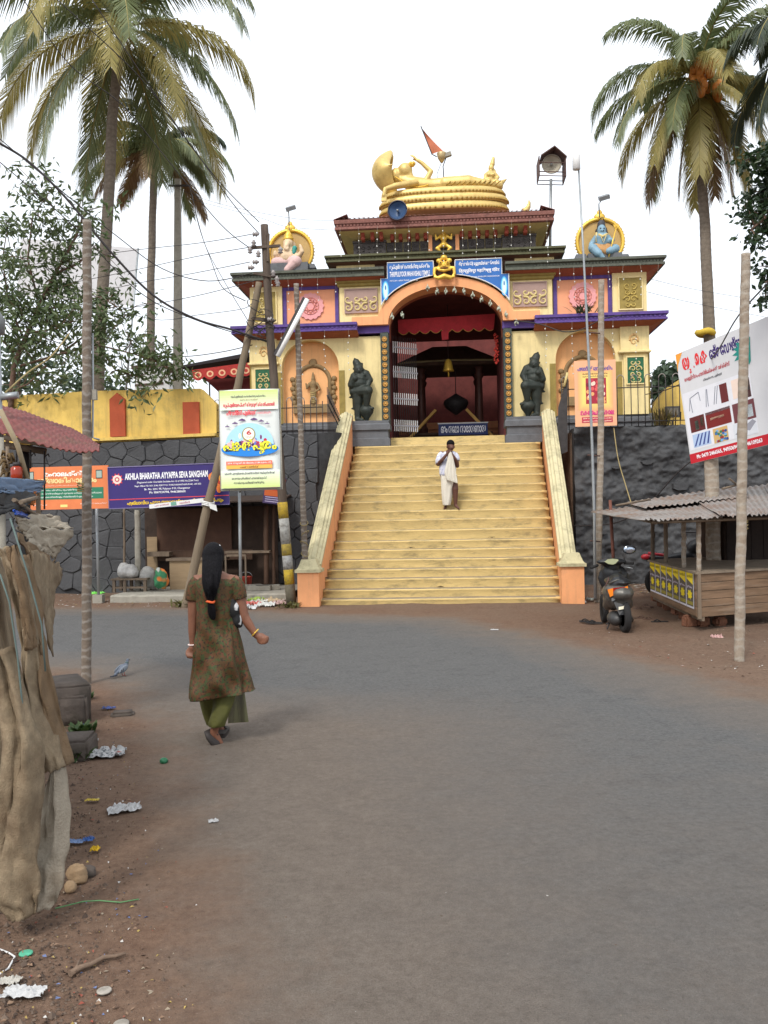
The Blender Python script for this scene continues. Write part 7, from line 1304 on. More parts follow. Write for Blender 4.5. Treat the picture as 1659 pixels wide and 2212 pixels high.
# yellow and black bills pasted on its side
dS = (A2-C2).normalized(); nS = V((dS.y, -dS.x, 0)); Ls = (A2-C2).length; bw = Ls*.93/7
for k in range(7):
    o0 = C2+dS*(.02*Ls+bw*k)-nS*-.006*0; M4 = Matrix(((dS.x, -nS.x, 0, o0.x+nS.x*.008), (dS.y, -nS.y, 0, o0.y+nS.y*.008), (0, 0, 1, zb+.10), (0, 0, 0, 1))); t = thing('bill', 'yellow and black printed bill in the row pasted on the kiosk side', 'poster', M4, 'bills pasted on the kiosk'); W2, H2 = bw*.96, zt_k-zb-.10
    s = MB(); s.add([(0, 0, 0), (W2, 0, 0), (W2, 0, H2), (0, 0, H2)], [(0, 1, 2, 3)]); o = s.build('paper', ink(215, 215, 225), t); o.modifiers.new('t', 'SOLIDIFY').thickness = .001
    flat(t, 'print_field', rect(.06*W2, .94*W2, .06*H2, .97*H2), ink(88, 84, 80), -.004); flat(t, 'print_field', [(.06*W2, .80*H2), (.94*W2, .66*H2), (.94*W2, .97*H2), (.06*W2, .97*H2)], ink(232, 208, 40), -.006); letter(t, 'ലോട്ടറി', .12*W2, .88*W2, .84*H2, .93*H2, ink(150, 130, 30), -.008, .03)
    flat(t, 'print_picture', [((.5+.36*math.cos(a)*(1 if j % 2 else .65))*W2, (.37+.15*math.sin(a)*(1 if j % 2 else .65))*H2) for j, a in enumerate([2*PI*q/14 for q in range(14)])], ink(236, 214, 40), -.006); letter(t, 'ഉത്സവം', .15*W2, .85*W2, .54*H2, .62*H2, ink(215, 205, 225), -.007, .03); flat(t, 'print_band', rect(.08*W2, .92*W2, .09*H2, .19*H2), ink(150, 140, 60), -.006)
# dark hut side behind
hk = thing('shed', 'dark boarded shed behind the plank kiosk', 'shed', at((0, 0, 0))); p0, p1 = Pd(1572, 1230, 15.2), Pd(1800, 1230, 15.2)
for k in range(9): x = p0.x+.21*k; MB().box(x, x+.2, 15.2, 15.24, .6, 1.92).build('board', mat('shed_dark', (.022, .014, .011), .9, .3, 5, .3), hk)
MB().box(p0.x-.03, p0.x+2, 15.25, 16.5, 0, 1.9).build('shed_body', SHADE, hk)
# ================================================================ billboard post
pb_ = Pd(1541, 1020, 15.3); t = thing('billboard_post', 'thick pale trunk post carrying the white billboard', 'post', at((pb_.x, pb_.y+.05, 0))); s = MB(); trunk(s, [(0, 0, -.05), (-.02, 0, Pd(1530, 800, 15.4).z)], .13, .11, 12, 40, .02, 4); s.build('trunk', AREC2, t)
# ================================================================ scooter
SG = G(1345, 1367); X_ = lambda X, Y, dy=0.: Pd((1320+X/10.05)*.96006, (1220+Y/10.05)*.96006, SG.y+dy)-SG
SCB = mat('scooter_black', (.018, .019, .021), .4, .2, 10, .05); SCG = mat('scooter_grey', (.10, .095, .085), .4, .15, 10, .05, metal=.3); RUB = mat('rubber', (.016, .015, .015), .85, .2, 30, .3)
sc_ = thing('scooter', 'black and grey scooter parked with its tail light facing the road', 'scooter', at(SG))
def wheel(par, c, R_, w_, steer=0):
    rot = Matrix.Rotation(steer, 3, 'Z') @ Matrix.Rotation(PI/2, 3, 'Y'); s = MB(); s.lathe([(R_-.09, -w_*.35), (R_-.05, -w_*.5), (R_-.015, -w_*.45), (R_, -w_*.2), (R_, w_*.2), (R_-.015, w_*.45), (R_-.05, w_*.5), (R_-.09, w_*.35), (R_-.09, -w_*.35)], c, 28, rot); o = s.build('wheel', RUB, par); s = MB(); s.lathe([(.03, -w_*.3), (R_-.085, -w_*.28), (R_-.085, w_*.28), (.03, w_*.3)], c, 20, rot); s.build('rim', STEEL, o); return o
rw_ = X_(862, 1850); wheel(sc_, V((rw_.x, .0, .225)), .225, .095); wheel(sc_, V((rw_.x-.0, 1.18, .225)), .225, .09, -.1)
b = MB(); c0 = X_(720, 1150); b.ell(X_(700, 1130, .18), (.22, .36, .15)); b.ell(X_(690, 1290, .25), (.20, .34, .14)); limb(b, [X_(560, 1250, .1), X_(480, 1420, .45)], [.09, .08]); limb(b, [X_(900, 1200, .1), X_(930, 1400, .4)], [.08, .08]); b.ell(X_(720, 1060, .05), (.20, .12, .07)); skin('rear_body', b, SCG, sc_, .018, 3)
b = MB(); limb(b, [X_(700, 960, .10), X_(690, 900, .5), X_(680, 880, .75)], [.13, .14, .10]); b.ell(X_(690, 880, .3), (.17, .40, .07)); st_ = skin('seat', b, SCB, sc_, .018, 2)
for k in range(3): s = MB(); s.tube([X_(500, 930-50*k, .03+.16*k), X_(690, 850-45*k, .0+.16*k), X_(870, 860-45*k, .03+.16*k)], .012, 5); s.build('seat_rib', SCG, st_)
s = MB(); s.add([X_(600, 1035, -.10), X_(860, 1010, -.10), X_(840, 1155, -.06), X_(730, 1130, -.09), X_(600, 1200, -.06)]+[X_(600, 1035, .05), X_(860, 1010, .05), X_(840, 1155, .05), X_(730, 1130, .05), X_(600, 1200, .05)], [(0, 1, 2, 3, 4), (9, 8, 7, 6, 5)]+[(i, (i+1) % 5, (i+1) % 5+5, i+5) for i in range(5)]); s.build('tail_light', mat('lens_red', (.40, .015, .015), .15, .1), sc_)
for q in ([(470, 1075), (600, 1035), (600, 1200), (530, 1240)], [(860, 1010), (930, 985), (950, 1190), (850, 1150)]): s = MB(); s.add([X_(a, b_, -.085) for a, b_ in q]+[X_(a, b_, .06) for a, b_ in q], [(0, 1, 2, 3), (7, 6, 5, 4)]+[(i, (i+1) % 4, (i+1) % 4+4, i+4) for i in range(4)]); s.build('indicator', mat('lens_orange', (.80, .22, .02), .15, .1), sc_)
s = MB(); s.loft([[X_(x, y, dy+e) for x, y, dy in ((585, 1300, -.02), (930, 1270, -.02), (915, 1450, -.09), (880, 1640, -.12), (740, 1650, -.12), (670, 1480, -.09))] for e in (0, .04)], True, True, False); s.build('mud_flap', SCB, sc_); s = MB(); s.add([X_(a, b_, -.125) for a, b_ in ((722, 1465), (855, 1440), (865, 1505), (728, 1532))], [(0, 1, 2, 3)]); o = s.build('reflector', mat('reflector_white', (.85, .80, .62), .3), sc_); o.modifiers.new('t', 'SOLIDIFY').thickness = .006
s = MB(); s.loft([[X_(x, y, e) for x, y in ((560, 1270), (720, 1200), (930, 1200), (945, 1260), (730, 1270), (570, 1340))] for e in (-.06, .1)], True, True, False); s.build('tail_trim', mat('trim_grey', (.15, .16, .17), .4), sc_)
b = MB(); limb(b, [X_(560, 700, .95), X_(580, 1000, 1.0), X_(600, 1400, .9)], [.16, .17, .10]); b.ell(X_(600, 800, .98), (.24, .10, .22)); skin('leg_shield', b, SCB, sc_, .02, 2)
b = MB(); b.ell(X_(560, 440, .85), (.235, .10, .055)); b.ell(X_(560, 470, .95), (.17, .10, .08)); limb(b, [X_(590, 560, .88), X_(600, 800, .95)], [.09, .11]); skin('handlebar_cover', b, SCB, sc_, .016, 2)
s = MB(); s.add([X_(a, b_, .735) for a, b_ in ((400, 440), (480, 385), (580, 370), (690, 385), (720, 400), (650, 480), (590, 505), (480, 490))], [tuple(range(8))]); o = s.build('instrument_dial', mat('dial', (.38, .40, .24), .25), sc_); o.modifiers.new('t', 'SOLIDIFY').thickness = .02
MB().tube([X_(250, 520, .86), X_(90, 585, .78)], .022, 8).build('grip', RUB, sc_); MB().tube([X_(850, 470, .86), X_(1065, 475, .78)], .022, 8).build('grip', RUB, sc_); MB().tube([X_(850, 560, .85), X_(1040, 590, .78)], .008, 5).build('brake_lever', STEEL, sc_)
s = MB(); s.tube([X_(850, 450, .84), X_(845, 350, .84), X_(885, 235, .83)], .008, 5); mi = s.build('mirror', IRON, sc_); s = MB(); s.ell(X_(965, 165, .83), (.105, .03, .070)); s.build('mirror_shell', SCB, mi); s = MB(); s.ell(X_(965, 165, .812), (.092, .016, .060)); s.build('mirror_glass', mat('mirror', (.45, .52, .62), .08, .02, metal=.9), mi)
MB().tube([X_(940, 1680, .1), X_(990, 1760, .25)], .05, 8).build('silencer', SCB, sc_); b = MB(); b.ell(X_(650, 1720, .2), (.12, .2, .11)); skin('engine', b, mat('engine_grey', (.07, .07, .07), .5, metal=.4), sc_, .02, 1)
s = MB(); s.tube([X_(560, 1770, .35), X_(500, 1860, .3), X_(460, 1965, .25)], .012, 5); s.tube([X_(545, 1780, .35), X_(440, 1860, .3)], .010, 5); s.build('stand', IRON, sc_); s = MB(); s.tube([X_(500, 790, .4), X_(490, 860, .2), X_(400, 1050, .2)], .01, 5); s.build('strap', mat('strap_brown', (.10, .05, .04), .7), sc_)
# ================================================================ motorbike behind the kiosk
MK = Pd(1470, 1240, 17.6); MK.z = 0; mk = thing('motorbike', 'black motorbike with red tail parked behind the kiosk posts', 'motorbike', at(MK)); kx = lambda u, v, dy=0.: Pd(u, v, 17.6+dy)-MK
cw = kx(1425, 1230); wheel(mk, V((kx(1425, 1230).x, 0, .3)), .3, .1, PI/2); wheel(mk, V((kx(1560, 1230).x, 0, .3)), .3, .1, PI/2); b = MB(); limb(b, [kx(1395, 1205), kx(1440, 1207), kx(1490, 1200)], [.05, .08, .11]); b.ell(kx(1505, 1180), (.24, .14, .15), 12, 8, Matrix.Rotation(-.3, 3, 'Y')); limb(b, [kx(1490, 1225), kx(1530, 1240)], [.15, .15]); skin('tank_and_seat', b, SCB, mk, .025, 2)
s = MB(); s.tube([kx(1530, 1165, .0), kx(1545, 1200), kx(1560, 1250)], .035, 6); s.build('fork', STEEL, mk); s = MB(); s.tube([kx(1480, 1150, -.3), kx(1515, 1150, -.1), kx(1540, 1160, .25)], .016, 5); s.build('handlebar', IRON, mk); b = MB(); b.ell(kx(1545, 1172), (.1, .1, .11)); b.build('headlamp', STEEL, mk); s = MB(); s.ell(kx(1395, 1203), (.10, .07, .06)); s.tube([kx(1400, 1195, -.12), kx(1440, 1200, -.14)], .03, 6); s.build('tail', mat('bike_red', (.38, .02, .03), .35), mk); s = MB(); s.tube([kx(1545, 1165, -.2), kx(1550, 1140, -.25)], .008, 4); s.ell(kx(1550, 1135, -.25), (.06, .02, .04)); s.build('mirror', STEEL, mk)
# ================================================================ wrapped stall at the verge
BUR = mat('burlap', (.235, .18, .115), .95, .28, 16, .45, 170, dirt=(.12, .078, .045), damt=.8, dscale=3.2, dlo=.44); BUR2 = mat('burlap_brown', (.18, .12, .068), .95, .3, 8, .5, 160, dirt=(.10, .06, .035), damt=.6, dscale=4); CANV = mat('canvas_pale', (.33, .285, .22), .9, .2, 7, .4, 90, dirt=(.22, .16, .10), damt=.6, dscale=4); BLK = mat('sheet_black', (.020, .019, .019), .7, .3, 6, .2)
stl = thing('wrapped_stall', 'roadside stall wrapped in stained brown sackcloth and ropes', 'stall', at((-1.7, 4.4, 0)))
O_ = V((-1.7, 4.4, 0)); prof = [(20, 1085), (45, 1130), (70, 1200), (98, 1290), (116, 1400), (128, 1500), (140, 1600), (146, 1700), (146, 1780), (140, 1835), (128, 1862)]
rows = []; ns = 150
for i in range(46):
    f = i/45*(len(prof)-1); k = min(int(f), len(prof)-2); u = prof[k][0]+(prof[k+1][0]-prof[k][0])*(f-k); v = prof[k][1]+(prof[k+1][1]-prof[k][1])*(f-k); xr = (u-829.5)/FPX*4.75; z = max(.045, 1.8-(v-1119)*4.75/FPX)
    t = i/45; cx = (xr-3.3)/2; rx = (xr+3.3)/2; ry = 1.0-.10*max(0, .3-t)-.05*t; row = []
    for j in range(ns+1):
        a = -PI*.98+(PI*1.48)*j/ns; ca, sa = math.cos(a), math.sin(a); p = 5.0
        x = cx+rx*(abs(ca)**(2/p))*(1 if ca > 0 else -1); y = 4.98+ry*(abs(sa)**(2/p))*(1 if sa > 0 else -1); g_ = j/ns*26
        w_ = .030*math.sin(g_*1.35+2.2*math.sin(t*3)+.7)+.012*math.sin(g_*3.1+t*4.2)+.07*nz(g_*.4, t*1.4, 1)+.06*nz(g_*.7, t*2.6, 4)+.03*nz(g_*1.5+t*3, t*5, 9)+.012*abs(nz(g_*3+t*5, t*9, 3))+.008*math.sin(g_*2+t*34+4*nz(g_*.6, t*4, 2))
        n_ = V((x-cx, (y-4.98)*1.2, 0)).normalized(); q = V((x, y, z+.03*nz(g_*.5, t*3, 6)-.05*t*(1 if t > .97 else 0)*math.sin(g_*.9)))+n_*w_*(.5+.8*t); q.z = max(q.z, .012); q.x -= .40*max(0, q.y-4.15); row.append(q-O_)
    rows.append(row)
s = MB(); s.loft(rows, False, False); o = s.build('sackcloth', BUR, stl); o.modifiers.new('t', 'SOLIDIFY').thickness = .012
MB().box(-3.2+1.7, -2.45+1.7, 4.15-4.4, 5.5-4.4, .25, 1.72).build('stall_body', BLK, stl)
def strip(px, ds, ws, m, name, par=stl, fold=.02, seed=0, org=O_, n=22, sub=9, th=.008):
    P_ = [Pd(u, v, d)-org for (u, v), d in zip(px, ds)]; rows = []
    for i in range(len(P_)-1):
        for k in range(sub if i < len(P_)-2 else sub+1):
            t = k/sub; c = P_[i].lerp(P_[i+1], t); w_ = ws[i]+(ws[i+1]-ws[i])*t; dr = (P_[min(i+1, len(P_)-1)]-P_[max(i-1, 0)]); sd = dr.cross(V((0, -1, 0))).normalized()
            rows.append([c+sd*w_*(j/n-.5)*(1+.10*nz(i+t, seed, 1, 2))+V((.012*nz(j*.3, (i+t)*1.5, seed+5), -fold*math.sin(PI*j/n)*2+fold*.45*math.sin(j*.48+.8*math.sin((i+t)*1.3)+seed)+.045*nz(j*.14, (i+t)*.55, seed)+.022*nz(j*.3+.5*(i+t), (i+t)*.9, seed+2)-.010*abs(nz(j*.45+(i+t), (i+t)*1.6, seed+4))+.005*math.sin(j*.6+(i+t)*7+3*nz(j*.3, i+t, seed)), .01*nz(j*.4, i+t, seed+8))) for j in range(n+1)])
    s = MB(); s.loft(rows, False, False); o = s.build(name, m, par); o.modifiers.new('t', 'SOLIDIFY').thickness = th; return o
strip([(16, 1185), (40, 1230), (55, 1300), (64, 1400), (78, 1500), (98, 1590), (115, 1660)], [3.90, 3.90, 3.92, 3.94, 3.96, 3.98, 3.98], [.05, .075, .08, .075, .08, .10, .12], BUR, 'rolled_strip', fold=.035, seed=1); strip([(48, 1200), (70, 1300), (86, 1400), (102, 1500), (122, 1590), (138, 1650)], [3.97, 3.99, 4.0, 4.02, 4.05, 4.06], [.06, .075, .075, .075, .085, .10], BUR2, 'rolled_strip', fold=.035, seed=3); strip([(30, 1180), (50, 1250), (62, 1330), (70, 1400)], [3.86, 3.87, 3.88, 3.9], [.03, .045, .04, .03], BUR2, 'rolled_strip', fold=.02, seed=5)
strip([(126, 1655), (122, 1740), (112, 1830), (98, 1905), (80, 1960)], [4.02, 4.0, 3.98, 3.95, 3.9], [.06, .13, .16, .17, .12], CANV, 'hanging_cloth', fold=.03, seed=7); strip([(10, 1400), (28, 1500), (48, 1600), (45, 1720), (30, 1830), (35, 1930), (50, 1975)], [3.86, 3.85, 3.83, 3.82, 3.81, 3.80, 3.80], [.06, .12, .16, .16, .2, .22, .12], BUR, 'hanging_cloth', fold=.03, seed=9)
for px in ([(0, 1240), (20, 1300), (38, 1420), (52, 1560), (70, 1640)], [(75, 1835), (60, 1790), (40, 1760), (20, 1800), (10, 1860)], [(22, 1120), (60, 1240), (90, 1350), (98, 1450)]): s = MB(); s.tube([Pd(u, v, 3.80)-O_ for u, v in px], .004, 5); s.build('rope', mat('rope_blue', (.10, .14, .13), .8), stl)
def cloth_poly(name, lab, quad, m, seed, cat='sheet', par=None, n=16, amp=.03, top=True, th=.006):
    (a, b_, c_, d_) = [Pd(u, v, d) for u, v, d in quad]; s = MB(); s.add([a.lerp(b_, i/n).lerp(d_.lerp(c_, i/n), j/n)+V((.4*amp*nz(i*.5, j*.5, seed), amp*nz(i*.35, j*.35, seed+3)*1.5, amp*nz(i*.4, j*.4, seed+7)-amp*1.2*math.sin(PI*i/n)*math.sin(PI*j/n))) for j in range(n+1) for i in range(n+1)], [(j*(n+1)+i, j*(n+1)+i+1, (j+1)*(n+1)+i+1, (j+1)*(n+1)+i) for j in range(n) for i in range(n)], True); o = s.build(name, m); o.modifiers.new('t', 'SOLIDIFY').thickness = th; return tag(o, lab, cat) if lab else o
cloth_poly('canvas_flap', 'pale canvas awning flap pulled to a point beside the wrapped stall', [(30, 1112, 4.4), (113, 1112, 5.5), (161, 1142, 5.6), (40, 1142, 4.5)], CANV, 1, 'awning'); cloth_poly('canvas_flap', 'lower side of the pale canvas flap hanging in creases', [(40, 1140, 4.5), (160, 1143, 5.58), (118, 1206, 5.3), (70, 1180, 4.6)], CANV, 2, 'awning'); cloth_poly('sack_flap', 'brown sackcloth flap jutting out below the canvas', [(40, 1150, 4.3), (108, 1206, 5.0), (134, 1224, 5.05), (95, 1290, 4.7)], BUR2, 3, 'sheet'); cloth_poly('sack_flap', 'stained sackcloth corner drooping beside the rolled strips', [(60, 1180, 4.25), (134, 1226, 5.04), (112, 1300, 4.8), (112, 1420, 4.6)], BUR, 4, 'sheet')
cloth_poly('blue_tarp', 'faded blue tarpaulin edge over the wrapped stall', [(-40, 1028, 4.3), (95, 1040, 5.2), (86, 1066, 5.1), (-40, 1062, 4.2)], mat('tarp_blue', (.095, .15, .24), .6, .2, 6, .2), 5, 'tarpaulin', amp=.02); cloth_poly('shade_sheet', 'black sheet standing in for the shadow under the blue tarpaulin', [(-40, 1060, 4.25), (80, 1063, 5.05), (52, 1100, 4.6), (-40, 1115, 4.1)], BLK, 6, 'sheet', amp=.02); cloth_poly('orange_rag', 'orange rag hanging under the blue tarpaulin', [(60, 1060, 4.9), (78, 1062, 5.0), (74, 1092, 4.95), (62, 1088, 4.9)], mat('rag_orange', (.40, .13, .03), .8), 7, 'cloth', amp=.015); cloth_poly('blue_strip', 'bright blue plastic strip lying on the canvas flap', [(30, 1102, 4.35), (60, 1108, 4.9), (100, 1125, 5.35), (34, 1110, 4.35)], mat('strip_blue', (.02, .09, .45), .4), 8, 'strip', amp=.01)  # the black sheet stands in for the shadow below the tarpaulin
for px, ds in (([(30, 1080), (100, 1128)], (4.4, 5.3)), ([(45, 1085), (80, 1075)], (4.3, 4.9)), ([(20, 1100), (120, 1120)], (4.5, 5.5))): s = MB(); s.tube([Pd(u, v, d) for (u, v), d in zip(px, ds)], .012, 5); tag(s.build('stick', WOOD), 'thin stick poking out among the canvas flaps', 'stick', 'sticks in the wrapped stall')
# ---- second stall behind: curved red tile-pattern awning with posts and goods
aw = thing('awning', 'curved red tile-patterned awning sheet on posts behind the wrapped stall', 'awning', at((0, 0, 0)))
top = [(-60, 872), (0, 881), (52, 891), (104, 911), (156, 928), (193, 949), (216, 972)]; bot = [(-60, 915), (0, 934), (52, 950), (104, 966), (140, 973), (177, 978), (214, 974)]
def cat(L_, t): f = t*(len(L_)-1); i = min(int(f), len(L_)-2); return (L_[i][0]+(L_[i+1][0]-L_[i][0])*(f-i), L_[i][1]+(L_[i+1][1]-L_[i][1])*(f-i))
n, m_ = 120, 40; s = MB()
def awp(i, j):
    t, q = i/n, j/m_; a = Pd(*cat(bot, t), 7.2); b_ = Pd(*cat(top, t), 8.8); p = a.lerp(b_, q); p.z += .10*math.sin(PI*q)*(1-t*.6)+.020*abs(math.sin((i*.42+j*.55)))*abs(math.sin((i*.42-j*.55))); 
    return p+(V((0, 0, -.02*abs(nz(i*.3, 0, 2)))) if j == 0 else V((0, 0, 0)))
s.add([awp(i, j) for j in range(m_+1) for i in range(n+1)], [(j*(n+1)+i, j*(n+1)+i+1, (j+1)*(n+1)+i+1, (j+1)*(n+1)+i) for j in range(m_) for i in range(n)], True); o = s.build('tile_sheet', mat('awning_red', (.17, .045, .04), .65, .25, 10, .2, 30, dirt=(.09, .07, .035), damt=.7, dscale=3, dlo=.52), aw); o.modifiers.new('t', 'SOLIDIFY').thickness = .008
MB().tube([Pd(-30, 955, 7.4), Pd(100, 975, 7.5)], .03, 5).build('beam', WOOD, aw); MB().tube([Pd(-20, 940, 8.4), Pd(185, 975, 8.3)], .025, 5).build('beam', WOOD, aw)
p = Pd(53, 1000, 7.6); MB().tube([(p.x, p.y, 0), (p.x, p.y, Pd(53, 962, 7.6).z)], .045, 6).build('post', BLK, aw); p = Pd(2, 1000, 7.2); MB().tube([(p.x, p.y, 0), (p.x, p.y, Pd(2, 945, 7.2).z)], .03, 6).build('post', CONC, aw); MB().tube([Pd(0, 885, 6.9), Pd(38, 962, 7.0), Pd(62, 1045, 7.1)], .022, 6).build('brace', mat('bamboo', (.34, .27, .17), .7), aw)
for u, v0, v1 in ((36, 968, 1005), (66, 972, 1012), (96, 974, 1100)): s = MB(); s.tube([Pd(u, v0, 7.4), Pd(u, v1, 7.4)], .008, 4); s.tube([Pd(u, v0+14, 7.4), Pd(u+8, v0+6, 7.4), Pd(u+10, v0+12, 7.35)], .006, 4); s.build('hook_cord', IRON, aw)
bn_ = thing('banana_bunch', 'browned bunch hanging from the awning post', 'fruit', at(Pd(16, 970, 7.1))); rg = random.Random(9); st0 = V((0, 0, 0))
MB().tube([(0, 0, .02), (0, 0, -.24)], .015, 5).build('stalk', WOOD, bn_)
for k in range(22): a = rg.uniform(0, 6.28); z = -.03-.19*k/22; s = MB(); s.tube([(0, 0, z), (.04*math.cos(a), .04*math.sin(a), z+.012), (.06*math.cos(a), .06*math.sin(a), z-.03)], [.012, .014, .005], 5); s.build('banana', mat('banana_brown', (.10, .06, .02), .7, .3), bn_)
jr = thing('jar', 'red jar with dark lid under the awning', 'jar', at(Pd(36, 1034, 7.0))); MB().lathe([(.04, 0), (.045, .01), (.045, .085), (.025, .10)], n=14).build('glass', mat('jar_red', (.28, .03, .01), .2), jr); MB().lathe([(.026, .10), (.026, .13)], n=12).build('lid', IRON, jr); q = Pd(36, 1034, 7.0); sf_ = thing('shelf', 'dark plank shelf of the stall under the awning', 'shelf', at((q.x, q.y, 0))); MB().box(-.5, .08, -.1, .4, q.z-.03, q.z-.002).build('plank', WOOD, sf_); MB().box(-.5, -.46, 0, .04, 0, q.z-.031).build('leg', WOOD, sf_); MB().box(.03, .06, .3, .33, 0, q.z-.031).build('leg', WOOD, sf_)
# lamp shade edge at the frame: grey metal light pole
lp = G(-3, 1500); t = thing('lamp_post', 'grey metal lamp post at the wrapped stall', 'lamp post', at((Pd(2, 860, 7.6).x, 7.6, 0))); zz = Pd(0, 690, 7.6).z; MB().tube([(0, 0, 0), (-.03, 0, zz)], .035, 8).build('pole', STEEL, t); MB().lathe([(.02, -.02), (.07, 0), (.075, .12), (.03, .2)], (-.03, 0, zz-.12), 12).build('lamp_shade', mat('shade_grey', (.16, .17, .17), .5), t); MB().tube([(.0, 0, Pd(2, 858, 7.6).z), (.15, 0, Pd(40, 853, 7.6).z)], .03, 6).build('arm', STEEL, t)
wire([(12, 848), (60, 805), (110, 770), (150, 720)], (7.6, 9.6), .008, 'pale rope slanting from the lamp post to the trunk pole', None, 'guy_rope', ROPE)
# ================================================================ kerb stones, rocks, litter
KST = mat('kerb_stone', (.085, .068, .058), .9, .25, 5, .6, 25, dirt=(.05, .045, .03), damt=.7, dscale=3)
def rock(name, lab, pos, size, rz, seed, m=KST, cat='stone', grp=None, bev=.022):
    rg = random.Random(seed); s = MB(); s.obox((0, 0, size[2]/2-.03), size, Matrix.Rotation(rz, 3, 'Z')); me = s.mesh(name, m); b = bmesh.new(); b.from_mesh(me); bmesh.ops.recalc_face_normals(b, faces=b.faces); bmesh.ops.bevel(b, geom=b.edges[:], offset=min(bev, min(size)*.3), segments=2, affect='EDGES'); bmesh.ops.subdivide_edges(b, edges=b.edges[:], cuts=2, use_grid_fill=True)
    if max(size) < .15:
        for v_ in b.verts: v_.co = V((0, 0, size[2]/2-.01))+(v_.co-V((0, 0, size[2]/2-.03))).normalized()*max(size)*.5*(1+.35*nz(*v_.co, 22))
    for v_ in b.verts: v_.co += V((.018*nz(*v_.co, 4+seed*.1), .018*nz(v_.co.y, v_.co.z, seed, 4), .012*nz(v_.co.z, v_.co.x, seed, 4)))*min(1, max(size)*2)
    b.to_mesh(me); b.free()
    for q in me.polygons: q.use_smooth = True
    o = put(name, me, None, pos); return tag(o, lab, cat, grp)
rock('kerb_block', 'large weathered stone block leaning beside the ringed pole', G(128, 1550), (.48, .6, .36), .5, 1); rock('kerb_block', 'upright squat stone block with moss by the ringed pole', G(160, 1560), (.24, .2, .27), .2, 2); rock('kerb_block', 'low dark stone block at the foot of the wrapped stall', G(155, 1632), (.32, .34, .18), .1, 3); rock('flat_stone', 'flat stone slab lying on the red dirt', G(265, 1545), (.20, .15, .07), .2, 4)
rock('loose_stone', 'tan lump of stone by the sackcloth hem', G(168, 1905), (.09, .08, .10), .6, 5, mat('stone_tan', (.28, .19, .11), .9, .2, 8, .5)); rock('loose_stone', 'small brown stone beside the tan lump', G(190, 1890), (.07, .06, .05), .2, 6); rock('loose_stone', 'small pale stone at the stall hem edge', G(150, 1925), (.05, .05, .06), .9, 7, mat('stone_tan', (0, 0, 0)))
GRS = leafmat('grass_green', (.03, .07, .015), (.07, .11, .03)); rg = random.Random(33)
for lab, u, v, n_ in (('tuft of green weed at the base of the ringed pole', 172, 1512, 90), ('low green weed between the kerb stones', 178, 1585, 70), ('green weed fringe below the low dark stone', 170, 1640, 60)): q = G(u, v); tuft(lab, q, n_, .10, .11, GRS)
q = G(405, 1310); tuft('grass tuft around the foot of the slanted trunk', q, 120, .16, .32, leafmat('grass_dry', (.10, .11, .03), (.16, .14, .05))); q = G(630, 1312); tuft('sparse grass around the foot of the utility pole', q, 50, .12, .22, leafmat('grass_dry2', (.10, .11, .03), (.16, .14, .05)))
def crumple(name, lab, u, v, w_, d_, h, m, seed, cat='litter', rz=0., n=14, z0=.004):
    p = G(u, v); s = MB(); rg = random.Random(seed); s.add([((i/n-.5)*w_*(1-.35*abs(nz(j*.6, 0, seed))), (j/n-.5)*d_*(1-.35*abs(nz(i*.6, 2, seed))), h*abs(nz(i*.45, j*.45, seed))+.002) for j in range(n+1) for i in range(n+1)], [(j*(n+1)+i, j*(n+1)+i+1, (j+1)*(n+1)+i+1, (j+1)*(n+1)+i) for j in range(n) for i in range(n)], False); o = s.build(name, m); o.matrix_world = at((p.x, p.y, z0+.004), rz); o.modifiers.new('t', 'SOLIDIFY').thickness = .001; return tag(o, lab, cat)
NEWS = pattern_mat('newsprint', (.42, .42, .42), [((.16, .17, .18), 40, .56), ((.32, .12, .10), 12, .66)]); PW = mat('plastic_white', (.44, .44, .44), .5, .12, 20, .1)
crumple('newspaper', 'crumpled printed newspaper sheet on the red dirt', 222, 1632, .34, .22, .07, NEWS, 1, rz=.1); crumple('plastic_bag', 'torn white plastic bag lying on the dirt', 268, 1752, .20, .13, .05, PW, 2, rz=.4); crumple('paper_scrap', 'white folded paper scrap near the low stone', 197, 1604, .11, .07, .03, PW, 3, rz=.2); crumple('plastic_wrap', 'blue and white wrapper beside the flat stone', 235, 1533, .13, .06, .04, mat('wrap_blue', (.10, .14, .36), .4, .4, 20), 4); crumple('paper_scrap', 'small white scrap alone on the dusty asphalt', 461, 1778, .06, .045, .02, PW, 5, rz=.3); crumple('yellow_wrapper', 'yellow wrapper near the torn plastic bag', 200, 1732, .09, .04, .015, mat('wrap_yellow', (.55, .42, .06), .5), 6); crumple('blue_scrap', 'blue plastic scrap at the sackcloth edge', 192, 1818, .06, .05, .03, mat('wrap_blue2', (.06, .14, .38), .4), 7); crumple('blue_scrap', 'pale blue plastic scrap under the hanging cloth', 163, 1822, .10, .05, .02, mat('wrap_blue3', (.16, .24, .42), .4), 8); crumple('yellow_wrapper', 'bright yellow scrap on the dark red dirt', 206, 1840, .045, .05, .03, mat('wrap_yel2', (.60, .40, .02), .5), 9)
crumple('white_sheet', 'white crumpled bag in the dirt below the stall hem', 52, 2150, .16, .08, .03, PW, 10); crumple('paper_scrap', 'pale card scrap by the twig end', 20, 2125, .09, .06, .02, mat('card', (.42, .40, .36), .8), 11)
crumple('green_paper', 'bright green paper sheet by the stone wall foot', 205, 1284, .42, .35, .10, mat('paper_green', (.18, .62, .10), .6), 12); crumple('paper_heap', 'heap of pale paper rubbish beside the ringed pole view of the wall', 225, 1275, .7, .4, .20, PW, 13); crumple('paper_heap', 'white torn bag at the foot of the galvanised pole', 218, 1279, .35, .3, .14, PW, 14); bpy.data.objects['paper_heap']['label'] = 'heap of pale paper rubbish at the wall foot near the green sheet'
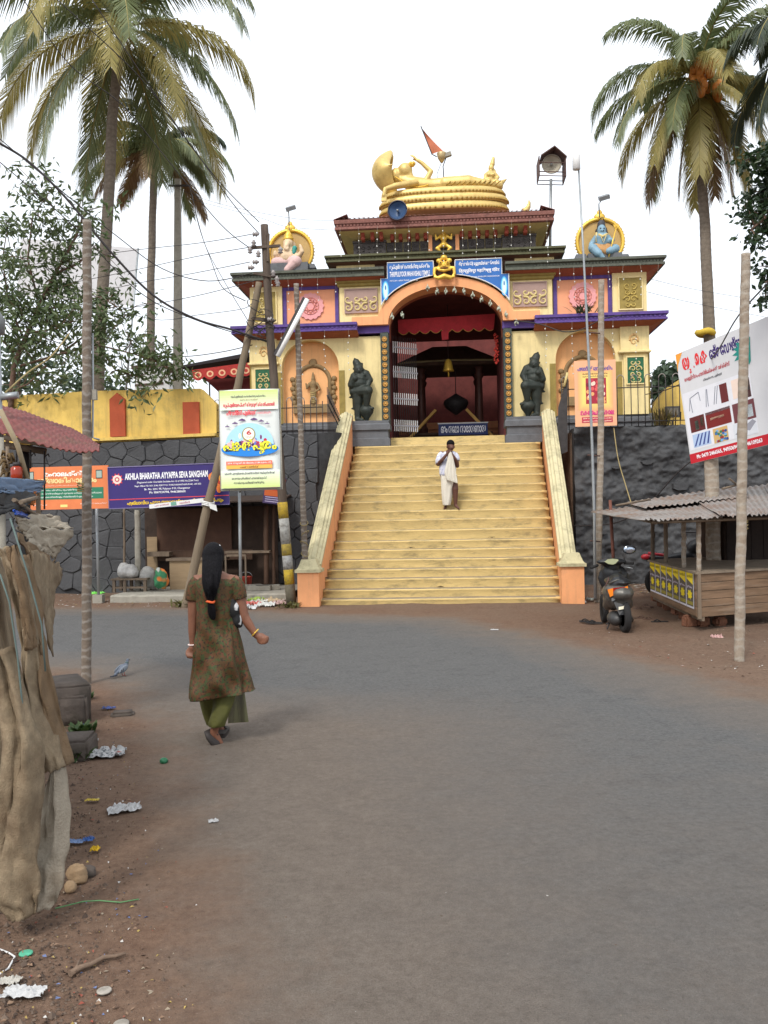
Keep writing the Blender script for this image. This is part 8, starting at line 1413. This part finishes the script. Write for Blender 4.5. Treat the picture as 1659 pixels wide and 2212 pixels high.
for k, (u, v, c) in enumerate(((560, 1303, (.5, .49, .45)), (590, 1300, (.42, .32, .2)), (545, 1308, (.5, .14, .12)), (575, 1310, (.55, .55, .53)), (605, 1307, (.45, .3, .28)), (553, 1300, (.3, .42, .08)), (620, 1302, (.35, .3, .25)), (535, 1316, (.5, .5, .5)))): crumple('rubbish_scrap', 'crumpled scrap in the rubbish patch by the utility pole', u, v, .35, .22, .14, mat('scrap_%d' % k, c, .7, .3, 20), 20+k); bpy.data.objects[[o.name for o in bpy.data.objects if o.name.startswith('rubbish_scrap')][-1]]['group'] = 'rubbish patch by the utility pole'
p = G(220, 2085); s = MB(); s.tube([G(u, v)+V((0, 0, .012)) for u, v in ((152, 2110), (170, 2098), (195, 2090), (222, 2075), (248, 2072), (272, 2066))], [.013, .012, .010, .010, .008, .006], 7); s.tube([G(160, 2108)+V((0, 0, .014)), G(172, 2085)+V((0, 0, .02))], [.008, .004], 5); tag(s.build('twig', mat('twig', (.17, .115, .08), .9, .2, 20, .3)), 'forked brown twig on the red dirt', 'twig')
s = MB(); s.ell(G(354, 1650)+V((0, 0, .022)), (.032, .03, .024), 8, 6); tag(s.build('green_ball', mat('green_lump', (.02, .13, .06), .5, .4, 30, .4, 40)), 'small crushed green plastic lump on the road edge', 'litter')
for k, (u, v, m_, lab) in enumerate(((225, 2143, (.32, .29, .25), 'pale flat disc on the dirt below the twig'), (262, 2215, (.30, .27, .23), 'pale flat disc by the picture bottom dirt'), (56, 2062, (.08, .35, .22), 'green bottle cap on the red dirt'))): s = MB(); s.lathe([(.028, 0), (.028, .005), (.024, .007)], G(u, v)+V((0, 0, .003)), 14); o = s.build('flat_disc', mat('disc_%d' % k, m_, .8, .3, 30)); tag(o, lab if k != 1 else 'second pale flat disc half sunk in the dust', 'litter')
s = MB(); s.tube([G(u, v)+V((0, 0, .006)) for u, v in ((-10, 2050), (20, 2062), (32, 2070), (18, 2095), (-5, 2110))], .004, 5); tag(s.build('string', WHITE), 'loop of white string on the red dirt', 'string'); s = MB(); s.tube([G(u, v)+V((0, 0, .006)) for u, v in ((120, 1965), (180, 1950), (215, 1948), (260, 1952), (300, 1945))], .003, 5); tag(s.build('string', mat('string_green', (.10, .26, .10), .6)), 'long thin green strand across the dirt', 'string')
rg = random.Random(55); gr = MB()
for k in range(4200):
    v = rg.uniform(1500, 2290)**1.0; lim = 335 if v < 1750 else 335+(v-1750)*.20; u = rg.uniform(-40, lim)*(1+.12*rg.random()**2) if rg.random() < .8 else rg.uniform(0, lim+260); p = G(u, v); q = rg.uniform(.003, .009)*(2.2 if rg.random() < .05 else 1); a = rg.uniform(0, 6.28); z = gz(p.x, p.y)+.004
    gr.add([(p.x+q*math.cos(a+c)*rg.uniform(.7, 1.2), p.y+q*math.sin(a+c)*rg.uniform(.7, 1.2), z) for c in (0, 1.57, 3.14, 4.71)]+[(p.x, p.y, z+q*rg.uniform(.6, 1.2))], [(0, 1, 4), (1, 2, 4), (2, 3, 4), (3, 0, 4)])
gr.build('gravel', leafmat('gravel_mix', (.055, .035, .027), (.22, .16, .12), .9), kind='stuff')
# small specks nobody could count
rg = random.Random(77); cols = [(.48, .46, .43), (.27, .22, .16), (.36, .26, .08), (.26, .07, .045), (.08, .05, .03), (.12, .16, .3), (.22, .14, .09), (.10, .06, .04)]
LIT = [mat('speck_%d' % k, c, .8) for k, c in enumerate(cols)]; sp_ = [MB() for _ in cols]
def speck(x, y, q, k):
    a = rg.uniform(0, 6.28); r1, r2 = q*rg.uniform(.6, 1.2), q*rg.uniform(.2, .7); z = .008+gz(x, y)*.9; dx, dy = math.cos(a), math.sin(a); sp_[k].add([(x+dx*r1, y+dy*r1, z+.002), (x-dy*r2, y+dx*r2, z+rg.uniform(.002, .012)), (x-dx*r1, y-dy*r1, z+.003), (x+dy*r2, y-dx*r2, z+rg.uniform(.002, .01))], [(0, 1, 2, 3)])
for k in range(1100):
    v = rg.uniform(1520, 2260); lim = 330 if v < 1750 else 330+(v-1750)*.22; u = rg.uniform(-20, lim*(1+.25*rg.random()**3)); p = G(u, v); speck(p.x, p.y, rg.uniform(.004, .014)*(1.6 if rg.random() < .08 else 1), rg.choice((0, 1, 1, 2, 3, 4, 4, 5, 6, 6, 7, 7)) if rg.random() < .6 else rg.choice((4, 6, 7)))
for k in range(500): u = rg.uniform(120, 640); v = rg.uniform(1284, 1318); p = G(u, v); speck(p.x, p.y, rg.uniform(.015, .05), rg.choice((0, 0, 1, 1, 2, 3, 6, 7)))
for k in range(420): u = rg.uniform(1270, 1680); v = rg.uniform(1300, 1470); p = G(u, v); speck(p.x, p.y, rg.uniform(.008, .026), rg.choice((0, 1, 1, 3, 4, 6, 7)))
for k in range(160): u = rg.uniform(1290, 1420); v = rg.uniform(1262, 1285); p = G(u, v); speck(p.x, p.y, rg.uniform(.03, .09), rg.choice((0, 0, 1, 2, 6, 7)))
for k in range(500): u = rg.uniform(300, 1650); v = rg.uniform(1330, 2200); p = G(u, v); speck(p.x, p.y, rg.uniform(.004, .012), rg.choice((4, 4, 7, 1, 0)))
for k, q in enumerate(sp_): q.build('litter', LIT[k], kind='stuff')
# dry leaves on the steps
for k, (X, Y, i) in enumerate(((640, 735, 5), (755, 738, 5), (825, 738, 5), (1100, 675, 6), (1105, 828, 3), (805, 968, 1), (165, 920, 2), (405, 270, 14))):
    u = (670+X/2.514)*.96006; y = -5.2+TR*(i)-.04+.08; x = TL(u, 1200, y)[0]; s = MB(); rgk = random.Random(k); s.add([(.09*math.cos(a)*rgk.uniform(.6, 1.2), .05*math.sin(a), .012+.025*abs(math.sin(2*a+k))) for a in [2*PI*q/8 for q in range(8)]], [tuple(range(8))]); o = s.build('dry_leaf', mat('dry_leaf', (.07, .045, .02), .8) if k < 7 else WHITE); o.matrix_world = tat(x, y+.05, ZS[i]+.004); tag(o, 'curled dry leaf lying on a yellow stair tread' if k < 7 else 'white paper scrap lying on an upper stair tread', 'leaf' if k < 7 else 'litter', 'dry leaves on the stairs' if k < 7 else None)
# sandals left by visitors
def slipper(lab, u, v, rz, m, grp): 
    p = G(u, v); t = thing('sandal', lab, 'sandal', at((p.x, p.y, .008), rz), grp); s = MB(); s.loft([[(x*.045, y*.13, z) for x, y in ((-.75, -1), (.75, -1), (.9, -.3), (1, .4), (.7, .9), (0, 1.05), (-.7, .9), (-1, .4), (-.9, -.3))] for z in (0, .022)], True, True, False); s.build('sole', m, t); s = MB(); s.tube([(-.042, -.01, .02), (-.02, .04, .05), (0, .085, .025), (.02, .04, .05), (.042, -.01, .02)], .008, 5); s.build('strap', m, t)
SLB = mat('sandal_black', (.02, .018, .018), .7); SLR = mat('sandal_brown', (.12, .07, .05), .7)
for u, v, rz in ((1268, 1345, .9), (1284, 1348, 1.1)): slipper('black sandal of the pair left in the dust beside the scooter', u, v, rz, SLB, 'black sandals by the scooter')
for u, v, rz in ((1390, 1338, 1.3), (1405, 1341, .7), (1425, 1346, 1.6), (1385, 1318, 1.2), (1398, 1312, .4)): slipper('worn grey-brown sandal lying in front of the kiosk bricks', u, v, rz, SLR if u < 1410 else SLB, 'sandals in front of the kiosk')
for u, v, rz in ((1246, 1302, 1.2), (1258, 1300, 1.5)): slipper('brown sandal of the pair at the foot of the stair newel', u, v, rz, SLR, 'brown sandals by the newel')
crumple('plastic_cup', 'crushed pink and clear plastic cup on the dust near the speckled pole', 1549, 1380, .14, .12, .09, mat('cup_pink', (.50, .30, .28), .3), 41); crumple('plastic_bag', 'white plastic bag caught beside the orange newel', 1255, 1303, .18, .12, .10, PW, 42); crumple('plastic_bag', 'clear crumpled bottle wrapper behind the newel', 1278, 1298, .2, .14, .12, mat('plastic_clear', (.4, .45, .42), .3), 43); crumple('paper_scrap', 'white paper scrap on the dusty apron before the stairs', 1068, 1362, .12, .06, .02, PW, 44)

# ---- strings of tiny festival bulbs hanging from the cornices
BULB = mat('bulb_clear', (.70, .70, .66), .25, .05); rg = random.Random(91)
def bulbs(x, y, z0, z1, lab, grp):
    t = thing('bulb_string', lab, 'light string', tat(x, y, 0), grp); n = max(2, int((z0-z1)/.16)); s = MB(); pts = [(.02*rg.uniform(-1, 1), 0, z0+(z1-z0)*k/n) for k in range(n+1)]; s.tube(pts, .0022, 4); s.build('cord', mat('cord_pale', (.30, .28, .22), .7), t); s = MB(); [s.ell(p, (.016, .012, .02), 5, 4) for p in pts[1:]]; s.build('bulbs', BULB, t)['kind'] = 'stuff'
for k in range(13): bulbs(-2.5+.415*k+rg.uniform(-.06, .06), -.56, 8.86, 8.25-rg.uniform(0, .5), 'thin cord of tiny bulbs hanging from the tiled eave', 'bulb cords on the tiled eave')
for sg in (-1, 1):
    for k in range(7): bulbs(sg*(2.75+.40*k+rg.uniform(-.06, .06)), -.46, 7.70, 7.35-rg.uniform(0, .45), 'thin cord of tiny bulbs hanging from the green cornice', 'bulb cords on the green cornice')
    for k in range(5): bulbs(sg*(2.45+.55*k+rg.uniform(-.1, .1)), -.49, 6.36, 5.9-rg.uniform(0, .9), 'thin cord of tiny bulbs hanging from the purple cornice', 'bulb cords on the purple cornice')
